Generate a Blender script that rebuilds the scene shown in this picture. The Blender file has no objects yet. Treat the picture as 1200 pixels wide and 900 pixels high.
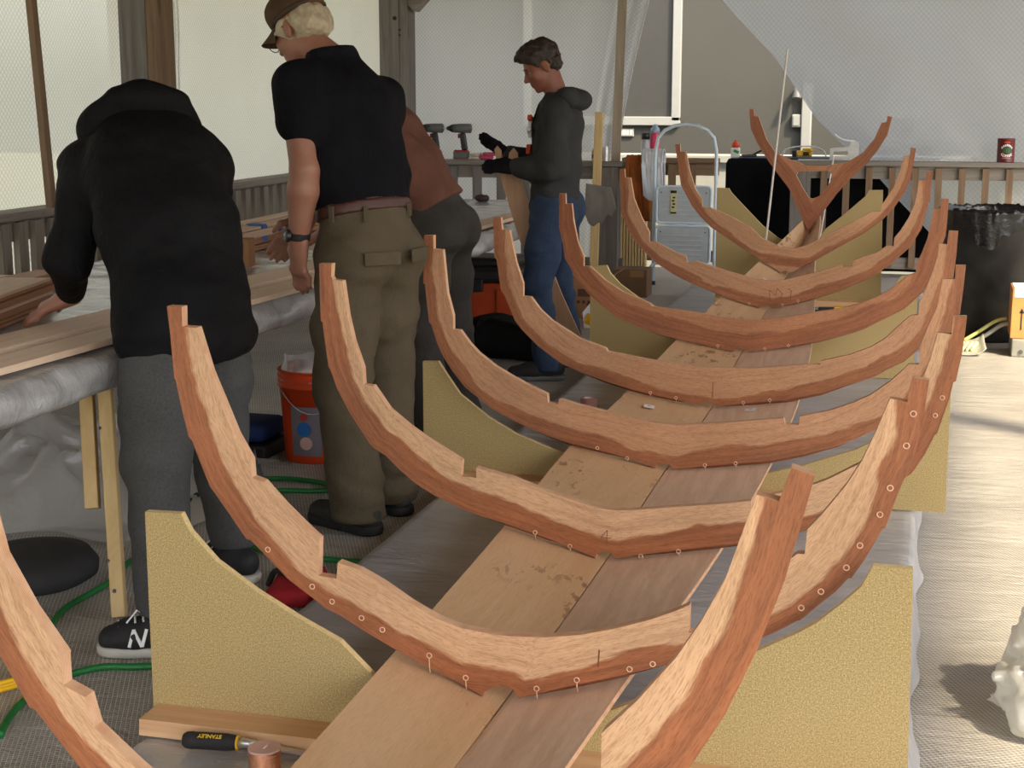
import bpy, bmesh, math, random
import numpy as np
from mathutils import Vector, Matrix
from mathutils.geometry import delaunay_2d_cdt
random.seed(7)
SC = bpy.context.scene
COL = SC.collection
V = Vector

# ------------------------------------------------------------------ linking
def link(name, me, mat=None, parent=None, smooth=False):
    o = bpy.data.objects.new(name, me)
    COL.objects.link(o)
    if mat is not None:
        for m in (mat if isinstance(mat, (list, tuple)) else [mat]):
            me.materials.append(m)
    if parent is not None:
        o.parent = parent
    if smooth and me is not None:
        for p in me.polygons:
            p.use_smooth = True
    return o

def obj(name, bm, mat=None, parent=None, smooth=False):
    me = bpy.data.meshes.new(name)
    bm.normal_update()
    bm.to_mesh(me)
    bm.free()
    return link(name, me, mat, parent, smooth)

def tag(o, label, cat, group=None, kind=None):
    o['label'] = label
    o['category'] = cat
    if group:
        o['group'] = group
    if kind:
        o['kind'] = kind
    return o

def thing(name, loc, label, cat, group=None, rz=0.0):
    o = bpy.data.objects.new(name, None)
    o.empty_display_size = 0.1
    COL.objects.link(o)
    o.location = loc
    o.rotation_euler = (0, 0, rz)
    return tag(o, label, cat, group)

def struct(o):
    o['kind'] = 'structure'
    return o

# ------------------------------------------------------------------ shapes
def box(bm, c, s, rot=None, bev=0.0, mi=0):
    """box of full size s centred on c"""
    m = Matrix.Translation(V(c))
    if rot is not None:
        m = m @ (rot if isinstance(rot, Matrix) else Matrix.Rotation(rot, 4, 'Z'))
    r = bmesh.ops.create_cube(bm, size=1.0)
    vs = r['verts']
    bmesh.ops.scale(bm, vec=V(s), verts=vs)
    if bev > 0:
        es = list({e for v in vs for e in v.link_edges})
        rb = bmesh.ops.bevel(bm, geom=es, offset=bev, segments=2, affect='EDGES', profile=0.5)
        vs = list({v for f in rb['faces'] for v in f.verts} | {v for v in vs if v.is_valid})
        vs = [v for v in vs if v.is_valid]
    bmesh.ops.transform(bm, matrix=m, verts=vs)
    if mi:
        for f in {f for v in vs for f in v.link_faces}:
            f.material_index = mi
    return vs

def frame_to(a, b, up=(0, 0, 1)):
    z = (V(b) - V(a)).normalized()
    u = V(up)
    if abs(z.dot(u)) > 0.98:
        u = V((0, 1, 0))
    x = u.cross(z).normalized()
    y = z.cross(x)
    return Matrix((x, y, z)).transposed().to_4x4()

def bar(bm, a, b, w, h, up=(0, 0, 1), bev=0.0):
    """rectangular bar from a to b, w across, h along 'up'"""
    a, b = V(a), V(b)
    return box(bm, (a + b) / 2, (w, h, (b - a).length), frame_to(a, b, up), bev)

def cyl(bm, a, b, r1, r2=None, seg=20, cap=True):
    a, b = V(a), V(b)
    r2 = r1 if r2 is None else r2
    r = bmesh.ops.create_cone(bm, cap_ends=cap, segments=seg, radius1=r1, radius2=r2, depth=(b - a).length)
    bmesh.ops.transform(bm, matrix=Matrix.Translation((a + b) / 2) @ frame_to(a, b), verts=r['verts'])
    return r['verts']

def sphere(bm, c, r, seg=16, rot=None):
    rr = (r, r, r) if isinstance(r, (int, float)) else r
    k = bmesh.ops.create_uvsphere(bm, u_segments=seg, v_segments=max(8, seg // 2), radius=1.0)
    m = Matrix.Translation(V(c))
    if rot is not None:
        m = m @ rot
    m = m @ Matrix.Diagonal(V((rr[0], rr[1], rr[2], 1)))
    bmesh.ops.transform(bm, matrix=m, verts=k['verts'])

def lathe(bm, prof, c=(0, 0, 0), seg=32, rot=None):
    """profile of (radius, z) turned about z"""
    M = Matrix.Translation(V(c))
    if rot is not None:
        M = M @ rot
    rings = []
    for r, z in prof:
        rings.append([bm.verts.new(M @ V((r * math.cos(2 * math.pi * i / seg), r * math.sin(2 * math.pi * i / seg), z))) for i in range(seg)])
    for a, b in zip(rings[:-1], rings[1:]):
        for i in range(seg):
            j = (i + 1) % seg
            try:
                bm.faces.new((a[i], a[j], b[j], b[i]))
            except ValueError:
                pass
    if prof[0][0] > 1e-6:
        bm.faces.new(list(reversed(rings[0])))
    if prof[-1][0] > 1e-6:
        bm.faces.new(rings[-1])
    return rings

def catmull(pts, n=8, closed=False):
    P = [V(p) for p in pts]
    out = []
    N = len(P)
    for i in range(N if closed else N - 1):
        if closed:
            p0, p1, p2, p3 = P[(i - 1) % N], P[i], P[(i + 1) % N], P[(i + 2) % N]
        else:
            p0, p1, p2, p3 = P[max(i - 1, 0)], P[i], P[i + 1], P[min(i + 2, N - 1)]
        for k in range(n):
            t = k / n
            out.append(0.5 * ((2 * p1) + (p2 - p0) * t + (2 * p0 - 5 * p1 + 4 * p2 - p3) * t * t + (3 * p1 - p0 - 3 * p2 + p3) * t ** 3))
    if not closed:
        out.append(P[-1])
    return out

def tube(bm, pts, r, seg=10, closed=False, cap=True):
    P = [V(p) for p in pts]
    N = len(P)
    rings = []
    up = None
    for i in range(N):
        if closed:
            t = (P[(i + 1) % N] - P[i - 1]).normalized()
        else:
            t = (P[min(i + 1, N - 1)] - P[max(i - 1, 0)]).normalized()
        if up is None:
            up = V((0, 0, 1)) if abs(t.z) < 0.9 else V((1, 0, 0))
        x = (up - t * up.dot(t)).normalized()
        y = t.cross(x)
        up = x
        rr = r[i] if isinstance(r, (list, tuple)) else r
        rings.append([bm.verts.new(P[i] + (x * math.cos(2 * math.pi * k / seg) + y * math.sin(2 * math.pi * k / seg)) * rr) for k in range(seg)])
    pairs = list(zip(rings[:-1], rings[1:])) + ([(rings[-1], rings[0])] if closed else [])
    for a, b in pairs:
        for k in range(seg):
            j = (k + 1) % seg
            bm.faces.new((a[k], a[j], b[j], b[k]))
    if cap and not closed:
        bm.faces.new(list(reversed(rings[0])))
        bm.faces.new(rings[-1])

def sheet(name, fn, nu, nv, mat, parent=None, thick=0.0, smooth=True):
    """grid surface fn(u, v) -> point"""
    bm = bmesh.new()
    uvl = bm.loops.layers.uv.new('UVMap')
    g = [[bm.verts.new(V(fn(i / nu, j / nv))) for j in range(nv + 1)] for i in range(nu + 1)]
    for i in range(nu):
        for j in range(nv):
            f = bm.faces.new((g[i][j], g[i + 1][j], g[i + 1][j + 1], g[i][j + 1]))
            for l, (a, b) in zip(f.loops, ((i, j), (i + 1, j), (i + 1, j + 1), (i, j + 1))):
                l[uvl].uv = (a / nu, b / nv)
    o = obj(name, bm, mat, parent, smooth)
    if thick:
        m = o.modifiers.new('thickness', 'SOLIDIFY')
        m.thickness = thick
        m.offset = 0
    return o

def prism(bm, pts, axis_vec):
    """extrude a planar closed outline (3-D points) by axis_vec"""
    a = [bm.verts.new(V(p)) for p in pts]
    b = [bm.verts.new(V(p) + V(axis_vec)) for p in pts]
    f1 = bm.faces.new(a)
    f2 = bm.faces.new(list(reversed(b)))
    n = len(a)
    for i in range(n):
        j = (i + 1) % n
        bm.faces.new((a[j], a[i], b[i], b[j]))
    bmesh.ops.triangulate(bm, faces=[f1, f2], ngon_method='EAR_CLIP')
    return a, b

def bmnew():
    return bmesh.new()

def bevel_mod(o, w=0.003, seg=2):
    m = o.modifiers.new('bevel', 'BEVEL')
    m.width = w
    m.segments = seg
    m.limit_method = 'ANGLE'
    m.angle_limit = math.radians(40)
    return o

def text_mesh(name, body, size, M, mat, parent, depth=0.0006, bold=False):
    c = bpy.data.curves.new(name, 'FONT')
    c.body = body
    c.size = size
    c.extrude = depth
    c.align_x = 'CENTER'
    c.align_y = 'CENTER'
    if bold:
        c.offset = size * 0.02
    t = bpy.data.objects.new(name, c)
    COL.objects.link(t)
    dg = bpy.context.evaluated_depsgraph_get()
    me = bpy.data.meshes.new_from_object(t.evaluated_get(dg))
    bpy.data.objects.remove(t)
    me.transform(M)
    return link(name, me, mat, parent)

# value noise on numpy points (folds, rumples)
_rng = np.random.default_rng(3)
_LAT = _rng.random((64, 64, 64)).astype(np.float32) * 2 - 1
def vnoise(P):
    P = np.asarray(P, dtype=np.float32)
    i = np.floor(P).astype(np.int64)
    f = P - i
    f = f * f * (3 - 2 * f)
    r = 0
    for dx in (0, 1):
        wx = f[..., 0] if dx else 1 - f[..., 0]
        for dy in (0, 1):
            wy = f[..., 1] if dy else 1 - f[..., 1]
            for dz in (0, 1):
                wz = f[..., 2] if dz else 1 - f[..., 2]
                r = r + wx * wy * wz * _LAT[(i[..., 0] + dx) % 64, (i[..., 1] + dy) % 64, (i[..., 2] + dz) % 64]
    return r
def n1(x, y=0.0, z=0.0):
    return float(vnoise(np.array([x, y, z])))
# ------------------------------------------------------------------ materials
MATS = {}
class NT:
    def __init__(s, name):
        s.m = bpy.data.materials.new(name)
        s.m.use_nodes = True
        s.t = s.m.node_tree
        s.n = s.t.nodes
        s.b = s.n['Principled BSDF']
        s.out = s.n['Material Output']
    def new(s, typ, **k):
        n = s.n.new(typ)
        for a, v in k.items():
            setattr(n, a, v)
        return n
    def l(s, a, b):
        s.t.links.new(a, b)
    def coord(s, kind='Object', scale=(1, 1, 1), rot=(0, 0, 0)):
        tc = s.new('ShaderNodeTexCoord')
        mp = s.new('ShaderNodeMapping')
        mp.inputs['Scale'].default_value = scale
        mp.inputs['Rotation'].default_value = rot
        s.l(tc.outputs[kind], mp.inputs['Vector'])
        return mp.outputs['Vector']
    def noise(s, vec, scale, detail=3, rough=0.5, dist=0.0):
        n = s.new('ShaderNodeTexNoise')
        n.inputs['Scale'].default_value = scale
        n.inputs['Detail'].default_value = detail
        n.inputs['Roughness'].default_value = rough
        n.inputs['Distortion'].default_value = dist
        s.l(vec, n.inputs['Vector'])
        return n.outputs['Fac']
    def wave(s, vec, scale, dist=0.0, detail=0, dscale=1.0, typ='BANDS', dirn='X', prof='SIN'):
        n = s.new('ShaderNodeTexWave', wave_type=typ, wave_profile=prof)
        if typ == 'BANDS':
            n.bands_direction = dirn
        n.inputs['Scale'].default_value = scale
        n.inputs['Distortion'].default_value = dist
        n.inputs['Detail'].default_value = detail
        n.inputs['Detail Scale'].default_value = dscale
        s.l(vec, n.inputs['Vector'])
        return n.outputs['Fac']
    def ramp(s, fac, stops, interp='LINEAR'):
        r = s.new('ShaderNodeValToRGB')
        r.color_ramp.interpolation = interp
        e = r.color_ramp.elements
        while len(e) < len(stops):
            e.new(0.5)
        for el, (p, c) in zip(e, stops):
            el.position = p
            el.color = (*c, 1) if len(c) == 3 else c
        s.l(fac, r.inputs['Fac'])
        return r.outputs['Color']
    def mix(s, fac, a, b, mode='MIX'):
        n = s.new('ShaderNodeMix', data_type='RGBA', blend_type=mode)
        for inp, v in ((n.inputs[0], fac), (n.inputs[6], a), (n.inputs[7], b)):
            if hasattr(v, 'is_linked'):
                s.l(v, inp)
            elif isinstance(v, (int, float)):
                inp.default_value = v
            else:
                inp.default_value = (*v, 1)
        return n.outputs[2]
    def math(s, op, a, b=0.0, clamp=False):
        n = s.new('ShaderNodeMath', operation=op, use_clamp=clamp)
        for inp, v in ((n.inputs[0], a), (n.inputs[1], b)):
            if hasattr(v, 'is_linked'):
                s.l(v, inp)
            else:
                inp.default_value = v
        return n.outputs[0]
    def bump(s, h, strength=0.3, dist=0.01):
        b = s.new('ShaderNodeBump')
        b.inputs['Strength'].default_value = strength
        b.inputs['Distance'].default_value = dist
        s.l(h, b.inputs['Height'])
        s.l(b.outputs['Normal'], s.b.inputs['Normal'])
        return b
    def col(s, c):
        if hasattr(c, 'is_linked'):
            s.l(c, s.b.inputs['Base Color'])
        else:
            s.b.inputs['Base Color'].default_value = (*c, 1)
    def set(s, **k):
        for a, v in k.items():
            i = s.b.inputs[a.replace('_', ' ')]
            if hasattr(v, 'is_linked'):
                s.l(v, i)
            else:
                i.default_value = v

def srgb(r, g, b):
    f = lambda c: (c / 255 / 12.92) if c / 255 <= 0.04045 else ((c / 255 + 0.055) / 1.055) ** 2.4
    return (f(r), f(g), f(b))

def plain(name, c, rough=0.6, var=0.12, nscale=12.0, metal=0.0, bump=0.0, bscale=60.0, **k):
    if name in MATS:
        return MATS[name]
    t = NT(name)
    v = t.coord('Object')
    f = t.noise(v, nscale, 4)
    a = tuple(x * (1 - var) for x in c)
    b = tuple(min(1, x * (1 + var)) for x in c)
    t.col(t.ramp(f, [(0.3, a), (0.7, b)]))
    t.set(Roughness=rough, Metallic=metal, **k)
    if bump:
        t.bump(t.noise(v, bscale, 3), bump, 0.004)
    MATS[name] = t.m
    return t.m

def frame_wood(name, light, dark, stain, grain=1.0):
    """sawn plywood: bare wood above, resin-wetted darker wood along the outer edge.  UV = (arc, distance from outer edge) in metres"""
    t = NT(name)
    tc = t.new('ShaderNodeTexCoord')
    sep = t.new('ShaderNodeSeparateXYZ')
    t.l(tc.outputs['UV'], sep.inputs[0])
    ob = t.coord('Object')
    mp = t.new('ShaderNodeMapping')
    mp.inputs['Scale'].default_value = (4 * grain, 75 * grain, 1)
    mp.inputs['Rotation'].default_value = (0, 0, 0.30)
    t.l(tc.outputs['UV'], mp.inputs['Vector'])
    g = t.noise(mp.outputs['Vector'], 1.0, 6, 0.6, 0.6)
    mp2 = t.new('ShaderNodeMapping')
    mp2.inputs['Scale'].default_value = (40, 420, 1)
    mp2.inputs['Rotation'].default_value = (0, 0, 0.30)
    t.l(tc.outputs['UV'], mp2.inputs['Vector'])
    g2 = t.noise(mp2.outputs['Vector'], 1.0, 3, 0.7)
    oi = t.new('ShaderNodeObjectInfo')
    va = t.new('ShaderNodeVectorMath', operation='ADD')
    t.l(ob, va.inputs[0])
    rv = t.new('ShaderNodeCombineXYZ')
    t.l(t.math('MULTIPLY', oi.outputs['Random'], 40.0), rv.inputs[1])
    t.l(rv.outputs[0], va.inputs[1])
    ob = va.outputs[0]
    edge = t.noise(ob, 2.6, 3, 0.55, 0.3)
    mpf = t.new('ShaderNodeMapping')
    mpf.inputs['Scale'].default_value = (14, 90, 1)
    t.l(tc.outputs['UV'], mpf.inputs['Vector'])
    fine = t.noise(mpf.outputs['Vector'], 1.0, 4, 0.7)
    d = t.math('ADD', sep.outputs['Y'], t.math('MULTIPLY', t.math('SUBTRACT', edge, 0.5), 0.11))
    d = t.math('ADD', d, t.math('MULTIPLY', t.math('SUBTRACT', fine, 0.5), 0.022))
    w = t.math('MULTIPLY', t.math('SUBTRACT', stain, d), 130, clamp=True)
    lo = t.ramp(g, [(0.22, tuple(x * y for x, y in zip(light, (0.74, 0.66, 0.60)))), (0.5, light), (0.78, tuple(min(1, x * 1.16) for x in light))])
    hi = t.ramp(g, [(0.22, tuple(x * 0.6 for x in dark)), (0.5, dark), (0.78, tuple(min(1, x * 1.4) for x in dark))])
    c = t.mix(w, lo, hi)
    pores = t.ramp(g2, [(0.36, (0.62, 0.52, 0.45)), (0.52, (1, 1, 1))])
    c = t.mix(0.75, c, pores, 'MULTIPLY')
    blot = t.ramp(t.noise(ob, 3.0, 4), [(0.35, (0.86, 0.82, 0.8)), (0.65, (1.05, 1.03, 1.02))])
    c = t.mix(0.8, c, blot, 'MULTIPLY')
    t.col(c)
    t.set(Roughness=t.math('SUBTRACT', 0.62, t.math('MULTIPLY', w, 0.12)))
    t.bump(g2, 0.12, 0.002)
    MATS[name] = t.m
    return t.m

def ply_edge(name, a, b, axis_scale=260):
    t = NT(name)
    v = t.coord('Object', (axis_scale * 0.02, axis_scale, axis_scale * 0.02))
    f = t.wave(v, 0.35, 1.2, 1, 1.0, dirn='Y')
    t.col(t.mix(0.5, t.ramp(f, [(0.3, a), (0.7, b)]), t.ramp(t.noise(t.coord('Object'), 30, 3), [(0.3, a), (0.7, b)])))
    t.set(Roughness=0.7)
    MATS[name] = t.m
    return t.m

def veneer(name, a, b, along='Y', scale=1.0, spots=True, rot=0.12, rough=0.55):
    """rotary-cut plywood face with long soft figure, along the given object axis"""
    t = NT(name)
    s = {'X': (1.2, 12, 12), 'Y': (12, 1.2, 12), 'Z': (12, 12, 1.2)}[along]
    v = t.coord('Object', tuple(x * scale for x in s), (0, 0, rot))
    g = t.noise(v, 1.0, 5, 0.55, 1.2)
    s2 = {'X': (20, 400, 400), 'Y': (400, 20, 400), 'Z': (400, 400, 20)}[along]
    g2 = t.noise(t.coord('Object', s2, (0, 0, rot)), 1.0, 2)
    c = t.ramp(g, [(0.28, a), (0.5, tuple((x + y) / 2 for x, y in zip(a, b))), (0.72, b)])
    c = t.mix(0.35, c, t.ramp(g2, [(0.35, (0.75, 0.7, 0.66)), (0.55, (1, 1, 1))]), 'MULTIPLY')
    if spots:
        ob = t.coord('Object', (1, 1, 1))
        zone = t.noise(ob, 1.7, 2)
        sp = t.noise(t.coord('Object', (1, 0.45, 1), (0, 0, 0.7)), 26, 4, 0.6, 0.5)
        m = t.math('MULTIPLY', t.ramp(zone, [(0.50, (0, 0, 0)), (0.60, (1, 1, 1))]), t.ramp(sp, [(0.575, (0, 0, 0)), (0.61, (1, 1, 1))]))
        c = t.mix(t.math('MULTIPLY', m, 0.75), c, (0.20, 0.075, 0.03))
    t.col(c)
    t.set(Roughness=rough)
    MATS[name] = t.m
    return t.m

def particle(name):
    t = NT(name)
    ob = t.coord('Object')
    a = t.noise(ob, 330, 2, 0.75)
    b = t.noise(ob, 170, 3, 0.7)
    big = t.noise(ob, 3.0, 3)
    c = t.ramp(a, [(0.28, srgb(128, 104, 62)), (0.45, srgb(172, 150, 102)), (0.58, srgb(190, 168, 120)), (0.76, srgb(226, 210, 166))])
    c = t.mix(0.45, c, t.ramp(b, [(0.32, (0.78, 0.74, 0.64)), (0.55, (1.03, 1.03, 1.02))]), 'MULTIPLY')
    c = t.mix(0.6, c, t.ramp(big, [(0.3, (0.92, 0.92, 0.9)), (0.7, (1.04, 1.03, 1.0))]), 'MULTIPLY')
    t.col(c)
    t.set(Roughness=0.8, Specular_IOR_Level=0.3)
    t.bump(a, 0.1, 0.001)
    MATS[name] = t.m
    return t.m

def lumber(name, a, b, along='Z', scale=1.0, rough=0.75, knots=True, bump=0.15):
    """sawn softwood: long streaks and a few knots along an object axis"""
    t = NT(name)
    s = {'X': (1.5, 26, 26), 'Y': (26, 1.5, 26), 'Z': (26, 26, 1.5)}[along]
    v = t.coord('Object', tuple(x * scale for x in s))
    g = t.noise(v, 1.0, 6, 0.65, 0.7)
    c = t.ramp(g, [(0.25, a), (0.75, b)])
    if knots:
        k = t.noise(t.coord('Object', {'X': (3, 9, 9), 'Y': (9, 3, 9), 'Z': (9, 9, 3)}[along]), 1.0, 1)
        c = t.mix(t.ramp(k, [(0.70, (0, 0, 0)), (0.77, (0.6, 0.6, 0.6))]), c, tuple(x * 0.45 for x in a))
    t.col(c)
    t.set(Roughness=rough)
    t.bump(g, bump, 0.004)
    MATS[name] = t.m
    return t.m

def scrim(t, vec, freq, lo=0.0):
    """diagonal reinforcing threads of poly sheeting; returns 0..1 (1 on a thread)"""
    sep = t.new('ShaderNodeSeparateXYZ')
    t.l(vec, sep.inputs[0])
    u, w = sep.outputs['X'], sep.outputs['Y']
    r = []
    for sg in (1, -1):
        q = t.math('ADD', t.math('MULTIPLY', u, freq), t.math('MULTIPLY', w, freq * sg * 0.9))
        q = t.math('ABSOLUTE', t.math('SUBTRACT', t.math('FRACT', q), 0.5))
        r.append(t.math('MULTIPLY', t.math('SUBTRACT', q, 0.36), 9, clamp=True))
    return t.math('MAXIMUM', r[0], r[1])

def poly_sheet(name, plane='YZ', freq=36, tint=(0.86, 0.86, 0.82), see=0.12, threads=0.75):
    """translucent reinforced plastic sheeting"""
    t = NT(name)
    tc = t.new('ShaderNodeTexCoord')
    sep = t.new('ShaderNodeSeparateXYZ')
    t.l(tc.outputs['Object'], sep.inputs[0])
    cmb = t.new('ShaderNodeCombineXYZ')
    t.l(sep.outputs[plane[0]], cmb.inputs[0])
    t.l(sep.outputs[plane[1]], cmb.inputs[1])
    th = scrim(t, cmb.outputs[0], freq)
    v = tc.outputs['Object']
    cloud = t.noise(v, 1.4, 3, 0.5)
    c = t.mix(cloud, tuple(x * 0.9 for x in tint), tint)
    c = t.mix(t.math('MULTIPLY', th, 1 - threads), c, (0.3, 0.3, 0.3))
    tr = t.new('ShaderNodeBsdfTranslucent')
    t.l(c, tr.inputs['Color'])
    df = t.new('ShaderNodeBsdfDiffuse')
    t.l(c, df.inputs['Color'])
    gl = t.new('ShaderNodeBsdfGlossy')
    gl.inputs['Roughness'].default_value = 0.22
    gl.inputs['Color'].default_value = (0.9, 0.9, 0.9, 1)
    tp = t.new('ShaderNodeBsdfTransparent')
    m1 = t.new('ShaderNodeMixShader'); m1.inputs[0].default_value = 0.25
    t.l(tr.outputs[0], m1.inputs[1]); t.l(df.outputs[0], m1.inputs[2])
    m2 = t.new('ShaderNodeMixShader'); m2.inputs[0].default_value = see
    t.l(m1.outputs[0], m2.inputs[1]); t.l(tp.outputs[0], m2.inputs[2])
    m3 = t.new('ShaderNodeMixShader'); m3.inputs[0].default_value = 0.06
    t.l(m2.outputs[0], m3.inputs[1]); t.l(gl.outputs[0], m3.inputs[2])
    bp = t.new('ShaderNodeBump'); bp.inputs['Strength'].default_value = 0.5; bp.inputs['Distance'].default_value = 0.01
    h = t.math('ADD', t.noise(v, 9, 4), t.math('MULTIPLY', th, 0.25))
    t.l(h, bp.inputs['Height'])
    for n in (tr, df, gl):
        t.l(bp.outputs[0], n.inputs['Normal'])
    t.l(m3.outputs[0], t.out.inputs['Surface'])
    MATS[name] = t.m
    return t.m

def film(name, tint=(0.8, 0.8, 0.8), see=0.35, body=0.5, rough=0.2):
    """thin crumpled clear polythene"""
    t = NT(name)
    v = t.coord('Object')
    df = t.new('ShaderNodeBsdfDiffuse'); df.inputs['Color'].default_value = (*tint, 1)
    tr = t.new('ShaderNodeBsdfTranslucent'); tr.inputs['Color'].default_value = (*tint, 1)
    tp = t.new('ShaderNodeBsdfTransparent'); tp.inputs['Color'].default_value = (0.95, 0.95, 0.95, 1)
    gl = t.new('ShaderNodeBsdfGlossy'); gl.inputs['Roughness'].default_value = rough
    bp = t.new('ShaderNodeBump'); bp.inputs['Strength'].default_value = 0.6; bp.inputs['Distance'].default_value = 0.01
    t.l(t.noise(v, 14, 5, 0.6, 0.8), bp.inputs['Height'])
    m1 = t.new('ShaderNodeMixShader'); m1.inputs[0].default_value = body
    t.l(df.outputs[0], m1.inputs[1]); t.l(tr.outputs[0], m1.inputs[2])
    m2 = t.new('ShaderNodeMixShader'); m2.inputs[0].default_value = see
    t.l(m1.outputs[0], m2.inputs[1]); t.l(tp.outputs[0], m2.inputs[2])
    m3 = t.new('ShaderNodeMixShader'); m3.inputs[0].default_value = 0.22
    t.l(m2.outputs[0], m3.inputs[1]); t.l(gl.outputs[0], m3.inputs[2])
    for n in (df, tr, gl):
        t.l(bp.outputs[0], n.inputs['Normal'])
    t.l(m3.outputs[0], t.out.inputs['Surface'])
    MATS[name] = t.m
    return t.m

def deck_plastic(name):
    """grey reinforced sheeting lying rumpled over the deck boards"""
    t = NT(name)
    tc = t.new('ShaderNodeTexCoord')
    ob = tc.outputs['Object']
    mp = t.new('ShaderNodeMapping')
    mp.inputs['Rotation'].default_value = (0, 0, 0.3)
    t.l(ob, mp.inputs['Vector'])
    th = scrim(t, mp.outputs['Vector'], 66)
    dirt = t.noise(ob, 2.2, 5, 0.6)
    lint = t.noise(ob, 38, 4, 0.7)
    c = t.ramp(dirt, [(0.3, srgb(128, 123, 116)), (0.7, srgb(170, 164, 156))])
    c = t.mix(0.5, c, t.ramp(lint, [(0.35, (0.78, 0.76, 0.74)), (0.65, (1.1, 1.1, 1.1))]), 'MULTIPLY')
    c = t.mix(t.math('MULTIPLY', th, 0.7), c, srgb(238, 236, 230))
    boards = t.math('ABSOLUTE', t.math('SUBTRACT', t.math('FRACT', t.math('MULTIPLY', t.wave(ob, 0, 0), 1)), 0.5))
    t.col(c)
    t.set(Roughness=0.42, Specular_IOR_Level=0.45)
    wr = t.noise(t.coord('Object', (2.2, 7, 1), (0, 0, 0.2)), 1.6, 5, 0.6, 1.0)
    wr2 = t.noise(t.coord('Object', (9, 30, 1), (0, 0, -0.25)), 1.0, 4, 0.6, 0.7)
    h = t.math('ADD', t.math('MULTIPLY', wr, 1.0), t.math('MULTIPLY', wr2, 0.35))
    h = t.math('ADD', h, t.math('MULTIPLY', th, 0.06))
    t.bump(h, 0.75, 0.03)
    MATS[name] = t.m
    return t.m

def grey_film(name, c=(0.42, 0.41, 0.42)):
    """smooth dull translucent sheet over the staging"""
    t = NT(name)
    ob = t.coord('Object')
    cl = t.noise(t.coord('Object', (1.5, 4, 1)), 1.6, 5, 0.6, 0.8)
    t.col(t.ramp(cl, [(0.3, tuple(x * 0.78 for x in c)), (0.7, tuple(x * 1.2 for x in c))]))
    t.set(Roughness=0.33, Specular_IOR_Level=0.5)
    t.bump(t.noise(t.coord('Object', (3, 10, 2), (0, 0, 0.4)), 1.8, 5, 0.55, 1.1), 0.5, 0.02)
    MATS[name] = t.m
    return t.m

def cloth(name, c, var=0.15, weave=0.12, rough=0.85, fold=0.3, spec=None):
    t = NT(name)
    ob = t.coord('Object')
    f = t.noise(ob, 8, 4)
    f2 = t.noise(ob, 160, 3, 0.7)
    col = t.ramp(f, [(0.3, tuple(x * (1 - var) for x in c)), (0.7, tuple(min(1, x * (1 + var)) for x in c))])
    col = t.mix(0.6, col, t.ramp(f2, [(0.3, (1 - weave * 2,) * 3), (0.7, (1 + weave,) * 3)]), 'MULTIPLY')
    t.col(col)
    t.set(Roughness=rough, Specular_IOR_Level=spec if spec is not None else (0.08 if max(c) < 0.02 else 0.25))
    t.bump(t.noise(t.coord('Object', (1, 1, 0.6)), 26, 4, 0.6, 0.8), fold, 0.012)
    MATS[name] = t.m
    return t.m

def skin(name, c):
    t = NT(name)
    ob = t.coord('Object')
    f = t.noise(ob, 22, 4)
    t.col(t.ramp(f, [(0.3, tuple(x * y for x, y in zip(c, (0.92, 0.8, 0.78)))), (0.7, c)]))
    t.set(Roughness=0.5, Subsurface_Weight=0.12, Subsurface_Scale=0.01)
    t.b.inputs['Subsurface Radius'].default_value = (1.0, 0.3, 0.15)
    t.bump(t.noise(ob, 140, 3), 0.08, 0.002)
    MATS[name] = t.m
    return t.m

LIGHT = srgb(216, 172, 134)
DARK = srgb(176, 106, 68)
M = {}
M['frame'] = frame_wood('frame_plywood', srgb(212, 172, 134), srgb(160, 100, 64), 0.052)
M['frame_far'] = frame_wood('frame_plywood_wet', srgb(194, 148, 112), srgb(158, 102, 68), 0.042)
M['frame_red'] = frame_wood('frame_plywood_red', srgb(184, 130, 94), srgb(158, 100, 66), 0.06)
M['edge'] = ply_edge('plywood_edge', srgb(196, 140, 102), srgb(228, 190, 156))
M['edge_dark'] = ply_edge('plywood_edge_dark', srgb(128, 74, 46), srgb(162, 100, 66))  # darker edge colour for the chamfered lower faces
M['plankL'] = veneer('plank_veneer', srgb(204, 164, 122), srgb(220, 184, 146), 'Y', 0.8)
M['plankR'] = veneer('plank_veneer_figured', srgb(216, 182, 154), srgb(240, 212, 188), 'Y', 1.5, False, 0.55)  # paler than the left plank, lifted to make up for missing light
M['particle'] = particle('particleboard')
M['particle_edge'] = plain('particleboard_edge', srgb(222, 200, 146), 0.8, 0.15, 160)
M['cleat'] = lumber('fir_cleat', srgb(196, 146, 102), srgb(232, 194, 150), 'X')
M['stud'] = lumber('pale_stud', srgb(196, 164, 110), srgb(226, 198, 146), 'Z', 0.8)
M['studX'] = lumber('pale_stud_flat', srgb(196, 164, 110), srgb(226, 198, 146), 'Y', 0.8)
M['gray_wood_Y'] = lumber('weathered_rail_timber', srgb(112, 104, 96), srgb(158, 150, 140), 'Y')
M['gray_wood_X'] = lumber('weathered_rail_timber_cross', srgb(104, 97, 90), srgb(150, 142, 132), 'X')
M['gray_wood_Z'] = lumber('weathered_upright_timber', srgb(84, 80, 76), srgb(136, 130, 124), 'Z')
M['gray_light_Z'] = lumber('weathered_baluster', srgb(104, 96, 86), srgb(150, 140, 128), 'Z')
M['batten'] = lumber('batten_timber', srgb(150, 136, 120), srgb(184, 170, 152), 'Z')
M['brown_wood_Z'] = lumber('brown_upright_timber', srgb(92, 72, 54), srgb(140, 114, 88), 'Z')
M['brown_wood_X'] = lumber('brown_rail_timber', srgb(96, 76, 58), srgb(142, 118, 92), 'X')
M['strip'] = veneer('ply_strip', srgb(200, 168, 140), srgb(228, 200, 174), 'Y', 1.0, False, 0.0)
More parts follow.
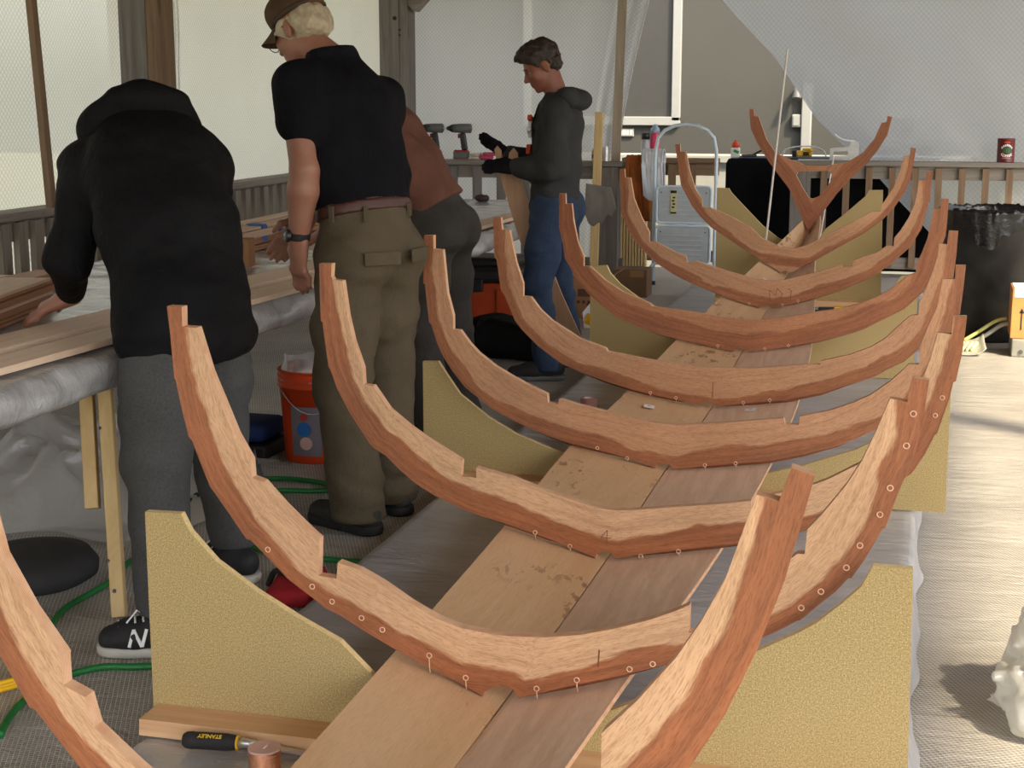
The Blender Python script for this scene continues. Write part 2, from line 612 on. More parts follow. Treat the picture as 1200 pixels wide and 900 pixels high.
M['strip2'] = veneer('ply_strip_brown', srgb(150, 104, 72), srgb(186, 138, 102), 'Y', 1.0, False, 0.0)
M['board'] = veneer('long_board', srgb(220, 190, 162), srgb(240, 216, 192), 'Y', 1.0, False, 0.0)
M['floor'] = deck_plastic('deck_sheeting')
M['film'] = grey_film('staging_sheet')
t_ = NT('table_sheeting')
t_.col(t_.ramp(t_.noise(t_.coord('Object', (3, 1.5, 3)), 3, 5, 0.6, 0.6), [(0.3, (0.36, 0.36, 0.36)), (0.7, (0.56, 0.56, 0.57))]))
t_.set(Roughness=0.2, Specular_IOR_Level=0.75, Coat_Weight=0.4, Coat_Roughness=0.12)
t_.bump(t_.noise(t_.coord('Object', (5, 9, 5), (0, 0, 0.4)), 2.2, 6, 0.62, 1.2), 0.55, 0.016)
M['table_film'] = t_.m
M['poly_side'] = poly_sheet('wall_sheeting', 'YZ', 34, (0.88, 0.865, 0.78), 0.12, 0.55)
M['poly_back'] = poly_sheet('back_sheeting', 'XZ', 34, (0.88, 0.90, 0.93), 0.12, 0.62)
M['poly_right'] = poly_sheet('right_sheeting', 'XZ', 26, (0.72, 0.75, 0.80), 0.10, 0.68)
M['clear'] = film('clear_polythene', (0.86, 0.87, 0.88), 0.40, 0.4, 0.12)
M['milky'] = film('milky_polythene', (0.86, 0.86, 0.82), 0.12, 0.45, 0.2)
M['black_plastic'] = plain('black_plastic', (0.012, 0.012, 0.013), 0.42, 0.3, 20)
M['black_rubber'] = plain('black_rubber', (0.014, 0.014, 0.014), 0.75, 0.3, 30)
M['grey_plastic'] = plain('grey_plastic', (0.10, 0.10, 0.10), 0.5, 0.2, 20)
M['white_plastic'] = plain('white_plastic', (0.75, 0.76, 0.76), 0.4, 0.05)
M['white_paper'] = plain('white_paper', (0.82, 0.82, 0.84), 0.8, 0.04)
M['steel'] = plain('brushed_steel', (0.62, 0.62, 0.62), 0.3, 0.1, 40, metal=0.75)
M['copper'] = plain('copper_wire', (0.72, 0.34, 0.20), 0.3, 0.15, 60, metal=1.0)
M['pink_plastic'] = plain('pink_flange', srgb(216, 178, 170), 0.5, 0.06)
M['orange'] = plain('orange_pail', srgb(212, 70, 24), 0.4, 0.08)
M['orange_dark'] = plain('orange_tote', srgb(176, 66, 26), 0.5, 0.1)
M['red'] = plain('red_fabric', srgb(150, 14, 24), 0.8, 0.15, 40)
M['blue'] = plain('blue_plastic', srgb(22, 96, 170), 0.45, 0.1)
M['blue_dark'] = plain('blue_fabric', srgb(18, 44, 96), 0.8, 0.15)
M['blue_tape'] = plain('blue_clamp', srgb(52, 96, 168), 0.55, 0.12)
M['green_hose'] = plain('green_cord', srgb(26, 118, 54), 0.45, 0.12)
M['yellow_cord'] = plain('yellow_cord', srgb(232, 180, 20), 0.5, 0.08)
M['yellow'] = plain('yellow_plastic', srgb(226, 176, 30), 0.45, 0.08)
M['cardboard'] = plain('cardboard', srgb(150, 112, 78), 0.85, 0.08, 8)
M['cardboard_orange'] = plain('cardboard_warm', srgb(206, 146, 84), 0.85, 0.08, 8)
M['ladder'] = plain('pale_blue_enamel', srgb(206, 222, 236), 0.4, 0.06)
M['ladder_step'] = plain('grey_step_panel', srgb(186, 194, 200), 0.5, 0.08)
M['wire'] = plain('pale_copper_tie', srgb(232, 190, 158), 0.35, 0.1, 60)
FRAME_Y = [1.92, 2.957, 3.99, 5.03, 6.07, 7.11, 8.15, 9.2, 10.2]
FRAME_XZ = {
 0: [(-1.4, 1.06), (-1.396, 1.003), (-1.393, 0.932), (-1.391, 0.904), (-1.389, 0.899), (-1.381, 0.843), (-1.369, 0.776), (-1.362, 0.767), (-1.35, 0.724), (-1.332, 0.668), (-1.324, 0.655), (-1.295, 0.606), (-1.266, 0.555), (-1.258, 0.554), (-1.218, 0.506), (-1.19, 0.472), (-1.155, 0.443), (-1.122, 0.414), (-1.094, 0.4), (-1.047, 0.368), (-1.001, 0.339), (-0.939, 0.306), (-0.885, 0.277), (-0.839, 0.25), (-0.837, 0.26), (-0.826, 0.271), (-0.812, 0.277), (-0.798, 0.277), (-0.786, 0.271), (-0.777, 0.255), (-0.7, 0.288), (-0.613, 0.323), (-0.538, 0.355), (-0.42, 0.425), (-0.34, 0.492), (-0.267, 0.578), (-0.221, 0.66), (-0.183, 0.751), (-0.15, 0.85), (-0.128, 0.942), (-0.117, 0.99), (-0.147, 0.999), (-0.161, 0.954), (-0.19, 0.961), (-0.226, 0.846), (-0.256, 0.785), (-0.288, 0.732), (-0.34, 0.665), (-0.388, 0.613), (-0.388, 0.555), (-0.441, 0.505), (-0.442, 0.454), (-0.483, 0.435), (-0.492, 0.434), (-0.491, 0.492), (-0.514, 0.477), (-0.558, 0.452), (-0.614, 0.427), (-0.671, 0.407), (-0.73, 0.395), (-0.789, 0.39), (-0.818, 0.39), (-0.878, 0.398), (-0.923, 0.415), (-0.969, 0.444), (-1.0, 0.415), (-1.092, 0.479), (-1.159, 0.535), (-1.171, 0.582), (-1.207, 0.597), (-1.207, 0.644), (-1.255, 0.71), (-1.3, 0.79), (-1.325, 0.9), (-1.346, 1.016), (-1.373, 1.017), (-1.372, 1.06)],
 1: [(-1.555, 1.015), (-1.55, 0.958), (-1.546, 0.887), (-1.544, 0.859), (-1.541, 0.854), (-1.531, 0.798), (-1.516, 0.731), (-1.508, 0.722), (-1.492, 0.679), (-1.47, 0.623), (-1.46, 0.61), (-1.424, 0.561), (-1.388, 0.51), (-1.378, 0.509), (-1.327, 0.461), (-1.292, 0.427), (-1.249, 0.398), (-1.207, 0.369), (-1.172, 0.355), (-1.114, 0.323), (-1.056, 0.294), (-0.979, 0.261), (-0.911, 0.232), (-0.854, 0.205), (-0.851, 0.215), (-0.837, 0.226), (-0.82, 0.232), (-0.802, 0.232), (-0.787, 0.226), (-0.776, 0.21), (-0.68, 0.243), (-0.571, 0.278), (-0.478, 0.31), (-0.379, 0.344), (-0.311, 0.37), (-0.244, 0.407), (-0.206, 0.432), (-0.198, 0.435), (-0.169, 0.464), (-0.13, 0.502), (-0.109, 0.529), (-0.102, 0.531), (-0.079, 0.57), (-0.048, 0.634), (-0.043, 0.636), (-0.025, 0.697), (-0.014, 0.73), (-0.006, 0.752), (0.003, 0.776), (0.012, 0.814), (0.019, 0.864), (0.025, 0.93), (-0.005, 0.934), (-0.011, 0.905), (-0.013, 0.887), (-0.045, 0.892), (-0.052, 0.873), (-0.066, 0.833), (-0.092, 0.767), (-0.119, 0.718), (-0.138, 0.691), (-0.163, 0.656), (-0.191, 0.622), (-0.194, 0.572), (-0.209, 0.571), (-0.256, 0.527), (-0.314, 0.481), (-0.356, 0.46), (-0.358, 0.409), (-0.409, 0.39), (-0.42, 0.389), (-0.419, 0.447), (-0.447, 0.432), (-0.502, 0.407), (-0.573, 0.382), (-0.644, 0.362), (-0.717, 0.35), (-0.791, 0.345), (-0.828, 0.345), (-0.903, 0.353), (-0.959, 0.37), (-1.016, 0.399), (-1.073, 0.434), (-1.13, 0.462), (-1.177, 0.475), (-1.181, 0.438), (-1.223, 0.441), (-1.219, 0.523), (-1.245, 0.544), (-1.299, 0.593), (-1.345, 0.641), (-1.371, 0.649), (-1.373, 0.688), (-1.405, 0.743), (-1.434, 0.814), (-1.46, 0.876), (-1.488, 0.971), (-1.521, 0.972), (-1.52, 1.015)],
 2: [(-1.624, 0.993), (-1.624, 0.942), (-1.624, 0.906), (-1.623, 0.832), (-1.618, 0.827), (-1.612, 0.774), (-1.603, 0.701), (-1.598, 0.694), (-1.579, 0.641), (-1.542, 0.571), (-1.487, 0.49), (-1.472, 0.474), (-1.436, 0.454), (-1.391, 0.412), (-1.351, 0.38), (-1.296, 0.349), (-1.24, 0.326), (-1.191, 0.307), (-1.116, 0.288), (-1.067, 0.276), (-0.969, 0.249), (-0.896, 0.226), (-0.828, 0.202), (-0.826, 0.212), (-0.816, 0.22), (-0.804, 0.224), (-0.79, 0.222), (-0.78, 0.215), (-0.771, 0.206), (-0.681, 0.226), (-0.588, 0.245), (-0.496, 0.262), (-0.441, 0.273), (-0.36, 0.294), (-0.275, 0.319), (-0.227, 0.337), (-0.14, 0.378), (-0.056, 0.435), (-0.011, 0.486), (-0.001, 0.493), (0.009, 0.507), (0.033, 0.55), (0.054, 0.6), (0.06, 0.605), (0.086, 0.698), (0.093, 0.74), (0.099, 0.743), (0.11, 0.813), (0.116, 0.883), (0.117, 0.91), (0.084, 0.908), (0.082, 0.863), (0.049, 0.866), (0.033, 0.795), (0.015, 0.736), (-0.007, 0.677), (-0.042, 0.608), (-0.083, 0.556), (-0.133, 0.512), (-0.21, 0.466), (-0.247, 0.449), (-0.323, 0.423), (-0.359, 0.414), (-0.358, 0.376), (-0.407, 0.368), (-0.408, 0.394), (-0.498, 0.378), (-0.637, 0.359), (-0.73, 0.345), (-0.777, 0.341), (-0.825, 0.345), (-0.897, 0.362), (-0.969, 0.381), (-1.067, 0.414), (-1.17, 0.436), (-1.17, 0.407), (-1.215, 0.409), (-1.212, 0.453), (-1.264, 0.482), (-1.314, 0.51), (-1.364, 0.542), (-1.424, 0.588), (-1.471, 0.653), (-1.499, 0.655), (-1.501, 0.703), (-1.527, 0.777), (-1.543, 0.849), (-1.556, 0.947), (-1.584, 0.949), (-1.589, 0.958), (-1.586, 0.994)],
 3: [(-1.658, 0.977), (-1.663, 0.811), (-1.657, 0.809), (-1.651, 0.749), (-1.643, 0.675), (-1.636, 0.669), (-1.615, 0.604), (-1.591, 0.554), (-1.56, 0.507), (-1.514, 0.452), (-1.468, 0.418), (-1.412, 0.378), (-1.345, 0.346), (-1.284, 0.319), (-1.223, 0.298), (-1.144, 0.276), (-1.042, 0.258), (-0.923, 0.232), (-0.84, 0.205), (-0.837, 0.214), (-0.826, 0.22), (-0.811, 0.224), (-0.794, 0.222), (-0.776, 0.206), (-0.632, 0.23), (-0.462, 0.255), (-0.351, 0.283), (-0.241, 0.318), (-0.177, 0.348), (-0.115, 0.383), (-0.068, 0.414), (-0.017, 0.462), (0.046, 0.541), (0.082, 0.612), (0.106, 0.704), (0.126, 0.771), (0.132, 0.85), (0.136, 0.926), (0.105, 0.925), (0.105, 0.882), (0.068, 0.881), (0.055, 0.79), (0.031, 0.729), (0.006, 0.656), (0.008, 0.603), (-0.023, 0.602), (-0.036, 0.587), (-0.079, 0.543), (-0.139, 0.495), (-0.192, 0.467), (-0.273, 0.434), (-0.363, 0.412), (-0.365, 0.383), (-0.41, 0.383), (-0.416, 0.403), (-0.579, 0.38), (-0.75, 0.361), (-0.82, 0.36), (-0.925, 0.375), (-1.044, 0.398), (-1.103, 0.41), (-1.178, 0.427), (-1.181, 0.409), (-1.217, 0.413), (-1.22, 0.442), (-1.284, 0.469), (-1.345, 0.499), (-1.406, 0.532), (-1.467, 0.577), (-1.498, 0.609), (-1.531, 0.652), (-1.556, 0.654), (-1.556, 0.702), (-1.577, 0.781), (-1.591, 0.929), (-1.624, 0.931), (-1.624, 0.978)],
 4: [(-1.702, 0.955), (-1.699, 0.798), (-1.688, 0.781), (-1.67, 0.651), (-1.659, 0.644), (-1.619, 0.553), (-1.612, 0.535), (-1.579, 0.494), (-1.543, 0.46), (-1.513, 0.432), (-1.448, 0.385), (-1.412, 0.362), (-1.325, 0.327), (-1.225, 0.296), (-1.118, 0.269), (-1.047, 0.255), (-0.942, 0.236), (-0.831, 0.217), (-0.827, 0.224), (-0.814, 0.232), (-0.8, 0.236), (-0.783, 0.23), (-0.769, 0.217), (-0.632, 0.238), (-0.498, 0.256), (-0.365, 0.29), (-0.235, 0.338), (-0.171, 0.361), (-0.145, 0.373), (-0.108, 0.398), (-0.045, 0.432), (0.004, 0.481), (0.04, 0.532), (0.074, 0.61), (0.101, 0.7), (0.12, 0.757), (0.127, 0.848), (0.129, 0.942), (0.095, 0.942), (0.091, 0.89), (0.063, 0.895), (0.059, 0.846), (0.043, 0.784), (0.021, 0.717), (0.0, 0.667), (-0.002, 0.617), (-0.031, 0.613), (-0.074, 0.571), (-0.123, 0.519), (-0.176, 0.483), (-0.256, 0.449), (-0.364, 0.42), (-0.366, 0.407), (-0.409, 0.405), (-0.636, 0.377), (-0.807, 0.372), (-0.921, 0.381), (-1.039, 0.393), (-1.127, 0.407), (-1.219, 0.42), (-1.227, 0.434), (-1.334, 0.468), (-1.452, 0.538), (-1.503, 0.582), (-1.543, 0.634), (-1.576, 0.636), (-1.576, 0.689), (-1.605, 0.772), (-1.634, 0.905), (-1.666, 0.907), (-1.67, 0.956)],
 5: [(-1.671, 0.987), (-1.67, 0.826), (-1.649, 0.745), (-1.64, 0.68), (-1.615, 0.64), (-1.581, 0.58), (-1.531, 0.52), (-1.472, 0.473), (-1.389, 0.407), (-1.286, 0.37), (-1.183, 0.333), (-1.081, 0.313), (-0.947, 0.29), (-0.827, 0.267), (-0.823, 0.275), (-0.798, 0.288), (-0.776, 0.281), (-0.76, 0.27), (-0.591, 0.297), (-0.437, 0.332), (-0.285, 0.378), (-0.24, 0.395), (-0.181, 0.429), (-0.1, 0.475), (-0.064, 0.496), (0.015, 0.576), (0.048, 0.643), (0.067, 0.72), (0.088, 0.797), (0.098, 0.828), (0.102, 0.892), (0.104, 0.994), (0.071, 0.994), (0.07, 0.952), (0.041, 0.948), (0.035, 0.902), (0.021, 0.815), (-0.001, 0.749), (-0.021, 0.702), (-0.023, 0.66), (-0.052, 0.651), (-0.095, 0.611), (-0.131, 0.583), (-0.19, 0.546), (-0.279, 0.508), (-0.354, 0.485), (-0.434, 0.471), (-0.596, 0.437), (-0.697, 0.421), (-0.831, 0.42), (-0.991, 0.442), (-1.153, 0.46), (-1.218, 0.466), (-1.226, 0.478), (-1.267, 0.497), (-1.358, 0.53), (-1.44, 0.58), (-1.482, 0.616), (-1.52, 0.647), (-1.549, 0.646), (-1.549, 0.695), (-1.579, 0.763), (-1.6, 0.863), (-1.609, 0.94), (-1.638, 0.939), (-1.64, 0.987)],
 6: [(-1.585, 1.053), (-1.578, 0.931), (-1.571, 0.817), (-1.547, 0.758), (-1.499, 0.672), (-1.433, 0.605), (-1.372, 0.551), (-1.279, 0.494), (-1.186, 0.451), (-1.047, 0.401), (-0.956, 0.372), (-0.819, 0.331), (-0.806, 0.341), (-0.784, 0.348), (-0.752, 0.333), (-0.641, 0.36), (-0.54, 0.391), (-0.393, 0.441), (-0.265, 0.503), (-0.21, 0.54), (-0.148, 0.587), (-0.107, 0.628), (-0.058, 0.677), (-0.008, 0.77), (-0.001, 0.801), (0.022, 0.906), (0.028, 0.91), (0.028, 0.979), (0.035, 1.061), (0.001, 1.061), (0.002, 1.016), (-0.034, 1.015), (-0.038, 0.957), (-0.047, 0.892), (-0.074, 0.826), (-0.109, 0.764), (-0.141, 0.719), (-0.143, 0.675), (-0.174, 0.679), (-0.228, 0.642), (-0.343, 0.599), (-0.346, 0.568), (-0.398, 0.562), (-0.402, 0.575), (-0.471, 0.55), (-0.58, 0.516), (-0.69, 0.485), (-0.756, 0.479), (-0.823, 0.481), (-0.914, 0.501), (-1.051, 0.538), (-1.161, 0.571), (-1.211, 0.561), (-1.216, 0.597), (-1.281, 0.618), (-1.383, 0.67), (-1.416, 0.669), (-1.417, 0.72), (-1.46, 0.796), (-1.503, 0.896), (-1.523, 1.007), (-1.553, 1.008), (-1.557, 1.054)],
 7: [(-1.454, 1.15), (-1.442, 1.08), (-1.413, 0.908), (-1.344, 0.787), (-1.296, 0.727), (-1.228, 0.662), (-1.129, 0.599), (-1.021, 0.53), (-0.944, 0.486), (-0.805, 0.403), (-0.795, 0.409), (-0.775, 0.417), (-0.75, 0.4), (-0.647, 0.459), (-0.521, 0.533), (-0.335, 0.643), (-0.236, 0.72), (-0.167, 0.8), (-0.109, 0.894), (-0.082, 0.971), (-0.072, 1.051), (-0.062, 1.138), (-0.093, 1.143), (-0.095, 1.099), (-0.128, 1.094), (-0.144, 1.011), (-0.177, 0.913), (-0.24, 0.809), (-0.243, 0.774), (-0.296, 0.773), (-0.344, 0.742), (-0.401, 0.711), (-0.549, 0.628), (-0.651, 0.57), (-0.727, 0.545), (-0.815, 0.553), (-0.925, 0.604), (-0.989, 0.663), (-1.118, 0.731), (-1.236, 0.779), (-1.282, 0.781), (-1.286, 0.829), (-1.325, 0.884), (-1.363, 0.995), (-1.386, 1.106), (-1.42, 1.105), (-1.423, 1.15)],
 8: [(-1.13, 1.345), (-1.118, 1.224), (-1.068, 1.12), (-0.999, 1.016), (-0.936, 0.934), (-0.858, 0.836), (-0.808, 0.726), (-0.755, 0.627), (-0.734, 0.572), (-0.714, 0.567), (-0.694, 0.607), (-0.647, 0.669), (-0.554, 0.803), (-0.461, 0.914), (-0.371, 1.002), (-0.303, 1.092), (-0.249, 1.187), (-0.225, 1.299), (-0.254, 1.305), (-0.258, 1.267), (-0.289, 1.262), (-0.33, 1.159), (-0.398, 1.072), (-0.492, 1.011), (-0.633, 0.985), (-0.762, 0.986), (-0.79, 1.002), (-0.878, 1.032), (-0.951, 1.066), (-1.014, 1.154), (-1.068, 1.296), (-1.096, 1.301), (-1.103, 1.345)],
}
FRAME_NOUT = {1: 52, 2: 50, 3: 38, 4: 38, 5: 32, 6: 29, 7: 22, 8: 18, 0: 41}
HOLE8 = [(-0.802, 0.947), (-0.609, 0.955), (-0.583, 0.926), (-0.59, 0.89), (-0.662, 0.79), (-0.7, 0.773), (-0.727, 0.778), (-0.768, 0.838), (-0.814, 0.922)]
PLANK_ST = [(0.9, (-0.93, 0.37), (-0.8, 0.255), (-0.66, 0.345)), (1.92, (-1.0, 0.323), (-0.806, 0.2322), (-0.6, 0.299)), (2.957, (-1.062, 0.2726), (-0.813, 0.1892), (-0.552, 0.264)), (3.99, (-1.096, 0.2644), (-0.802, 0.1922), (-0.491, 0.2458)), (5.03, (-1.141, 0.2612), (-0.808, 0.1962), (-0.459, 0.2314)), (6.07, (-1.143, 0.2529), (-0.796, 0.1982), (-0.448, 0.2453)), (7.11, (-1.105, 0.3052), (-0.795, 0.2552), (-0.471, 0.3045)), (8.15, (-1.029, 0.3786), (-0.783, 0.3182), (-0.532, 0.3726)), (9.2, (-0.938, 0.461), (-0.775, 0.3752), (-0.608, 0.4643)), (10.2, (-0.766, 0.63), (-0.725, 0.5302), (-0.652, 0.637)), (10.36, (-0.742, 0.7), (-0.716, 0.615), (-0.69, 0.71))]
TIES = {1: [(-1.237, 0.416, 0), (-1.192, 0.386, 0), (-1.125, 0.355, 0), (-1.078, 0.333, 0), (-0.973, 0.285, 1), (-0.892, 0.243, 1), (-0.737, 0.235, 1), (-0.651, 0.263, 1), (-0.54, 0.298, 0), (-0.492, 0.314, 0), (-0.054, 0.663, 0), (-0.089, 0.598, 0), (-0.113, 0.551, 0), (-0.16, 0.498, 0), (-0.197, 0.461, 0), (-0.037, 0.717, 0), (-0.011, 0.802, 0), (-0.001, 0.865, 0), (-1.338, 0.491, 0)], 2: [(-1.0, 0.262, 1), (-0.901, 0.23, 1), (-0.702, 0.217, 1), (-0.599, 0.239, 1), (0.068, 0.699, 0), (0.053, 0.652, 0)], 3: [(-0.938, 0.234, 1), (-0.672, 0.227, 1), (-0.569, 0.24, 1), (-1.042, 0.264, 0)], 4: [(-1.04, 0.259, 1), (-0.935, 0.243, 1), (-0.663, 0.237, 1), (-0.558, 0.253, 1)], 5: [(-0.903, 0.292, 1), (-0.685, 0.285, 1), (-0.576, 0.306, 1)], 6: [(-0.699, 0.354, 1), (-0.619, 0.379, 1), (-0.874, 0.352, 1)]}
# B1 pts
# ------------------------------------------------------------------ boat frames
T_FRAME = 0.026

def poly_area(P):
    return 0.5 * sum(P[i][0] * P[(i + 1) % len(P)][1] - P[(i + 1) % len(P)][0] * P[i][1] for i in range(len(P)))

def seg_dist(p, a, b):
    ax, ay = a; bx, by = b
    dx, dy = bx - ax, by - ay
    L = dx * dx + dy * dy
    t = 0 if L == 0 else max(0, min(1, ((p[0] - ax) * dx + (p[1] - ay) * dy) / L))
    return math.hypot(p[0] - ax - t * dx, p[1] - ay - t * dy), t

def plate(name, P, Y, thick, mats, parent=None, nout=None, hole=None, chamfer=None, uoff=0.0, doff=0.0, step=0.022, origin=None):
    """upright sheet part: outline P in (x, z) at Y, thickness towards +Y; UV = (arc along the outer edge, distance from it)"""
    P = [tuple(p) for p in P]
    Q = [P[0]]
    for p in P[1:]:
        if math.hypot(p[0] - Q[-1][0], p[1] - Q[-1][1]) > 0.0012:
            Q.append(p)
    outer = P[:nout] if nout else P
    if chamfer:
        outer = [p for p in outer if not (abs(p[0] - chamfer[1]) < 0.034 and p[1] < min(q[1] for q in P) + 0.05)]
    arc = [0]
    for a, b in zip(outer[:-1], outer[1:]):
        arc.append(arc[-1] + math.hypot(b[0] - a[0], b[1] - a[1]))
    P = Q
    loops = [P] + ([hole] if hole else [])
    verts, edges = [], []
    for L in loops:
        s = len(verts)
        verts += L
        edges += [(s + i, s + (i + 1) % len(L)) for i in range(len(L))]
    nb = len(verts)
    def inside(p, L):
        c = False
        for i in range(len(L)):
            (x1, y1), (x2, y2) = L[i], L[i - 1]
            if (y1 > p[1]) != (y2 > p[1]) and p[0] < (x2 - x1) * (p[1] - y1) / (y2 - y1) + x1:
                c = not c
        return c
    xs = [p[0] for p in P]; zs = [p[1] for p in P]
    rnd = random.Random(5)
    x = min(xs)
    while x < max(xs):
        z = min(zs)
        while z < max(zs):
            p = (x + rnd.uniform(-.003, .003), z + rnd.uniform(-.003, .003))
            if inside(p, P) and not (hole and inside(p, hole)):
                if min(seg_dist(p, verts[a], verts[b])[0] for a, b in edges) > step * 0.4:
                    verts.append(p)
            z += step
        x += step
    vo, eo, fo, ov, oe, of = delaunay_2d_cdt([V(v) for v in verts], edges, [], 0, 1e-6)
    cen = lambda f: (sum(vo[i][0] for i in f) / 3, sum(vo[i][1] for i in f) / 3)
    tris = []
    for f in fo:
        c = cen(f)
        if inside(c, P) and not (hole and inside(c, hole)):
            tris.append(f)
    o3 = V(origin) if origin else V((0, 0, 0))
    def od(p):
        best = (9, 0)
        for k in range(len(outer) - 1):
            d, t = seg_dist(p, outer[k], outer[k + 1])
            if d < best[0]:
                best = (d, arc[k] + t * (arc[k + 1] - arc[k]))
        return best
    n = len(vo)
    sgn = 1 if poly_area(P) > 0 else -1
    back = [(v[0], v[1]) for v in vo]
    if chamfer:
        zmin = min(zs); xk = chamfer[1]
        fallz = chamfer[2]
        pos = {}
        for i, v in enumerate(vo):
            pos[(round(v[0], 5), round(v[1], 5))] = i
        no = len([p for p in Q if p in outer])
        for k in range(1, no - 1):
            a, p, b = Q[k - 1], Q[k], Q[k + 1]
            tx, tz = b[0] - a[0], b[1] - a[1]
            L = math.hypot(tx, tz)
            nx, nz = sgn * tz / L, -sgn * tx / L
            w = max(0, min(1, (zmin + fallz - p[1]) / (fallz * 0.6))) * max(0, min(1, (abs(p[0] - chamfer[1]) - 0.05) / 0.10))
            i = pos.get((round(p[0], 5), round(p[1], 5)))
            if i is not None and w > 0:
                back[i] = (p[0] + nx * chamfer[0] * w, p[1] + nz * chamfer[0] * w)
    bm = bmesh.new()
    uvl = bm.loops.layers.uv.new('UVMap')
    fv = [bm.verts.new(V((v[0], Y, v[1])) - o3) for v in vo]
    bv = [bm.verts.new(V((b[0], Y + thick, b[1])) - o3) for b in back]
    uv = [od((v[0], v[1])) for v in vo]
    uvs = {}
    for i in range(n):
        uvs[fv[i]] = (uv[i][1] + uoff, uv[i][0] + doff)
        uvs[bv[i]] = (uv[i][1] + uoff, uv[i][0] + doff)
    for f in tris:
        a, b, c = f
        p, q, r = vo[a], vo[b], vo[c]
        ar = (q[0] - p[0]) * (r[1] - p[1]) - (r[0] - p[0]) * (q[1] - p[1])
        if abs(ar) < 1e-10:
            continue
        if ar < 0:
            a, b, c = a, c, b
        bm.faces.new((fv[a], fv[b], fv[c]))
        bm.faces.new((bv[a], bv[c], bv[b]))
    cnt = {}
    for f in tris:
        for k in range(3):
            e = (f[k], f[(k + 1) % 3])
            cnt.setdefault(tuple(sorted(e)), []).append(e)
    for e, l in cnt.items():
        if len(l) == 1:
            a, b = l[0]
            try:
                fc = bm.faces.new((fv[a], bv[a], bv[b], fv[b]))
                fc.material_index = 1
                if chamfer and (back[a] != (vo[a][0], vo[a][1]) or back[b] != (vo[b][0], vo[b][1])):
                    fc.material_index = 2
            except ValueError:
                pass
    bmesh.ops.recalc_face_normals(bm, faces=bm.faces[:])
    for f in bm.faces:
        for l in f.loops:
            l[uvl].uv = uvs[l.vert]
    o = obj(name, bm, mats, parent)
    o.location = o3
    return o

def plank_at(Y, side, t, lift=0.0):
    st = PLANK_ST
    for a, b in zip(st[:-1], st[1:]):
        if a[0] <= Y <= b[0]:
            u = (Y - a[0]) / (b[0] - a[0])
            break
    S = V((a[2][0] * (1 - u) + b[2][0] * u, 0, a[2][1] * (1 - u) + b[2][1] * u))
    ea, eb = a[1 + side * 2], b[1 + side * 2]
    E_ = V((ea[0] * (1 - u) + eb[0] * u, 0, ea[1] * (1 - u) + eb[1] * u))
    d = (E_ - S).normalized()
    n = V((0, 1, 0)).cross(d)
    if n.z < 0:
        n = -n
    p = S.lerp(E_, t)
    p.y = Y
    return p + n * lift, d, n
def plank_z(x, Y):
    best = 9
    for side in (0, 1):
        a = plank_at(Y, side, 0.0)[0]; e = plank_at(Y, side, 1.0)[0]
        t = (x - a.x) / (e.x - a.x)
        if 0 <= t <= 1:
            best = a.z + (e.z - a.z) * t
    return best
FL = ['plywood boat frame nearest the viewer, only its arms in view at the picture bottom',
      'large half wetted plywood boat frame, second nearest, before the man in grey trousers',
      'plywood boat frame with pencilled numeral 4, before the man in the cap',
      'plywood boat frame standing right against the second particleboard cradle from the viewer',
      'plywood boat frame just beyond the two paper tags on the planks',
      'evenly red brown plywood boat frame before the boy in jeans',
      'plywood boat frame with scribbled brown marking, seventh from the viewer, before the step stool',
      'narrow V bottomed plywood boat frame standing just before the Y shaped bow frame',
      'Y shaped plywood bow frame with a triangular hole, farthest of the row']
FM = ['frame', 'frame', 'frame', 'frame_far', 'frame_far', 'frame_red', 'frame_far', 'frame_far', 'frame_red']
frames = []
for i in range(9):
    Y = FRAME_Y[i]
    xk = -0.78
    zk = min(p[1] for p in FRAME_XZ[i])
    ch = (0.014 if i < 5 else 0.007, sum(p[0] for p in FRAME_XZ[i] if p[1] < zk + 0.012) / len([p for p in FRAME_XZ[i] if p[1] < zk + 0.012]), 0.17) if i < 8 else None
    o = plate('boat_frame', FRAME_XZ[i], Y, T_FRAME, [M[FM[i]], M['edge'], M['edge_dark']], None, FRAME_NOUT[i],
              HOLE8 if i == 8 else None, ch, uoff=i * 7.3, doff=(-0.0, 0, 0, 0, 0, -0.02, 0, 0, -0.03)[i], origin=(xk, Y, zk))
    tag(o, FL[i], 'boat frame', 'boat frames along the keel')
    frames.append(o)
    for (x, z, tail) in TIES.get(i, []):
        bm = bmesh.new()
        ring = [V((x - xk + 0.0055 * math.cos(t), -0.0012, z - zk + 0.0055 * math.sin(t))) for t in [k * math.pi / 6 for k in range(12)]]
        tube(bm, ring, 0.0013, 6, closed=True)
        if tail:
            ze = max(z - 0.036, plank_z(x, Y - 0.006) + 0.0025)
            tube(bm, [V((x - xk, -0.002, z - zk - 0.004)), V((x - xk + 0.002, -0.006, (z * 0.45 + ze * 0.55) - zk)), V((x - xk + 0.003, -0.005, ze - zk))], 0.0012, 6)
        obj('wire_tie', bm, M['wire'], o, True)
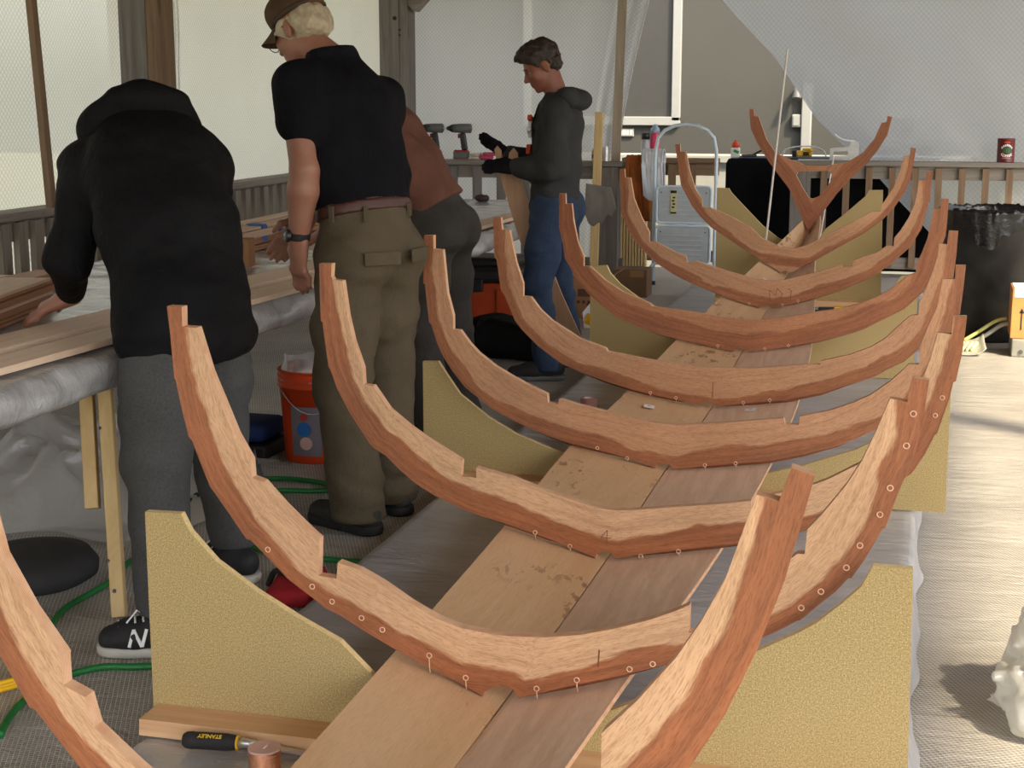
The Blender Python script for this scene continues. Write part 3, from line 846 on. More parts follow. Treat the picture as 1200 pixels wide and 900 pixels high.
# pencilled marks
pencil = plain('pencil_lead', srgb(120, 74, 50), 0.8, 0.1)
def pencil_line(parent, pts, i, r=0.0009):
    xk, zk = -0.78, parent.location.z
    bm = bmesh.new()
    for a, b in zip(pts[:-1], pts[1:]):
        bar(bm, (a[0] - xk, -0.0006, a[1] - zk), (b[0] - xk, -0.0006, b[1] - zk), r * 2, 0.0008, (0, 1, 0))
    return obj('pencil_mark', bm, pencil, parent)
pencil_line(frames[2], [(-0.798, 0.249), (-0.796, 0.284), (-0.814, 0.262), (-0.786, 0.262)], 2)
pencil_line(frames[1], [(-0.606, 0.296), (-0.604, 0.334)], 1, 0.0014)
pencil_line(frames[4], [(-0.787, 0.25), (-0.786, 0.315)], 4, 0.0014)
pencil_line(frames[6], [(-0.765, 0.365), (-0.77, 0.43), (-0.735, 0.40), (-0.73, 0.44), (-0.70, 0.41), (-0.715, 0.385)], 6, 0.0012)
pencil_line(frames[6], [(-0.66, 0.37), (-0.655, 0.43), (-0.675, 0.44)], 6, 0.0012)

# ------------------------------------------------------------------ bottom planks
def plank(name, side, mat, label):
    st = PLANK_ST
    pts_e = catmull([(s[1 + side * 2][0], s[0], s[1 + side * 2][1]) for s in st], 6)
    pts_s = catmull([(s[2][0], s[0], s[2][1]) for s in st], 6)
    gap = -0.002 if side == 0 else 0.002
    th = 0.010
    o3 = V((-0.8, 4.0, 0.1))
    bm = bmesh.new()
    NW = 6
    top, bot = [], []
    for e, s in zip(pts_e, pts_s):
        s = s + V((gap, 0, 0))
        d = (e - s).normalized()
        nrm = V((0, 1, 0)).cross(d)
        if nrm.z < 0:
            nrm = -nrm
        top.append([bm.verts.new(s.lerp(e, k / NW) - o3 - nrm * 0.0005) for k in range(NW + 1)])
        bot.append([bm.verts.new(s.lerp(e, k / NW) - o3 - nrm * th) for k in range(NW + 1)])
    n = len(top)
    for i in range(n - 1):
        for k in range(NW):
            bm.faces.new((top[i][k], top[i + 1][k], top[i + 1][k + 1], top[i][k + 1]))
            bm.faces.new((bot[i][k], bot[i][k + 1], bot[i + 1][k + 1], bot[i + 1][k]))
        for k, mi in ((0, 1), (NW, 1)):
            f = bm.faces.new((top[i][k], bot[i][k], bot[i + 1][k], top[i + 1][k]))
            f.material_index = mi
    for i in (0, n - 1):
        for k in range(NW):
            f = bm.faces.new((top[i][k], top[i][k + 1], bot[i][k + 1], bot[i][k]))
            f.material_index = 1
    bmesh.ops.recalc_face_normals(bm, faces=bm.faces[:])
    o = obj(name, bm, [mat, M['edge']])
    o.location = o3
    return tag(o, label, 'hull plank', 'bottom planks of the hull')
plankL = plank('hull_plank', 0, M['plankL'], 'long pale plywood bottom plank left of the keel seam, with brown resin smears')
plankR = plank('hull_plank', 1, M['plankR'], 'long figured plywood bottom plank right of the keel seam, greyer than its twin')

for Y, side, t, rz, lab in ((5.90, 0, 0.63, 0.1, 'small white paper tag on the left bottom plank before the fifth frame'),
                            (6.0, 1, 0.49, -0.05, 'small white paper tag on the right bottom plank before the fifth frame'),
                            (8.88, 0, 0.40, 0.7, 'small white paper tag far up the left plank behind the scribbled frame')):
    p, d, n = plank_at(Y, side, t, 0.004)
    bm = bmesh.new()
    box(bm, (0, 0, 0), (0.042, 0.050, 0.0008))
    if side == 1:
        d = -d
    y = n.cross(-d)
    o = obj('paper_tag', bm, M['white_paper'])
    x = -d if side == 0 else -d
    x = V((abs(d.x), 0, d.z * (1 if d.x > 0 else -1)))
    o.matrix_world = Matrix.Translation(p) @ Matrix((x, n.cross(x), n)).transposed().to_4x4() @ Matrix.Rotation(rz, 4, 'Z')
    tag(o, lab, 'tag', 'paper tags on the bottom planks')
    bm = bmesh.new()
    for k in range(3):
        box(bm, (-0.004 + 0.004 * k, 0.002 * k, 0.0006), (0.0016, 0.010, 0.0004), 0.5)
    obj('scribble', bm, pencil, o)

# ------------------------------------------------------------------ particleboard supports
PBZ = 0.102
B = {
 1: (2.887, [(-1.592, PBZ), (-1.591, .576), (-1.506, .578), (-1.487, .54), (-1.428, .478), (-1.337, .419), (-1.241, .367), (-1.149, .324), (-1.06, .240), (-.93, .190), (-.82, .150), (-.77, .150), (-.66, .20), (-.56, .235), (-.454, .288), (-.352, .341), (-.275, .388), (-.2, .431), (-.162, .457), (-.115, .501), (-.08, .538), (-.061, .58), (.013, .58), (.024, PBZ)]),
 3: (5.085, [(-1.686, PBZ), (-1.686, .526), (-1.629, .529), (-1.597, .481), (-1.55, .415), (-1.503, .38), (-1.446, .337), (-1.346, .283), (-1.177, .222), (-1.0, .185), (-.83, .155), (-.79, .155), (-.60, .190), (-.472, .198), (-.358, .230), (-.18, .298), (-.117, .334), (-.03, .42), (.03, .53), (.112, .532), (.116, PBZ)]),
 5: (7.50, [(-1.597, PBZ), (-1.599, .602), (-1.516, .609), (-1.498, .571), (-1.446, .517), (-1.358, .456), (-1.22, .385), (-1.1, .308), (-.95, .275), (-.82, .248), (-.78, .248), (-.62, .275), (-.48, .305), (-.35, .36), (-.23, .44), (-.13, .54), (-.09, .60), (-.01, .602), (-.008, PBZ)]),
 7: (10.02, [(-1.30, PBZ), (-1.304, .846), (-1.226, .842), (-1.209, .814), (-1.129, .733), (-1.004, .608), (-.902, .53), (-.80, .490), (-.76, .47), (-.70, .47), (-.66, .505), (-.625, .560), (-.605, .592), (-.49, .69), (-.362, .807), (-.342, .845), (-.257, .847), (-.238, PBZ)])}
BL = {1: 'tan particleboard cradle with a curved top, nearest the viewer, lumber cleat at its foot',
      3: 'tan particleboard cradle behind the fourth boat frame, second nearest, in front of the men',
      5: 'tan particleboard cradle third from the viewer, its left horn showing behind the red brown frame',
      7: 'tall tan particleboard cradle at the bow, farthest away, by the step stool and black cloth'}
for k, (Y, P, ) in B.items():
    cx = -0.78
    o = plate('particleboard_cradle', P, Y, 0.019, [M['particle'], M['particle_edge']], None, None, step=0.12, origin=(cx, Y, PBZ))
    tag(o, BL[k], 'cradle board', 'particleboard cradles under the hull')
    w = [p[0] for p in P]
    bm = bmesh.new()
    x0, x1 = min(w) + 0.012, max(w) - 0.012
    if k == 5:
        x0, x1 = -1.5, -0.3
    if k == 3:
        x0, x1 = -1.6, -0.3
    pts = [(x0 - cx, -0.001, 0.001), (x0 + 0.002 - cx, -0.001, 0.0385), (x1 - cx, -0.001, 0.0385), (x1 - cx, -0.001, 0.001)]
    prism(bm, pts, (0, -0.089, 0))
    bmesh.ops.recalc_face_normals(bm, faces=bm.faces[:])
    c = obj('base_cleat', bm, M['cleat'], o)
    c['label'] = 'orange brown lumber cleat screwed along the board foot'

# ------------------------------------------------------------------ staging under the hull
bm = bmesh.new()
for y in (1.0, 3.2, 5.4, 7.6, 9.8):
    box(bm, (-0.78, y, 0.046), (1.5, 0.038, 0.086))
for x in (-1.5, -0.78, -0.04):
    box(bm, (x, 5.6, 0.092), (0.09, 9.6, 0.006))
box(bm, (-0.78, 5.85, 0.0925), (1.56, 10.1, 0.006))
o = obj('staging_platform', bm, M['strip'])
tag(o, 'low lumber and plywood staging hidden under the grey plastic, carrying the whole hull', 'platform')
def st_fn(u, v):
    # across (u) then along (v); the sheet drops over both edges
    y = 0.75 + v * 10.2
    s = u * 1.86 - 0.93
    h = 0.7915
    r = 0.0
    if abs(s) <= h:
        x, z = s, 0.0975
        z += 0.0035 * abs(n1(s * 9, y * 5, 1)) if abs(s) < h - 0.02 else 0
        if abs(s) < h - 0.05 and n1(s * 2.2 + 8, y * 1.3, 4) > 0.35:
            z += 0.0
    else:
        d = abs(s) - h
        x = math.copysign(h + 0.006 + 0.25 * d * (1 + 0.8 * n1(y * 6, 3, 2)) * 0.6, s)
        z = max(0.004, 0.0975 - d * 0.75)
    return (x - 0.78, y, z)
o = sheet('plastic_sheet', st_fn, 64, 260, M['film'])
tag(o, 'dull grey plastic sheet covering the low staging beneath the hull', 'plastic sheet')
# ------------------------------------------------------------------ ground, deck, roof, building behind
bm = bmesh.new(); box(bm, (-1.0, 5.85, -0.06), (6.7, 13.9, 0.12))
struct(obj('floor', bm, M['floor']))
grass = plain('ground_outside', srgb(150, 150, 118), 0.9, 0.2, 1.5)
bm = bmesh.new(); box(bm, (0, 8, -0.75), (80, 80, 0.1))
struct(obj('ground', bm, grass))
bm = bmesh.new(); box(bm, (-1.35, 5.4, 2.78), (7.3, 14.8, 0.08))  # unseen roof slab, right edge placed so sun reaches only the right floor
struct(obj('ceiling', bm, M['brown_wood_X']))
wallm = plain('grey_building_wall', srgb(70, 69, 65), 0.8, 0.06, 1.2, bump=0.1, bscale=40)
WY = 16.0
bm = bmesh.new(); box(bm, (-1.0, WY + 0.1, 1.6), (16, 0.2, 4.8))
struct(obj('wall_back', bm, wallm))
# window: frame and pane on the building wall
wf = thing('window_1', (-2.55, WY, 1.5), 'white framed grey window on the grey building', 'window'); del wf['label']; del wf['category']
struct(wf)
wht = plain('white_trim', srgb(150, 150, 147), 0.6, 0.03)
x1 = -2.52; x0 = -4.1; zb = 1.15; zt = 3.2
bm = bmesh.new()
for (cx, cz, sx, sz) in ((x1, (zb + zt) / 2, 0.09, zt - zb), (x0, (zb + zt) / 2, 0.09, zt - zb), ((x0 + x1) / 2, zb, x1 - x0 + 0.09, 0.09), ((x0 + x1) / 2, zt, x1 - x0 + 0.09, 0.09)):
    box(bm, (cx + 2.55, -0.03, cz - 1.5), (sx, 0.06, sz), bev=0.008)
obj('window_frame', bm, wht, wf)
bm = bmesh.new(); box(bm, ((x0 + x1) / 2 + 2.55, -0.008, (zb + zt) / 2 - 1.5), (x1 - x0, 0.016, zt - zb))
obj('pane', bm, plain('grey_screened_glass', srgb(60, 59, 57), 0.6, 0.05), wf)
bm = bmesh.new(); box(bm, (-1.19, WY - 0.04, 0.78), (0.10, 0.08, 1.5), bev=0.01)
struct(obj('trim_1', bm, wht))
bm = bmesh.new(); box(bm, (-1.9, WY - 1.0, 0.82), (4.6, 0.5, 0.06)); box(bm, (-1.9, WY - 1.0, 0.05), (4.4, 0.4, 1.48))
struct(obj('pale_band', bm, plain('pale_slab', srgb(165, 165, 160), 0.7, 0.05)))  # pale slab standing where a pale band shows behind the railing
bm = bmesh.new(); box(bm, (-1.29, WY - 0.03, 1.16), (0.09, 0.06, 0.13), bev=0.01); box(bm, (-1.29, WY - 0.064, 1.16), (0.06, 0.01, 0.09))
tag(obj('outlet_cover', bm, wht), 'small white electrical box on the grey building beside the white corner trim', 'electrical box')
bm = bmesh.new(); box(bm, (-1.29, WY - 0.05, 1.46), (0.06, 0.10, 0.05), bev=0.01); cyl(bm, (-1.29, WY - 0.10, 1.46), (-1.29, WY - 0.13, 1.38), 0.035, 0.05)
tag(obj('wall_lamp', bm, M['grey_plastic']), 'small dark wall lamp on the grey building above the white trim', 'lamp')
bm = bmesh.new(); box(bm, (-3.06, WY - 0.0149, 1.03), (0.20, 0.03, 0.08), bev=0.006)
o = tag(obj('name_plate', bm, wht), 'small white plate with worn lettering below the window of the grey building', 'sign')
bm = bmesh.new()
for k, w in enumerate((0.03, 0.02, 0.035, 0.02, 0.028)):
    box(bm, (-3.13 + k * 0.036, WY - 0.0315, 1.03), (w, 0.004, 0.05))
obj('lettering', bm, plain('worn_letter', srgb(200, 198, 190), 0.8), o)

# ------------------------------------------------------------------ posts
def post(x, y, w, label, brace=None):
    t = thing('timber_post', (x, y, 0), label, 'post', 'timber posts')
    bm = bmesh.new()
    box(bm, (-w * 0.13, -0.001, 1.37), (w * 0.74, w, 2.74), bev=0.006)
    obj('post_timber', bm, M['gray_wood_Z'], t)
    bm = bmesh.new()
    box(bm, (w * 0.37 + 0.001, 0, 1.37), (w * 0.26, w * 0.98, 2.74), bev=0.005)
    obj('right_face', bm, M['brown_wood_Z'] if brace is None else M['gray_wood_Z'], t)  # first post: lit right side put into the colour as browner timber
    if brace:
        bm = bmesh.new(); bar(bm, (w / 2, 0, 2.12), (w / 2 + 0.62, 0, 2.73), 0.14, 0.14, bev=0.005)
        obj('knee_brace', bm, M['gray_wood_X'], t)
        for z in (2.02, 1.93, 1.89):
            bm = bmesh.new()
            cyl(bm, (0.02 + 0.04 * (z < 2), -w / 2 - 0.002, z), (0.02 + 0.04 * (z < 2), -w / 2 - 0.008, z), 0.016 if z > 2 else 0.008, seg=12)
            obj('bolt', bm, M['black_rubber'], t)
    return t
post(-3.87, 7.27, 0.205, 'thick timber post with a browner lit right face, behind the bent man in black jacket')
post(-4.105, 11.83, 0.225, 'grey timber corner post with a knee brace, behind the man in the cap', True)
bm = bmesh.new(); box(bm, (1.95, 1.85, 1.37), (0.15, 0.15, 2.74), bev=0.005)  # unseen posts added to throw shadow bands across the right floor
tag(obj('timber_post', bm, M['gray_wood_Z']), 'timber post added out of view at the right deck edge for its floor shadow', 'post', 'timber posts')
bm = bmesh.new(); box(bm, (1.95, 5.9, 1.37), (0.15, 0.15, 2.74), bev=0.005)
tag(obj('timber_post', bm, M['gray_wood_Z']), 'second timber post added out of view at the right deck edge for its floor shadow', 'post', 'timber posts')

# ------------------------------------------------------------------ railings
def railing(name, a, b, label, mats, spacing=0.135, bw=0.042, top=0.92, cap_w=0.14, newel=None, sub=0.10):
    """rail along a->b: cap, top rail, bottom rail, each baluster a part"""
    a, b = V(a), V(b)
    L = (b - a).length
    d = (b - a).normalized()
    s = V((-d.y, d.x, 0))
    t = thing(name, a, label, 'railing')
    R = Matrix((d, s, V((0, 0, 1)))).transposed().to_4x4()
    mr, mz = mats
    bm = bmesh.new(); box(bm, d * L / 2 + V((0, 0, top - 0.019)), (L, cap_w, 0.038), R, 0.004); obj('cap_rail', bm, mr, t)
    bm = bmesh.new(); box(bm, d * L / 2 + V((0, 0, top - 0.04 - sub / 2)), (L, 0.038, sub), R, 0.003); obj('top_rail', bm, mr, t)
    bm = bmesh.new(); box(bm, d * L / 2 + V((0, 0, 0.12)), (L, 0.038, 0.09), R, 0.003); obj('bottom_rail', bm, mr, t)
    n = int(L / spacing)
    for k in range(n):
        p = d * (spacing * (k + 0.5)) - s * 0.036
        bm = bmesh.new(); box(bm, p + V((0, 0, (top - 0.05 + 0.09) / 2)), (bw, 0.032, top - 0.05 - 0.09), R)
        obj('baluster', bm, mz, t)
    for q, w in (newel or []):
        bm = bmesh.new(); box(bm, d * q + V((0, 0, (top - 0.042) / 2)), (w, w, top - 0.042), R, 0.004); obj('newel_post', bm, M['gray_wood_Z'], t)
    return t
railing('deck_railing', (-4.07, 3.2, 0), (-4.07, 11.68, 0), 'weathered timber railing along the left side behind the work table', (M['gray_wood_Y'], M['gray_light_Z']), 0.137, 0.075)
railing('deck_railing', (-3.96, 11.9, 0), (-2.275, 11.9, 0), 'dark weathered railing behind the boy, drills and gloves lying on it', (M['gray_wood_X'], M['gray_wood_Z']), 0.2, 0.07, newel=[(1.575, 0.15)])
railing('deck_railing', (-2.42, 12.62, 0), (-1.63, 12.62, 0), 'short sunlit brown railing behind the folding step stool', (M['brown_wood_X'], M['brown_wood_Z']), 0.165, 0.06)
railing('deck_railing', (-1.04, 12.5, 0), (2.3, 12.5, 0), 'long timber railing at the back right with a coffee can on top', (M['gray_wood_X'], M['brown_wood_Z']), 0.175, 0.05, newel=[(0.08, 0.15)])
railing('deck_railing', (2.13, 0.2, 0), (2.13, 12.3, 0), 'timber railing along the right edge of the deck, outside the view', (M['gray_wood_Y'], M['brown_wood_Z']), 0.4, 0.05)

# ------------------------------------------------------------------ sheeting hung round the deck
def fold(x, y, a=0.03):
    return a * n1(x * 1.6, y * 0.5, 2) + a * 0.45 * n1(x * 5, y * 1.0, 7)
o = sheet('plastic_curtain', lambda u, v: (-4.30 + fold(u * 9, v * 2.7) * 1.2, 2.2 + u * 9.8, -0.5 + v * 3.2), 150, 30, M['poly_side'])
tag(o, 'bright translucent plastic curtain hung along the left side outside the railing', 'plastic curtain', 'plastic curtains round the deck')
bm = bmesh.new()
for y in (8.18, 8.22, 8.26):
    tube(bm, [(-4.20, y + 0.012 * math.sin(k), -0.4 + k * 0.11) for k in range(28)], 0.006, 6)
seam = obj('taped_seam', bm, M['white_plastic'], o)
bm = bmesh.new(); bar(bm, (-4.01, 6.52, 0.921), (-4.03, 6.41, 2.72), 0.032, 0.045)
tag(obj('batten', bm, M['brown_wood_Z']), 'thin leaning wood batten against the left plastic curtain', 'batten')
def back_edge(z):
    # right-hand edge of the drawn curtain, gathered towards the rail
    t = max(0, min(1, (z - 0.9) / 1.25))
    return -2.35 + 0.235 * (t ** 1.3) if z > 0.9 else -2.35 - 0.05 * (0.9 - z)
def back_fn(u, v):
    z = -0.1 + v * 2.82
    xr = back_edge(z)
    x = -4.22 + u * (xr + 4.22)
    g = max(0, (u - 0.86) / 0.14)
    return (x, 12.04 + fold(u * 3 + 5, z, 0.02) + 0.05 * g * math.sin(u * 150) + 0.0, z)
o = sheet('plastic_curtain', back_fn, 170, 34, M['poly_back'])
tag(o, 'translucent plastic curtain behind the boy, gathered at its right edge', 'plastic curtain', 'plastic curtains round the deck')
bm = bmesh.new(); bar(bm, (-2.355, 11.955, 0.921), (-2.30, 11.955, 2.72), 0.07, 0.02, (0, 1, 0))
tag(obj('batten', bm, M['batten']), 'weathered wood batten standing on the rail end, right of the boy', 'batten')
RE = [(2.75, -2.05), (2.14, -1.62), (1.72, -1.21), (1.24, -0.87), (1.04, -0.66), (0.93, -0.50), (0.60, -0.20), (0.36, 0.04), (-0.1, 0.45)]
def right_edge(z):
    for (z0, x0), (z1, x1) in zip(RE[:-1], RE[1:]):
        if z1 <= z <= z0:
            t = (z - z0) / (z1 - z0)
            return x0 + t * (x1 - x0)
    return RE[-1][1]
def right_fn(u, v):
    z = -0.1 + v * 2.84
    xl = right_edge(z)
    return (xl + u * (2.6 - xl), 12.72 + fold(u * 3 + 1, z * 1.2 + u * 2, 0.035), z)
o = sheet('plastic_curtain', right_fn, 110, 60, M['poly_right'])
tag(o, 'translucent plastic curtain at the back right, its left edge falling diagonally', 'plastic curtain', 'plastic curtains round the deck')
# ------------------------------------------------------------------ work table on the left
TZ = 0.742
t = thing('work_table', (-2.8, 6.0, 0), 'long work table wrapped in plastic along the left side, on pale stud legs', 'table')
bm = bmesh.new(); box(bm, (0.015, -0.26, 0.716), (1.12, 8.2, 0.03)); obj('tabletop', bm, M['studX'], t)
bm = bmesh.new(); box(bm, (0.515, -0.26, 0.68), (0.035, 8.1, 0.04)); obj('apron', bm, M['studX'], t)
bm = bmesh.new(); box(bm, (-0.52, -0.26, 0.668), (0.035, 8.1, 0.07)); obj('apron', bm, M['studX'], t)
def leg(x0, y0, x1, y1, doubled):
    l = bmesh.new(); bar(l, (x1 + 2.8, y1 - 6, 0.0), (x0 + 2.8, y0 - 6, 0.70), 0.065, 0.038, (1, 0.4, 0), 0.003)
    lo = obj('leg', l, M['stud'], t)
    if doubled:
        l = bmesh.new(); d = V((x0 - x1, y0 - y1, 0.70)); a = V((x1 + 2.8, y1 - 6, 0)) + d * 0.42 + V((-0.052, -0.02, 0)); b = V((x0 + 2.8, y0 - 6, 0.70)) + V((-0.048, -0.02, 0))
        bar(l, a, b, 0.06, 0.038, (1, 0.4, 0), 0.003); obj('cleat', l, M['stud'], lo)
        for z in (0.08, 0.16, 0.52):
            l = bmesh.new(); p = V((x1 + 2.8, y1 - 6, 0)) + d * (z / 0.7) + V((0.008 if z < 0.1 else -0.004, -0.034, 0)); sphere(l, p, 0.006, 8); obj('screw', l, M['grey_plastic'], lo)
leg(-2.27, 3.92, -2.15, 3.73, True)
for x, y in ((-2.28, 7.1), (-2.30, 9.5), (-3.3, 2.2), (-3.3, 6.8), (-3.3, 9.9), (-2.28, 1.9)):
    leg(x, y, x, y, False)
def tc_fn(u, v):
    y = 1.62 + v * 8.30
    L = 1.30
    s = u * (L + 0.165)
    if s < L:
        x = -3.42 + s * (1.235 / L)
        z = TZ + 0.006 + 0.004 * n1(x * 14, y * 5, 2) + 0.003 * n1(x * 3, y * 20, 5)
        return (x, y, z)
    d = s - L
    puff = 0.020 * math.sin(min(1, d / 0.15) * math.pi) + 0.012 * n1(y * 7, d * 9, 3) + 0.010 * n1(y * 19, d * 6, 9)
    if d < 0.14:
        return (-2.185 + puff + 0.012, y, TZ + 0.004 - d * 0.72)
    return (-2.185 + 0.012 - (d - 0.14) * 1.0 + 0.01 * n1(y * 9, 1, 2), y, TZ + 0.004 - 0.1008 + 0.006 * n1(y * 4, 2, 2))
o = sheet('table_cover', tc_fn, 60, 330, M['table_film'])
tag(o, 'wrinkled silvery clear plastic wrapped over the long work table and tucked under its edge', 'plastic sheet')

def lath(name, x, y, z, L, w, h, rz, mat, label, cat, group=None):
    bm = bmesh.new(); box(bm, (0, 0, h / 2), (w, L, h), bev=0.0012)
    o = obj(name, bm, mat); o.location = (x, y, z); o.rotation_euler = (0, 0, rz)
    return tag(o, label, cat, group)
ZT = TZ + 0.013
lath('long_board', -2.47, 4.15, ZT, 4.2, 0.155, 0.019, -0.058, M['board'], 'long pale board on the table under the bent man\'s hand, farther from the edge', 'board', 'long boards on the table')
lath('long_board', -2.285, 3.85, ZT, 3.6, 0.125, 0.019, -0.055, M['board'], 'long pale board lying along the very edge of the table beside the bent man', 'board', 'long boards on the table')
lath('long_board', -2.275, 7.60, ZT, 1.9, 0.12, 0.019, -0.02, M['board'], 'pale board along the table edge between the brown shirt man and the boy', 'board', 'long boards on the table')
# stack of ripped strips at the left
rz = 0.215
for k in range(9):
    j = random.uniform(-0.008, 0.008)
    L = 0.95 + random.uniform(-0.03, 0.03)
    lab = ['lowest', 'second', 'third', 'fourth', 'fifth', 'sixth', 'seventh', 'eighth', 'topmost'][k]
    lath('plywood_strip', -2.775 + j, 4.06 + random.uniform(-0.02, 0.02), ZT + k * 0.0112, L, 0.16, 0.0104, rz, M['strip'] if k in (8, 4) else M['strip2'],
         lab + ' thin strip from the table in the brown stack left of the bent man', 'plywood strip', 'stacked strips left of the bent man')
for k, (x, y, z, w, r) in enumerate(((-3.16, 4.25, 0, 0.16, 0.03), (-3.22, 4.35, 0.0112, 0.14, 0.05), (-3.12, 4.28, 0.0224, 0.10, 0.02), (-3.24, 4.1, 0.0224, 0.07, 0.06), (-3.18, 4.2, 0.0336, 0.12, 0.0))):
    lath('plywood_strip', x, y, ZT + z, 1.9, w, 0.0104, r, M['strip'] if k % 2 else M['strip2'],
         ['lowest', 'second', 'third and narrow', 'third and narrowest', 'topmost'][k] + ' strip of the loose pile by the left railing', 'plywood strip', 'loose strips by the left railing')
# clamped bundle farther along
for k in range(9):
    lath('plywood_strip', -3.045 + random.uniform(-0.012, 0.012), 7.5 + random.uniform(-0.04, 0.04), ZT + k * 0.0115, 2.5, 0.20 + random.uniform(-0.015, 0.01), 0.0104, 0.03, M['strip2'] if k < 5 else M['strip'],
         ['lowest', 'second', 'third', 'fourth', 'fifth', 'sixth', 'seventh', 'eighth', 'topmost'][k] + ' strip from the table in the bundle held by blue clamps', 'plywood strip', 'bundle of strips behind the bent man')
lath('plywood_strip', -3.10, 7.6, ZT + 0.1036, 2.2, 0.06, 0.008, 0.06, M['strip'], 'narrow offcut strip lying loose on top of the clamped bundle', 'plywood strip')
bm = bmesh.new(); box(bm, (0, 0, 0.058), (0.088, 0.088, 0.116), bev=0.003)
o = obj('timber_block', bm, lumber('block_timber', srgb(116, 78, 48), srgb(160, 116, 76), 'Z')); o.location = (-2.70, 5.80, ZT); o.rotation_euler = (0, 0, 0.15)
tag(o, 'stubby brown square timber block standing on the table at the end of the bundle', 'wood block')
for k, (x, y, z, lab) in enumerate(((-2.94, 6.52, ZT + 0.062, 'blue band clamp gripping the upper strips of the bundle'), (-2.925, 6.70, ZT + 0.028, 'blue band clamp gripping the lower strips of the bundle'))):
    bm = bmesh.new()
    bar(bm, (0.02, 0, -0.03), (0.02, 0, 0.04), 0.012, 0.055, (0, 1, 0), 0.003)
    bar(bm, (0.022, 0, 0.042), (-0.05, 0, 0.046), 0.055, 0.010, (0, 0, 1), 0.003)
    o = obj('band_clamp', bm, M['blue_tape']); o.location = (x, y, z); tag(o, lab, 'clamp', 'blue clamps on the bundle')
bm = bmesh.new(); sphere(bm, (0, 0, 0.022), (0.045, 0.03, 0.024), 12); sphere(bm, (0.03, 0.01, 0.02), (0.025, 0.025, 0.022), 10)
o = obj('putty_lump', bm, plain('dark_putty', srgb(52, 34, 40), 0.6)); o.location = (-2.81, 9.72, ZT - 0.004); tag(o, 'small dark lump lying on the far part of the plastic covered table', 'lump')

# ------------------------------------------------------------------ floor clutter, left
def on(pts, z):
    return [(x, y, z) for x, y in pts]
# bucket
t = thing('bucket', (-2.335, 5.68, 0), 'orange plastic bucket with a clear bag liner behind the man in khaki trousers', 'bucket')
prof = [(0.0, 0.0), (0.128, 0.0), (0.131, 0.006), (0.148, 0.305)]
for z in (0.305, 0.325, 0.345):
    prof += [(0.157, z), (0.157, z + 0.006), (0.149, z + 0.008)]
prof += [(0.150, 0.365), (0.156, 0.367), (0.156, 0.373), (0.146, 0.373), (0.126, 0.02), (0.0, 0.015)]
bm = bmesh.new(); lathe(bm, prof, seg=48); obj('pail', bm, M['orange'], t, True)
bm = bmesh.new()
for th in (-1.9,):
    pts = []
    for k in range(13):
        a = -2.25 + k * 0.16
        pts.append((0.160 * math.cos(a), 0.160 * math.sin(a), 0.30 - 0.09 * math.sin(k / 12 * math.pi)))
tube(bm, pts, 0.0025, 6); obj('bail_handle', bm, M['steel'], t, True)
def lab_fn(u, v):
    a = -1.98 + u * 0.92
    r = 0.1335 + 0.0145 * (v * 0.22 + 0.04) / 0.30
    return ((r + 0.0016) * math.cos(a), (r + 0.0016) * math.sin(a), 0.035 + v * 0.20)
lab = sheet('label', lab_fn, 12, 4, plain('grey_label', srgb(120, 112, 122), 0.6, 0.05), t)
bm = bmesh.new()
def lab_pt(u, v, e=0.003):
    p = V(lab_fn(u, v)); return p + V((p.x, p.y, 0)).normalized() * e
for (u, v, r, c) in ():
    pass
for nm, u, v, rx, rz_, mt in (('printed_patch', 0.45, 0.55, 0.030, 0.030, M['blue']), ('printed_patch', 0.45, 0.80, 0.016, 0.016, plain('label_red', srgb(170, 50, 34), 0.6)), ('printed_patch', 0.5, 0.26, 0.026, 0.026, plain('label_pink', srgb(206, 170, 160), 0.6))):
    bm = bmesh.new(); p = lab_pt(u, v, 0.0008); d = V((p.x, p.y, 0)).normalized(); cyl(bm, p, p + d * 0.001, rx, seg=20); obj(nm, bm, mt, lab)
def liner(u, v):
    a = u * 2 * math.pi
    r = 0.146 + 0.012 * n1(math.cos(a) * 4, math.sin(a) * 4, v * 3) - 0.03 * v * v
    return (r * math.cos(a), r * math.sin(a), 0.33 + v * 0.088 + 0.02 * n1(math.cos(a) * 3 + 9, math.sin(a) * 3, 1) * v)
sheet('bag_liner', liner, 60, 8, M['clear'], t)
# floor items
bm = bmesh.new(); lathe(bm, [(0, 0.0), (0.15, 0.0), (0.165, 0.012), (0.165, 0.028), (0.15, 0.034), (0.03, 0.040), (0, 0.040)], seg=40)
o = obj('charcoal_disc', bm, plain('charcoal_lid', srgb(66, 66, 70), 0.5), smooth=True); o.location = (-2.70, 6.06, 0.002); o.rotation_euler = (0.0, 0.0, 0)
tag(o, 'charcoal round lid lying on the floor left of the orange bucket', 'lid')
t = thing('storage_tray', (-2.64, 5.70, 0), 'low black tray holding folded blue cloth, on the floor against the orange bucket', 'tray')
bm = bmesh.new(); box(bm, (0, 0, 0.03), (0.26, 0.30, 0.06), bev=0.012); obj('tray', bm, M['black_plastic'], t)
bm = bmesh.new(); box(bm, (0, 0.01, 0.10), (0.22, 0.26, 0.075), bev=0.03); obj('folded_cloth', bm, M['blue_dark'], t, True)
t = thing('bar_clamp', (-2.13, 5.44, 0), 'bright blue plastic clamp bar lying on the floor before the orange bucket', 'clamp')
bm = bmesh.new(); box(bm, (0, 0, 0.02), (0.05, 0.26, 0.035), 0.5, 0.006); obj('bar', bm, M['blue'], t)
bm = bmesh.new(); box(bm, (0.04, -0.10, 0.022), (0.13, 0.04, 0.042), 0.5, 0.008); obj('jaw', bm, M['blue'], t)
bm = bmesh.new(); box(bm, (-0.03, 0.05, 0.036), (0.02, 0.10, 0.012), 0.5, 0.004); obj('trigger', bm, M['black_plastic'], t)

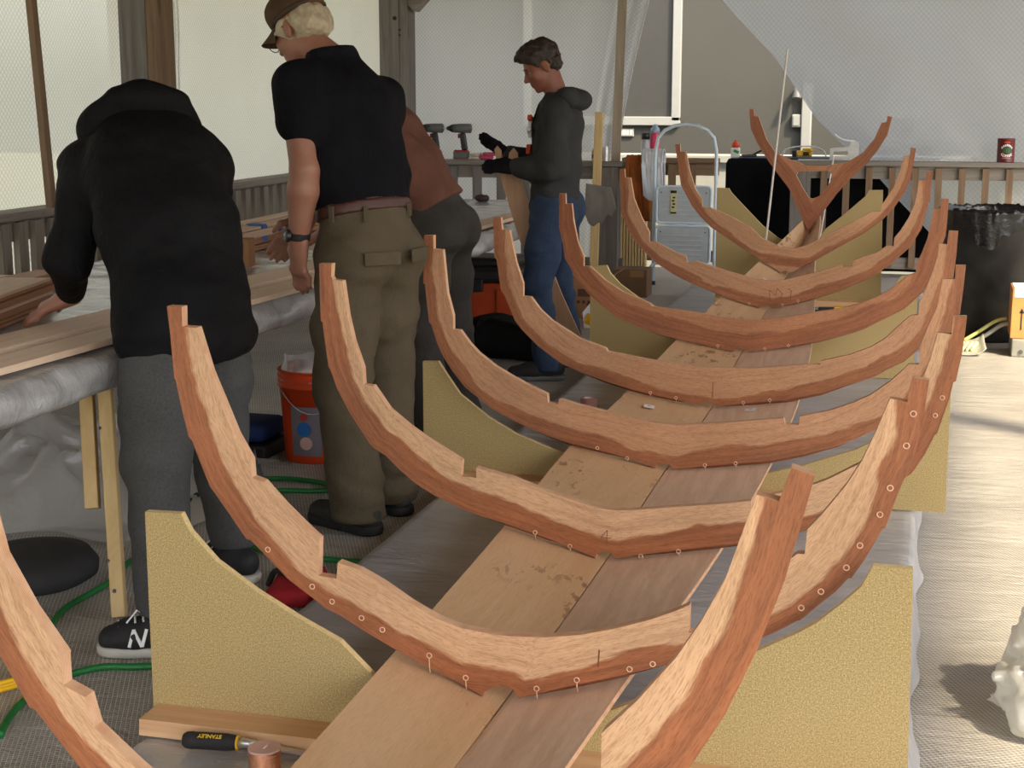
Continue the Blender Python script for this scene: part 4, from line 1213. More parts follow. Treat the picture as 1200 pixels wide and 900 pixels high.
def crumple(name, cx, cy, rx, ry, h, mat, seed=0, nu=60, nv=60, sharp=1.0, z0=0.004):
    """a loose heap of crumpled sheet"""
    def fn(u, v):
        x, y = (u - 0.5) * 2, (v - 0.5) * 2
        r = math.hypot(x, y)
        e = max(0.0, 1 - r ** 2.2 * 0.95) if r < 1.03 else 0.0
        q = (1 - min(1, abs(n1(x * 1.7 + seed, y * 1.7, seed)) * 1.6)) ** 1.6
        q2 = (1 - min(1, abs(n1(x * 4.6 + seed, y * 4.1, seed + 3)) * 1.6)) ** 1.5
        z = h * e * (0.35 + 0.65 * max(0, 0.62 * q + 0.38 * q2) * sharp)
        wob = 1 + 0.16 * n1(x * 2 + seed, y * 2, seed + 7)
        return (cx + x * rx * wob, cy + y * ry * wob, z0 + max(0.0, z) + 0.004 * (1 + n1(x * 9, y * 9, seed)))
    return sheet(name, fn, nu, nv, mat)
o = crumple('plastic_heap', -2.98, 4.86, 0.50, 0.55, 0.30, M['clear'], 2, 80, 80, 1.15, z0=0.03); tag(o, 'heap of crumpled clear plastic sheeting under the table at the left edge', 'plastic sheet')
def pap(u, v):
    x = -2.84 + u * 0.46; y = 4.47 + v * 0.50
    return (x + 0.1 * v, y, 0.004 + 0.006 * (1 + n1(x * 3, y * 3, 4)))
o = sheet('drop_sheet', pap, 24, 24, plain('white_sheet', srgb(196, 194, 186), 0.6, 0.06, 3)); tag(o, 'white plastic drop sheet with black ink strokes on the floor behind the table leg', 'plastic sheet')
bm = bmesh.new()
rs = random.Random(4)
for k in range(9):
    x, y = -2.66 + rs.uniform(0, 0.2), 4.86 + rs.uniform(-0.06, 0.09)
    a = rs.uniform(0, 3); L = rs.uniform(0.03, 0.08)
    tube(bm, [(x, y, 0.022), (x + L * 0.5 * math.cos(a), y + L * 0.5 * math.sin(a) + 0.01, 0.023), (x + L * math.cos(a), y + L * math.sin(a), 0.022)], 0.005, 5)
obj('ink_strokes', bm, M['black_rubber'], o)
bm = bmesh.new(); lathe(bm, [(0, 0), (0.16, 0.0), (0.192, 0.02), (0.195, 0.05), (0.17, 0.085), (0.10, 0.10), (0, 0.103)], seg=40)
o = obj('round_cushion', bm, plain('dark_fabric', srgb(44, 44, 46), 0.8, 0.15, 20), smooth=True); o.location = (-2.57, 3.96, 0.001); o.scale = (1.0, 1.05, 1); tag(o, 'round dark grey cushion on the floor beside the pale table leg', 'cushion')
o = crumple('canvas_bag', -2.41, 5.10, 0.11, 0.085, 0.24, cloth('grey_canvas', srgb(92, 92, 92)), 9, 40, 40); tag(o, 'limp grey canvas bag on the floor between the bent man and the orange bucket', 'bag')
t = thing('tool_roll', (-1.735, 4.03, 0), 'flat red fabric pouch with black strap on the floor between the two men', 'bag')
bm = bmesh.new(); box(bm, (0, 0, 0.032), (0.14, 0.27, 0.055), 0.2, 0.02); obj('pouch', bm, M['red'], t, True)
bm = bmesh.new(); tube(bm, catmull([(-0.10, 0.02, 0.02), (-0.065, 0.0, 0.072), (0.0, -0.03, 0.066), (0.065, -0.06, 0.064), (0.085, -0.08, 0.02)], 6), 0.009, 8); obj('strap', bm, M['black_rubber'], t, True)
# cords
for GC, lab in (([(-1.996, 2.901), (-2.05, 3.06), (-2.05, 3.24), (-1.99, 3.34), (-1.90, 3.37), (-1.80, 3.42), (-1.72, 3.50)], 'short green extension cord crossing the floor in front of the white soled shoe'),
                ([(-1.62, 4.36), (-1.85, 4.36), (-2.02, 4.40), (-2.07, 4.47), (-1.98, 4.50), (-1.94, 4.56), (-2.06, 4.72), (-2.20, 4.86), (-2.24, 4.98), (-2.26, 5.10), (-2.14, 5.13), (-2.07, 5.17), (-2.14, 5.25), (-2.30, 5.28), (-2.44, 5.24), (-2.53, 5.32), (-2.54, 5.44)], 'long green extension cord looping over the floor in front of the orange bucket')):
    bm = bmesh.new(); tube(bm, [(p.x, p.y, 0.011) for p in catmull([(x, y, 0) for x, y in GC], 8)], 0.0095, 8)
    tag(obj('extension_cord', bm, M['green_hose'], smooth=True), lab, 'cord')
bm = bmesh.new(); tube(bm, [(p.x, p.y, 0.011) for p in catmull([(-2.28, 3.58, 0), (-2.32, 3.72, 0), (-2.32, 3.88, 0), (-2.32, 4.00, 0), (-2.35, 4.10, 0), (-2.36, 4.20, 0), (-2.33, 4.30, 0)], 8)], 0.0095, 8)
tag(obj('extension_cord', bm, M['green_hose'], smooth=True), 'short run of green cord curving round the dark round cushion by the table leg', 'cord')
bm = bmesh.new()
pts = []
for k in range(60):
    a = k * 2 * math.pi / 18
    r = 0.19 + 0.02 * math.sin(k * 0.7)
    pts.append((-2.30 + r * math.cos(a), 3.20 + r * 0.9 * math.sin(a), 0.009 + 0.0045 * k / 10))
tube(bm, catmull(pts, 3), 0.008, 7)
tag(obj('coiled_cord', bm, M['yellow_cord'], smooth=True), 'coil of yellow cord on the floor at the lower left edge behind the nearest frame', 'cord')

# ------------------------------------------------------------------ under and beyond the table
t = thing('tool_tote', (-2.60, 9.15, 0), 'big orange tool tote with black lid and latch on the floor under the far table', 'tool box')
bm = bmesh.new(); box(bm, (0, 0, 0.16), (0.50, 0.40, 0.31), bev=0.02); obj('tub', bm, M['orange_dark'], t)
for sx in (-0.17, 0.17):
    bm = bmesh.new(); box(bm, (sx, -0.205, 0.20), (0.12, 0.02, 0.16), bev=0.006); obj('rib', bm, M['orange_dark'], t)
bm = bmesh.new(); box(bm, (0, 0, 0.36), (0.54, 0.44, 0.09), bev=0.025); box(bm, (0, 0, 0.43), (0.44, 0.34, 0.06), bev=0.02); lid = obj('lid', bm, M['black_plastic'], t)
bm = bmesh.new(); box(bm, (-0.02, -0.222, 0.30), (0.10, 0.03, 0.08), bev=0.008); obj('latch', bm, M['black_plastic'], t)
t = thing('tool_pouch', (-2.62, 8.36, 0), 'tan and black open tool pouch on the floor in front of the orange tote', 'tool bag')
bm = bmesh.new(); box(bm, (0.03, -0.04, 0.10), (0.20, 0.14, 0.20), 0.2, 0.015); obj('tan_pocket', bm, plain('tan_canvas', srgb(138, 112, 74), 0.85, 0.12), t)
bm = bmesh.new(); box(bm, (-0.02, 0.06, 0.14), (0.26, 0.12, 0.28), 0.2, 0.02); obj('body', bm, M['black_rubber'], t)
bm = bmesh.new(); box(bm, (0.07, -0.13, 0.05), (0.10, 0.06, 0.10), 0.2, 0.012); obj('side_pocket', bm, plain('tan_canvas', srgb(138, 112, 74)), t)
t = thing('duffel_bag', (-2.22, 8.20, 0), 'limp black duffel bag on the floor beside the boy\'s shoes', 'bag')
def duf(u, v):
    a = u * 2 * math.pi
    s = v * 2 - 1
    r = 0.135 * (1 - abs(s) ** 5) * (1 + 0.25 * n1(math.cos(a) * 1.5, math.sin(a) * 1.5, v * 5))
    return (s * 0.27, r * math.cos(a) * 1.2, max(0.002, 0.10 + r * math.sin(a) * 0.95 - 0.02 * s))
sheet('body', duf, 40, 30, cloth('black_nylon', (0.012, 0.012, 0.013), 0.2, 0.1, 0.6), t)
bm = bmesh.new(); tube(bm, catmull([(-0.15, -0.1, 0.15), (-0.08, -0.16, 0.24), (0.08, -0.17, 0.22), (0.15, -0.1, 0.14)], 6), 0.012, 8); obj('handle', bm, M['black_rubber'], t, True)
t = thing('carton', (-2.09, 9.85, 0), 'opened brown carton with a printed panel on the floor behind the boy\'s legs', 'box')
bm = bmesh.new(); box(bm, (0, 0, 0.13), (0.26, 0.26, 0.26)); obj('box_body', bm, M['cardboard'], t)
for s in (-1, 1):
    bm = bmesh.new(); box(bm, (s * 0.16, 0, 0.285), (0.10, 0.26, 0.004), Matrix.Rotation(s * -0.6, 4, 'Y')); obj('flap', bm, M['cardboard'], t)
bm = bmesh.new(); box(bm, (0.02, -0.131, 0.17), (0.17, 0.002, 0.05))
for k in range(5):
    box(bm, (-0.06 + k * 0.035, -0.131, 0.11), (0.02, 0.002, 0.02))
obj('print', bm, plain('carton_print', srgb(88, 62, 44), 0.85), t)
t = thing('paper_bag', (-1.955, 9.32, 0), 'white bag with black clip and yellow print on the floor right of the boy', 'bag')
bm = bmesh.new(); prism(bm, [(-0.07, 0, 0.002), (-0.08, 0, 0.10), (0.0, 0, 0.20), (0.055, 0, 0.25), (0.06, 0, 0.002)], (0, 0.10, 0)); bmesh.ops.recalc_face_normals(bm, faces=bm.faces[:]); obj('bag_body', bm, M['white_paper'], t)
bm = bmesh.new(); box(bm, (-0.03, -0.003, 0.055), (0.06, 0.004, 0.07), Matrix.Rotation(0.4, 4, 'Y')); obj('yellow_print', bm, M['yellow'], t)
bm = bmesh.new(); tube(bm, catmull([(-0.05, -0.01, 0.15), (-0.01, -0.03, 0.18), (0.03, -0.02, 0.14)], 5), 0.005, 6); box(bm, (0.025, -0.015, 0.135), (0.035, 0.012, 0.035), bev=0.004); obj('clip', bm, M['black_plastic'], t)
bm = bmesh.new(); box(bm, (0, 0, 0.10), (0.245, 0.22, 0.20), bev=0.003); o = obj('carton', bm, plain('brown_carton', srgb(112, 86, 62), 0.85)); o.location = (-2.02, 10.95, 0); tag(o, 'closed plain brown carton on the floor left of the step stool', 'box')
bm = bmesh.new(); box(bm, (0.05, -0.111, 0.17), (0.10, 0.002, 0.05)); obj('tape', bm, M['cardboard'], o)
t = thing('lath_bundle', (-2.235, 12.15, 0), 'bundle of thin pale laths standing upright beside the rail post', 'wood bundle')
for k in range(9):
    bm = bmesh.new(); box(bm, (-0.10 + k * 0.024, 0, 0.33 + 0.01 * (k % 3)), (0.017, 0.05, 0.62 + 0.02 * (k % 3)), bev=0.002); obj('lath', bm, M['stud'], t)
bm = bmesh.new(); box(bm, (-0.004, 0, 0.01), (0.24, 0.12, 0.02)); obj('base', bm, M['black_rubber'], t)
bm = bmesh.new(); bar(bm, (-2.47, 11.70, 0.0), (-2.455, 11.79, 1.30), 0.062, 0.038, (0, 1, 0), 0.003)
tag(obj('stud', bm, M['stud']), 'pale wood stud leaning upright against the dark rail right behind the boy', 'board')
def rag(u, v):
    L = 0.22 + 0.10 * math.sin(u * 3.6 + 0.3) + 0.03 * n1(u * 7, 1, 3)
    x = -2.53 + u * 0.20 + 0.06 * v * (u - 0.2); z = 0.76 - 0.03 * u - v * L
    return (x, 11.675 + 0.006 * n1(u * 5, v * 3, 8) - 0.035 * v * u, z)
o = sheet('rag', rag, 20, 20, cloth('grey_paper', srgb(128, 122, 116), 0.1, 0.05), thick=0.003); tag(o, 'torn grey sheet hanging on the pale stud behind the boy', 'cloth')

# ------------------------------------------------------------------ things on the dark rail behind the boy
def drill(x, y, z, label, rz):
    t = thing('cordless_drill', (x, y, z), label, 'drill', 'cordless drills on the rail', rz)
    bm = bmesh.new(); box(bm, (0.0, 0, 0.035), (0.125, 0.078, 0.062), bev=0.010); obj('battery', bm, M['grey_plastic'], t)
    bm = bmesh.new(); box(bm, (-0.002, 0, 0.068), (0.11, 0.07, 0.012), bev=0.003); box(bm, (-0.005, 0, 0.013), (0.115, 0.072, 0.018), bev=0.004); obj('red_trim', bm, M['red'], t)
    bm = bmesh.new(); bar(bm, (0.028, 0, 0.07), (0.008, 0, 0.21), 0.036, 0.050, (1, 0, 0), 0.012); obj('grip', bm, M['black_plastic'], t)
    bm = bmesh.new(); box(bm, (-0.020, 0, 0.185), (0.018, 0.018, 0.035), bev=0.005); obj('trigger', bm, M['red'], t)
    bm = bmesh.new(); cyl(bm, (0.075, 0, 0.245), (-0.065, 0, 0.245), 0.038, 0.034, 24); sphere(bm, (0.075, 0, 0.245), (0.012, 0.036, 0.036), 14); box(bm, (0.02, 0, 0.272), (0.10, 0.05, 0.02), bev=0.006); obj('motor_housing', bm, M['grey_plastic'], t, True)
    bm = bmesh.new(); cyl(bm, (-0.065, 0, 0.245), (-0.088, 0, 0.245), 0.032, 0.028, 20); cyl(bm, (-0.088, 0, 0.245), (-0.118, 0, 0.245), 0.024, 0.012, 16); obj('chuck', bm, M['black_plastic'], t, True)
    bm = bmesh.new(); cyl(bm, (-0.118, 0, 0.245), (-0.150, 0, 0.245), 0.004, seg=8); obj('bit', bm, M['steel'], t)
    return t
drill(-3.60, 11.90, 0.921, 'cordless drill standing whole in view on the dark rail, bit pointing left', 0.12)
drill(-3.835, 11.905, 0.921, 'cordless drill on the dark rail partly hidden by the brown shirt man', 0.0)
t = thing('work_gloves', (-3.42, 11.88, 0.921), 'pink and white pair of work gloves lying on the dark rail beside the drill', 'gloves')
for s in (0, 1):
    bm = bmesh.new()
    box(bm, (0.03 + 0.02 * s, 0.01 + 0.02 * s, 0.018 + 0.026 * s), (0.11, 0.085, 0.028), 0.2, 0.012)
    gl = obj('palm', bm, plain('glove_pink', srgb(176, 66, 96), 0.85, 0.2), t, True)
    for k in range(4):
        bm = bmesh.new(); a = V((-0.02, -0.035 + 0.022 * k + 0.02 * s, 0.018 + 0.024 * s)); cyl(bm, a, a + V((-0.065 - 0.01 * (k % 2), -0.012, -0.006)), 0.012, 0.010, 10); sphere(bm, a + V((-0.067 - 0.01 * (k % 2), -0.012, -0.006)), 0.0105, 10)
        obj('finger', bm, plain('glove_cream', srgb(196, 180, 166), 0.85, 0.1), gl, True)
t = thing('tape_can', (-2.50, 11.90, 0.921), 'small yellow and blue can with silver lid on the dark rail right of the boy', 'can')
bm = bmesh.new(); cyl(bm, (0, 0, 0.0), (0, 0, 0.075), 0.036, seg=24); obj('can_body', bm, M['yellow'], t)
bm = bmesh.new(); cyl(bm, (0, 0, 0.075), (0, 0, 0.105), 0.034, 0.026, 24); obj('cap', bm, M['steel'], t, True)
bm = bmesh.new(); cyl(bm, (0, 0, 0.022), (0, 0, 0.05), 0.0368, seg=24); obj('band', bm, M['blue'], t)
bm = bmesh.new(); cyl(bm, (0, 0, 0), (0, 0, 0.10), 0.028, seg=24); cyl(bm, (0, 0, 0.10), (0, 0, 0.115), 0.022, seg=24)
o = obj('can', bm, M['steel']); o.location = (-2.425, 11.91, 0.921); tag(o, 'small plain silver can on the dark rail beside the yellow and blue one', 'can')

# ------------------------------------------------------------------ step stool, jackets, bottles
t = thing('step_stool', (-1.75, 11.60, 0), 'folded pale blue step stool with two grey treads, left of the bow', 'step stool')
hoop = [(-0.232, 0.0, 0.012), (-0.232, 0.0, 0.5), (-0.232, 0.0, 0.98)]
for k in range(9):
    a = math.pi - k * math.pi / 8
    hoop.append((0.232 * math.cos(a) * 0.98, 0.0, 1.03 + 0.185 * math.sin(a) ** 0.8))
hoop += [(0.232, 0, 0.98), (0.232, 0, 0.5), (0.232, 0, 0.012)]
bm = bmesh.new(); tube(bm, hoop, 0.0135, 12); obj('hoop_frame', bm, M['ladder'], t, True)
for nm, z0, z1, y in (('tread', 0.485, 0.75, -0.045), ('tread', 0.185, 0.455, -0.055)):
    bm = bmesh.new(); box(bm, (0, y, (z0 + z1) / 2), (0.40, 0.03, z1 - z0), bev=0.012)
    tr = obj(nm, bm, M['ladder_step'], t)
    w, h = 0.205, (z1 - z0) / 2 + 0.004
    rim = []
    for cx, cz, a0 in ((w - 0.03, h - 0.03, 0), (-w + 0.03, h - 0.03, 90), (-w + 0.03, -h + 0.03, 180), (w - 0.03, -h + 0.03, 270)):
        for k in range(5):
            a = math.radians(a0 + k * 22.5)
            rim.append((cx + 0.03 * math.cos(a), y - 0.012, (z0 + z1) / 2 + cz + 0.03 * math.sin(a)))
    bm = bmesh.new(); tube(bm, rim, 0.010, 8, closed=True); obj('rim', bm, M['ladder'], tr, True)
    for k in range(5):
        bm = bmesh.new(); box(bm, (0, y - 0.017, z0 + 0.055 + k * 0.036), (0.30, 0.005, 0.012), bev=0.002); obj('ridge', bm, M['ladder_step'], tr)
    for sx in (-0.17, 0.17):
        bm = bmesh.new(); cyl(bm, (sx, y - 0.014, z1 - 0.04), (sx, y - 0.02, z1 - 0.04), 0.006, seg=10); obj('rivet', bm, M['grey_plastic'], tr)
bm = bmesh.new(); box(bm, (-0.075, -0.0655, 0.635), (0.045, 0.004, 0.185)); st = obj('sticker', bm, plain('cream_sticker', srgb(208, 202, 150), 0.6, 0.05), t)
bm = bmesh.new()
box(bm, (-0.075, -0.068, 0.715), (0.046, 0.002, 0.02)); box(bm, (-0.075, -0.068, 0.558), (0.046, 0.002, 0.012))
for k in range(4):
    box(bm, (-0.078 + 0.006 * (k % 2), -0.068, 0.60 + k * 0.024), (0.02, 0.002, 0.012))
obj('sticker_print', bm, M['black_rubber'], st)
lg = [(-0.245, -0.07, 0.012), (-0.245, -0.07, 0.12), (-0.225, -0.07, 0.16), (-0.17, -0.07, 0.175), (0.17, -0.07, 0.175), (0.225, -0.07, 0.16), (0.245, -0.07, 0.12), (0.245, -0.07, 0.012)]
bm = bmesh.new(); tube(bm, catmull(lg, 4), 0.012, 10); obj('front_leg_loop', bm, M['ladder'], t, True)
for x, y in ((-0.245, -0.07), (0.245, -0.07), (-0.232, 0), (0.232, 0)):
    bm = bmesh.new(); cyl(bm, (x, y, 0.0), (x, y, 0.03), 0.017, seg=14); obj('rubber_foot', bm, M['black_rubber'], t)
bm = bmesh.new(); box(bm, (-2.135, 11.9, 0.868), (0.27, 0.10, 0.034), bev=0.003)
o = obj('rail_stub', bm, M['gray_wood_X']); tag(o, 'short weathered rail board under the brown jacket, beside the post', 'board')
def drape(x0, x1, zc, yc, front, back, seed, r=0.062, amp=0.018):
    L = front + back + math.pi * r
    def fn(u, v):
        s = v * L
        x = x0 + u * (x1 - x0)
        f = amp * n1(u * 6 + seed, v * 4, seed) + amp * 0.5 * n1(u * 14, v * 3, seed + 2)
        taper = 1 - 0.10 * max(0, (s - back) / L)
        x = (x - (x0 + x1) / 2) * taper + (x0 + x1) / 2 + 0.06 * max(0, (s - back) / L)
        if s < back:
            return (x, yc + r + f, zc - back + s)
        if s < back + math.pi * r:
            a = (s - back) / r
            return (x, yc + (r + abs(f)) * math.cos(a), zc + (r + abs(f)) * math.sin(a) * 0.8)
        return (x, yc - r - 0.01 - f - 0.02 * math.sin((s - back) * 3), zc - (s - back - math.pi * r) + 0.03 * n1(u * 3, seed, 1))
    return fn
o = sheet('jacket', drape(-2.262, -2.075, 0.892, 11.90, 0.42, 0.35, 3, 0.090, 0.020), 34, 60, cloth('rust_fleece', srgb(150, 82, 38), 0.2, 0.1, 0.85, 0.6), thick=0.012)
tag(o, 'rust brown jacket slung over the rail end beside the step stool', 'jacket')
o = sheet('towel', drape(-2.145, -1.975, 0.905, 11.90, 0.25, 0.2, 11, 0.135, 0.010), 30, 50, cloth('white_terry', srgb(214, 218, 226), 0.06, 0.06, 0.9, 0.5), thick=0.008)
tag(o, 'white towel hanging over the rust brown jacket', 'towel')
t = thing('water_bottle', (-2.16, 12.62, 0.921), 'pink water bottle with pale blue cap behind the white towel', 'bottle')
bm = bmesh.new(); lathe(bm, [(0, 0), (0.036, 0), (0.038, 0.01), (0.038, 0.17), (0.030, 0.19), (0.030, 0.20), (0, 0.20)], seg=24); obj('bottle_body', bm, plain('pink_bottle', srgb(226, 66, 108), 0.3, 0.05), t, True)
bm = bmesh.new(); lathe(bm, [(0, 0.20), (0.037, 0.20), (0.037, 0.235), (0.022, 0.25), (0.016, 0.27), (0, 0.272)], seg=24); obj('cap', bm, plain('pale_blue_cap', srgb(150, 168, 190), 0.4), t, True)
t = thing('water_bottle', (-2.235, 12.60, 0.921), 'grey water bottle with dark cap left of the pink one', 'bottle')
bm = bmesh.new(); lathe(bm, [(0, 0), (0.034, 0), (0.036, 0.01), (0.036, 0.13), (0.030, 0.15), (0, 0.15)], seg=24); obj('bottle_body', bm, plain('pale_grey_bottle', srgb(176, 176, 182), 0.35), t, True)
bm = bmesh.new(); lathe(bm, [(0, 0.15), (0.036, 0.15), (0.036, 0.195), (0.03, 0.20), (0, 0.20)], seg=24); obj('cap', bm, M['black_plastic'], t, True)

# ------------------------------------------------------------------ black-draped table and its things
t = thing('folding_table', (-0.74, 13.22, 0), 'folding table hidden under the black cloth behind the bow', 'table')
bm = bmesh.new(); box(bm, (0, 0, 0.888), (1.62, 0.62, 0.03)); obj('tabletop', bm, M['grey_plastic'], t)
for x in (-0.74, 0.74):
    for y in (-0.26, 0.26):
        bm = bmesh.new(); cyl(bm, (x, y, 0), (x, y, 0.873), 0.016, seg=12); obj('leg', bm, M['grey_plastic'], t)
def blk(u, v):
    y0, y1 = 12.89, 13.55
    x0, x1 = -1.595, 0.11
    p = u * (x1 - x0 + 0.6) - 0.3
    x = x0 + max(0, min(x1 - x0, p)); dx = -p if p < 0 else max(0, p - (x1 - x0))
    s = v * (y1 - y0 + 0.90 + 0.3)
    f = 0.012 * math.sin(x * 22 + 2 * n1(x * 3, 1, 1)) + 0.01 * n1(x * 7, v * 4, 3)
    z = 0.906
    if s < 0.90:
        d = 0.90 - s
        y, z = y0 + f * min(1, d * 3) - 0.015 * min(1, d * 3), 0.906 - d
    elif s < 0.90 + y1 - y0:
        y = y0 + s - 0.90
    else:
        d = s - 0.90 - (y1 - y0)
        y, z = y1 + f * min(1, d * 3), 0.906 - d
    z -= min(dx * 3, 0.85)
    if dx > 0:
        x += (-1 if p < 0 else 1) * 0.012
    return (x, y, max(0.01, z))
o = sheet('black_cloth', blk, 120, 70, cloth('black_drape', (0.006, 0.006, 0.007), 0.2, 0.05, 0.9, 0.3)); tag(o, 'black cloth draped to the floor over a table behind the bow', 'tablecloth')
bm = bmesh.new(); box(bm, (-0.78, 13.1, 0.914), (1.45, 0.38, 0.008), bev=0.003)
tag(obj('folded_tarp', bm, plain('navy_tarp', srgb(44, 62, 92), 0.45, 0.1)), 'flat navy blue tarp lying on the black cloth behind the bow frame', 'tarp')
t = thing('glue_bottle', (-1.545, 13.0, 0.9075), 'white bottle with orange cap and green label at the left end of the black cloth', 'bottle')
bm = bmesh.new(); box(bm, (0, 0, 0.045), (0.075, 0.05, 0.09), bev=0.012); obj('bottle_body', bm, M['white_plastic'], t)
bm = bmesh.new(); lathe(bm, [(0, 0.09), (0.034, 0.09), (0.030, 0.125), (0.012, 0.135), (0.010, 0.15), (0, 0.15)], seg=20); obj('cap', bm, M['orange'], t, True)
bm = bmesh.new(); box(bm, (0.01, -0.026, 0.055), (0.045, 0.003, 0.022), Matrix.Rotation(0.4, 4, 'Y')); obj('label', bm, plain('green_print', srgb(50, 150, 70), 0.5), t)
bm = bmesh.new(); box(bm, (0, 0, 0.012), (0.12, 0.06, 0.02), 0.3, 0.006); cyl(bm, (0.03, 0, 0.018), (0.10, 0.01, 0.055), 0.008, seg=8)
o = obj('spring_clamp', bm, M['black_plastic']); o.location = (-1.43, 13.0, 0.9185); tag(o, 'small black clamp lying right of the white and orange bottle', 'clamp')
t = thing('charger', (-0.985, 13.05, 0.919), 'yellow and black power tool with a pale looped cable, on the navy tarp', 'power tool')
bm = bmesh.new(); box(bm, (0.0, 0, 0.03), (0.13, 0.07, 0.05), 0.2, 0.012); box(bm, (0.03, 0, 0.06), (0.08, 0.06, 0.03), -0.2, 0.01); obj('housing', bm, M['yellow'], t)
bm = bmesh.new(); box(bm, (-0.075, 0, 0.03), (0.04, 0.06, 0.055), bev=0.01); obj('battery', bm, M['black_plastic'], t)
bm = bmesh.new(); box(bm, (0.02, -0.037, 0.03), (0.05, 0.006, 0.03), bev=0.002); obj('grip', bm, M['black_plastic'], t)
bm = bmesh.new(); tube(bm, catmull([(-0.18, 0.02, 0.008), (-0.15, 0.02, 0.06), (-0.06, 0.03, 0.085), (0.08, 0.03, 0.085), (0.16, 0.02, 0.05), (0.18, 0.0, 0.008)], 6), 0.006, 8); obj('cable', bm, M['white_plastic'], t, True)
t = thing('staple_gun', (-0.625, 12.50, 0.921), 'bare metal staple gun standing on the rail behind the bow frame', 'staple gun')
bm = bmesh.new()
a = [(-0.115, 0.012), (-0.115, 0.09), (-0.09, 0.098), (0.03, 0.105), (0.045, 0.15), (0.095, 0.15), (0.105, 0.13), (0.105, 0.012)]
h = [(-0.09, 0.035), (-0.09, 0.062), (-0.08, 0.070), (0.02, 0.075), (0.028, 0.055), (0.01, 0.038)]
o = plate('body', a, 0, 0.028, [M['steel'], M['steel']], t, None, h, step=0.05); o.location = (0, -0.014, 0)
bm = bmesh.new(); tube(bm, catmull([(-0.085, 0, 0.205), (-0.04, 0, 0.17), (0.03, 0, 0.152), (0.07, 0, 0.15)], 5), 0.008, 8); obj('lever', bm, M['white_plastic'], t, True)
bm = bmesh.new(); box(bm, (-0.01, 0, 0.006), (0.22, 0.03, 0.012), bev=0.002); obj('magazine', bm, M['steel'], t)
bm = bmesh.new(); bar(bm, (-0.98, 12.44, 0.926), (-0.74, 12.44, 0.926), 0.03, 0.008); tag(obj('metal_ruler', bm, M['steel']), 'thin bright metal ruler lying on the rail left of the staple gun', 'ruler')
bm = bmesh.new(); cyl(bm, (-0.925, 9.42, 0.512), (-0.826, 9.40, 1.708), 0.0065, seg=12)
tag(obj('dowel', bm, plain('white_dowel', srgb(214, 208, 200), 0.5, 0.05)), 'long thin white rod standing up out of the hull left of the bow frame', 'rod')
bm = bmesh.new(); cyl(bm, (-0.765, 11.2, 0.0), (-0.705, 12.42, 0.955), 0.006, seg=10)
tag(obj('dowel', bm, plain('white_dowel', srgb(214, 208, 200))), 'thin white rod leaning on the rail, seen through the hole of the bow frame', 'rod')
# coffee can
t = thing('coffee_can', (0.585, 12.50, 0.921), 'dark red coffee can on the back right rail before the plastic curtain', 'can')
bm = bmesh.new(); lathe(bm, [(0, 0), (0.064, 0), (0.066, 0.004), (0.065, 0.008), (0.065, 0.170), (0.066, 0.174), (0.066, 0.180), (0.060, 0.182), (0, 0.182)], seg=40); obj('can_body', bm, plain('oxblood_tin', srgb(92, 14, 18), 0.35, 0.06), t, True)
def can_patch(nm, a0, a1, z0, z1, mat, r=0.0658):
    return sheet(nm, lambda u, v: (r * math.cos(a0 + u * (a1 - a0)), r * math.sin(a0 + u * (a1 - a0)), z0 + v * (z1 - z0)), 14, 2, mat, t)
can_patch('roundel', -2.0, -0.95, 0.075, 0.115, plain('can_green', srgb(40, 84, 40), 0.5), 0.0657)
can_patch('stripe', -1.85, -1.15, 0.150, 0.158, M['orange'])
can_patch('stripe', -2.05, -1.0, 0.030, 0.036, plain('can_pink', srgb(176, 110, 100), 0.5))
for s_, z_, n_ in (('COFFEE', 0.060, 6),):
    for k, ch in enumerate(s_):
        a = -1.5 + (k - (n_ - 1) / 2) * 0.21
        zz = z_ - 0.012 + 0.0035 * (k - 2.5) ** 2 * 0.55
        Mx = Matrix.Translation((0.0662 * math.cos(a), 0.0662 * math.sin(a), zz)) @ Matrix.Rotation(a + math.pi / 2, 4, 'Z') @ Matrix.Rotation(math.pi / 2, 4, 'X')
        text_mesh('letter', ch, 0.027, Mx, M['white_paper'], t, 0.0003, True)
for k in range(7):
    a = -1.5 + (k - 3) * 0.19
    zz = 0.132 - 0.0035 * (k - 3) ** 2 * 0.6
    p = V((0.0662 * math.cos(a), 0.0662 * math.sin(a), zz))
    bm = bmesh.new(); box(bm, p, (0.0085, 0.001, 0.016), a + math.pi / 2); obj('letter_mark', bm, M['white_paper'], t)

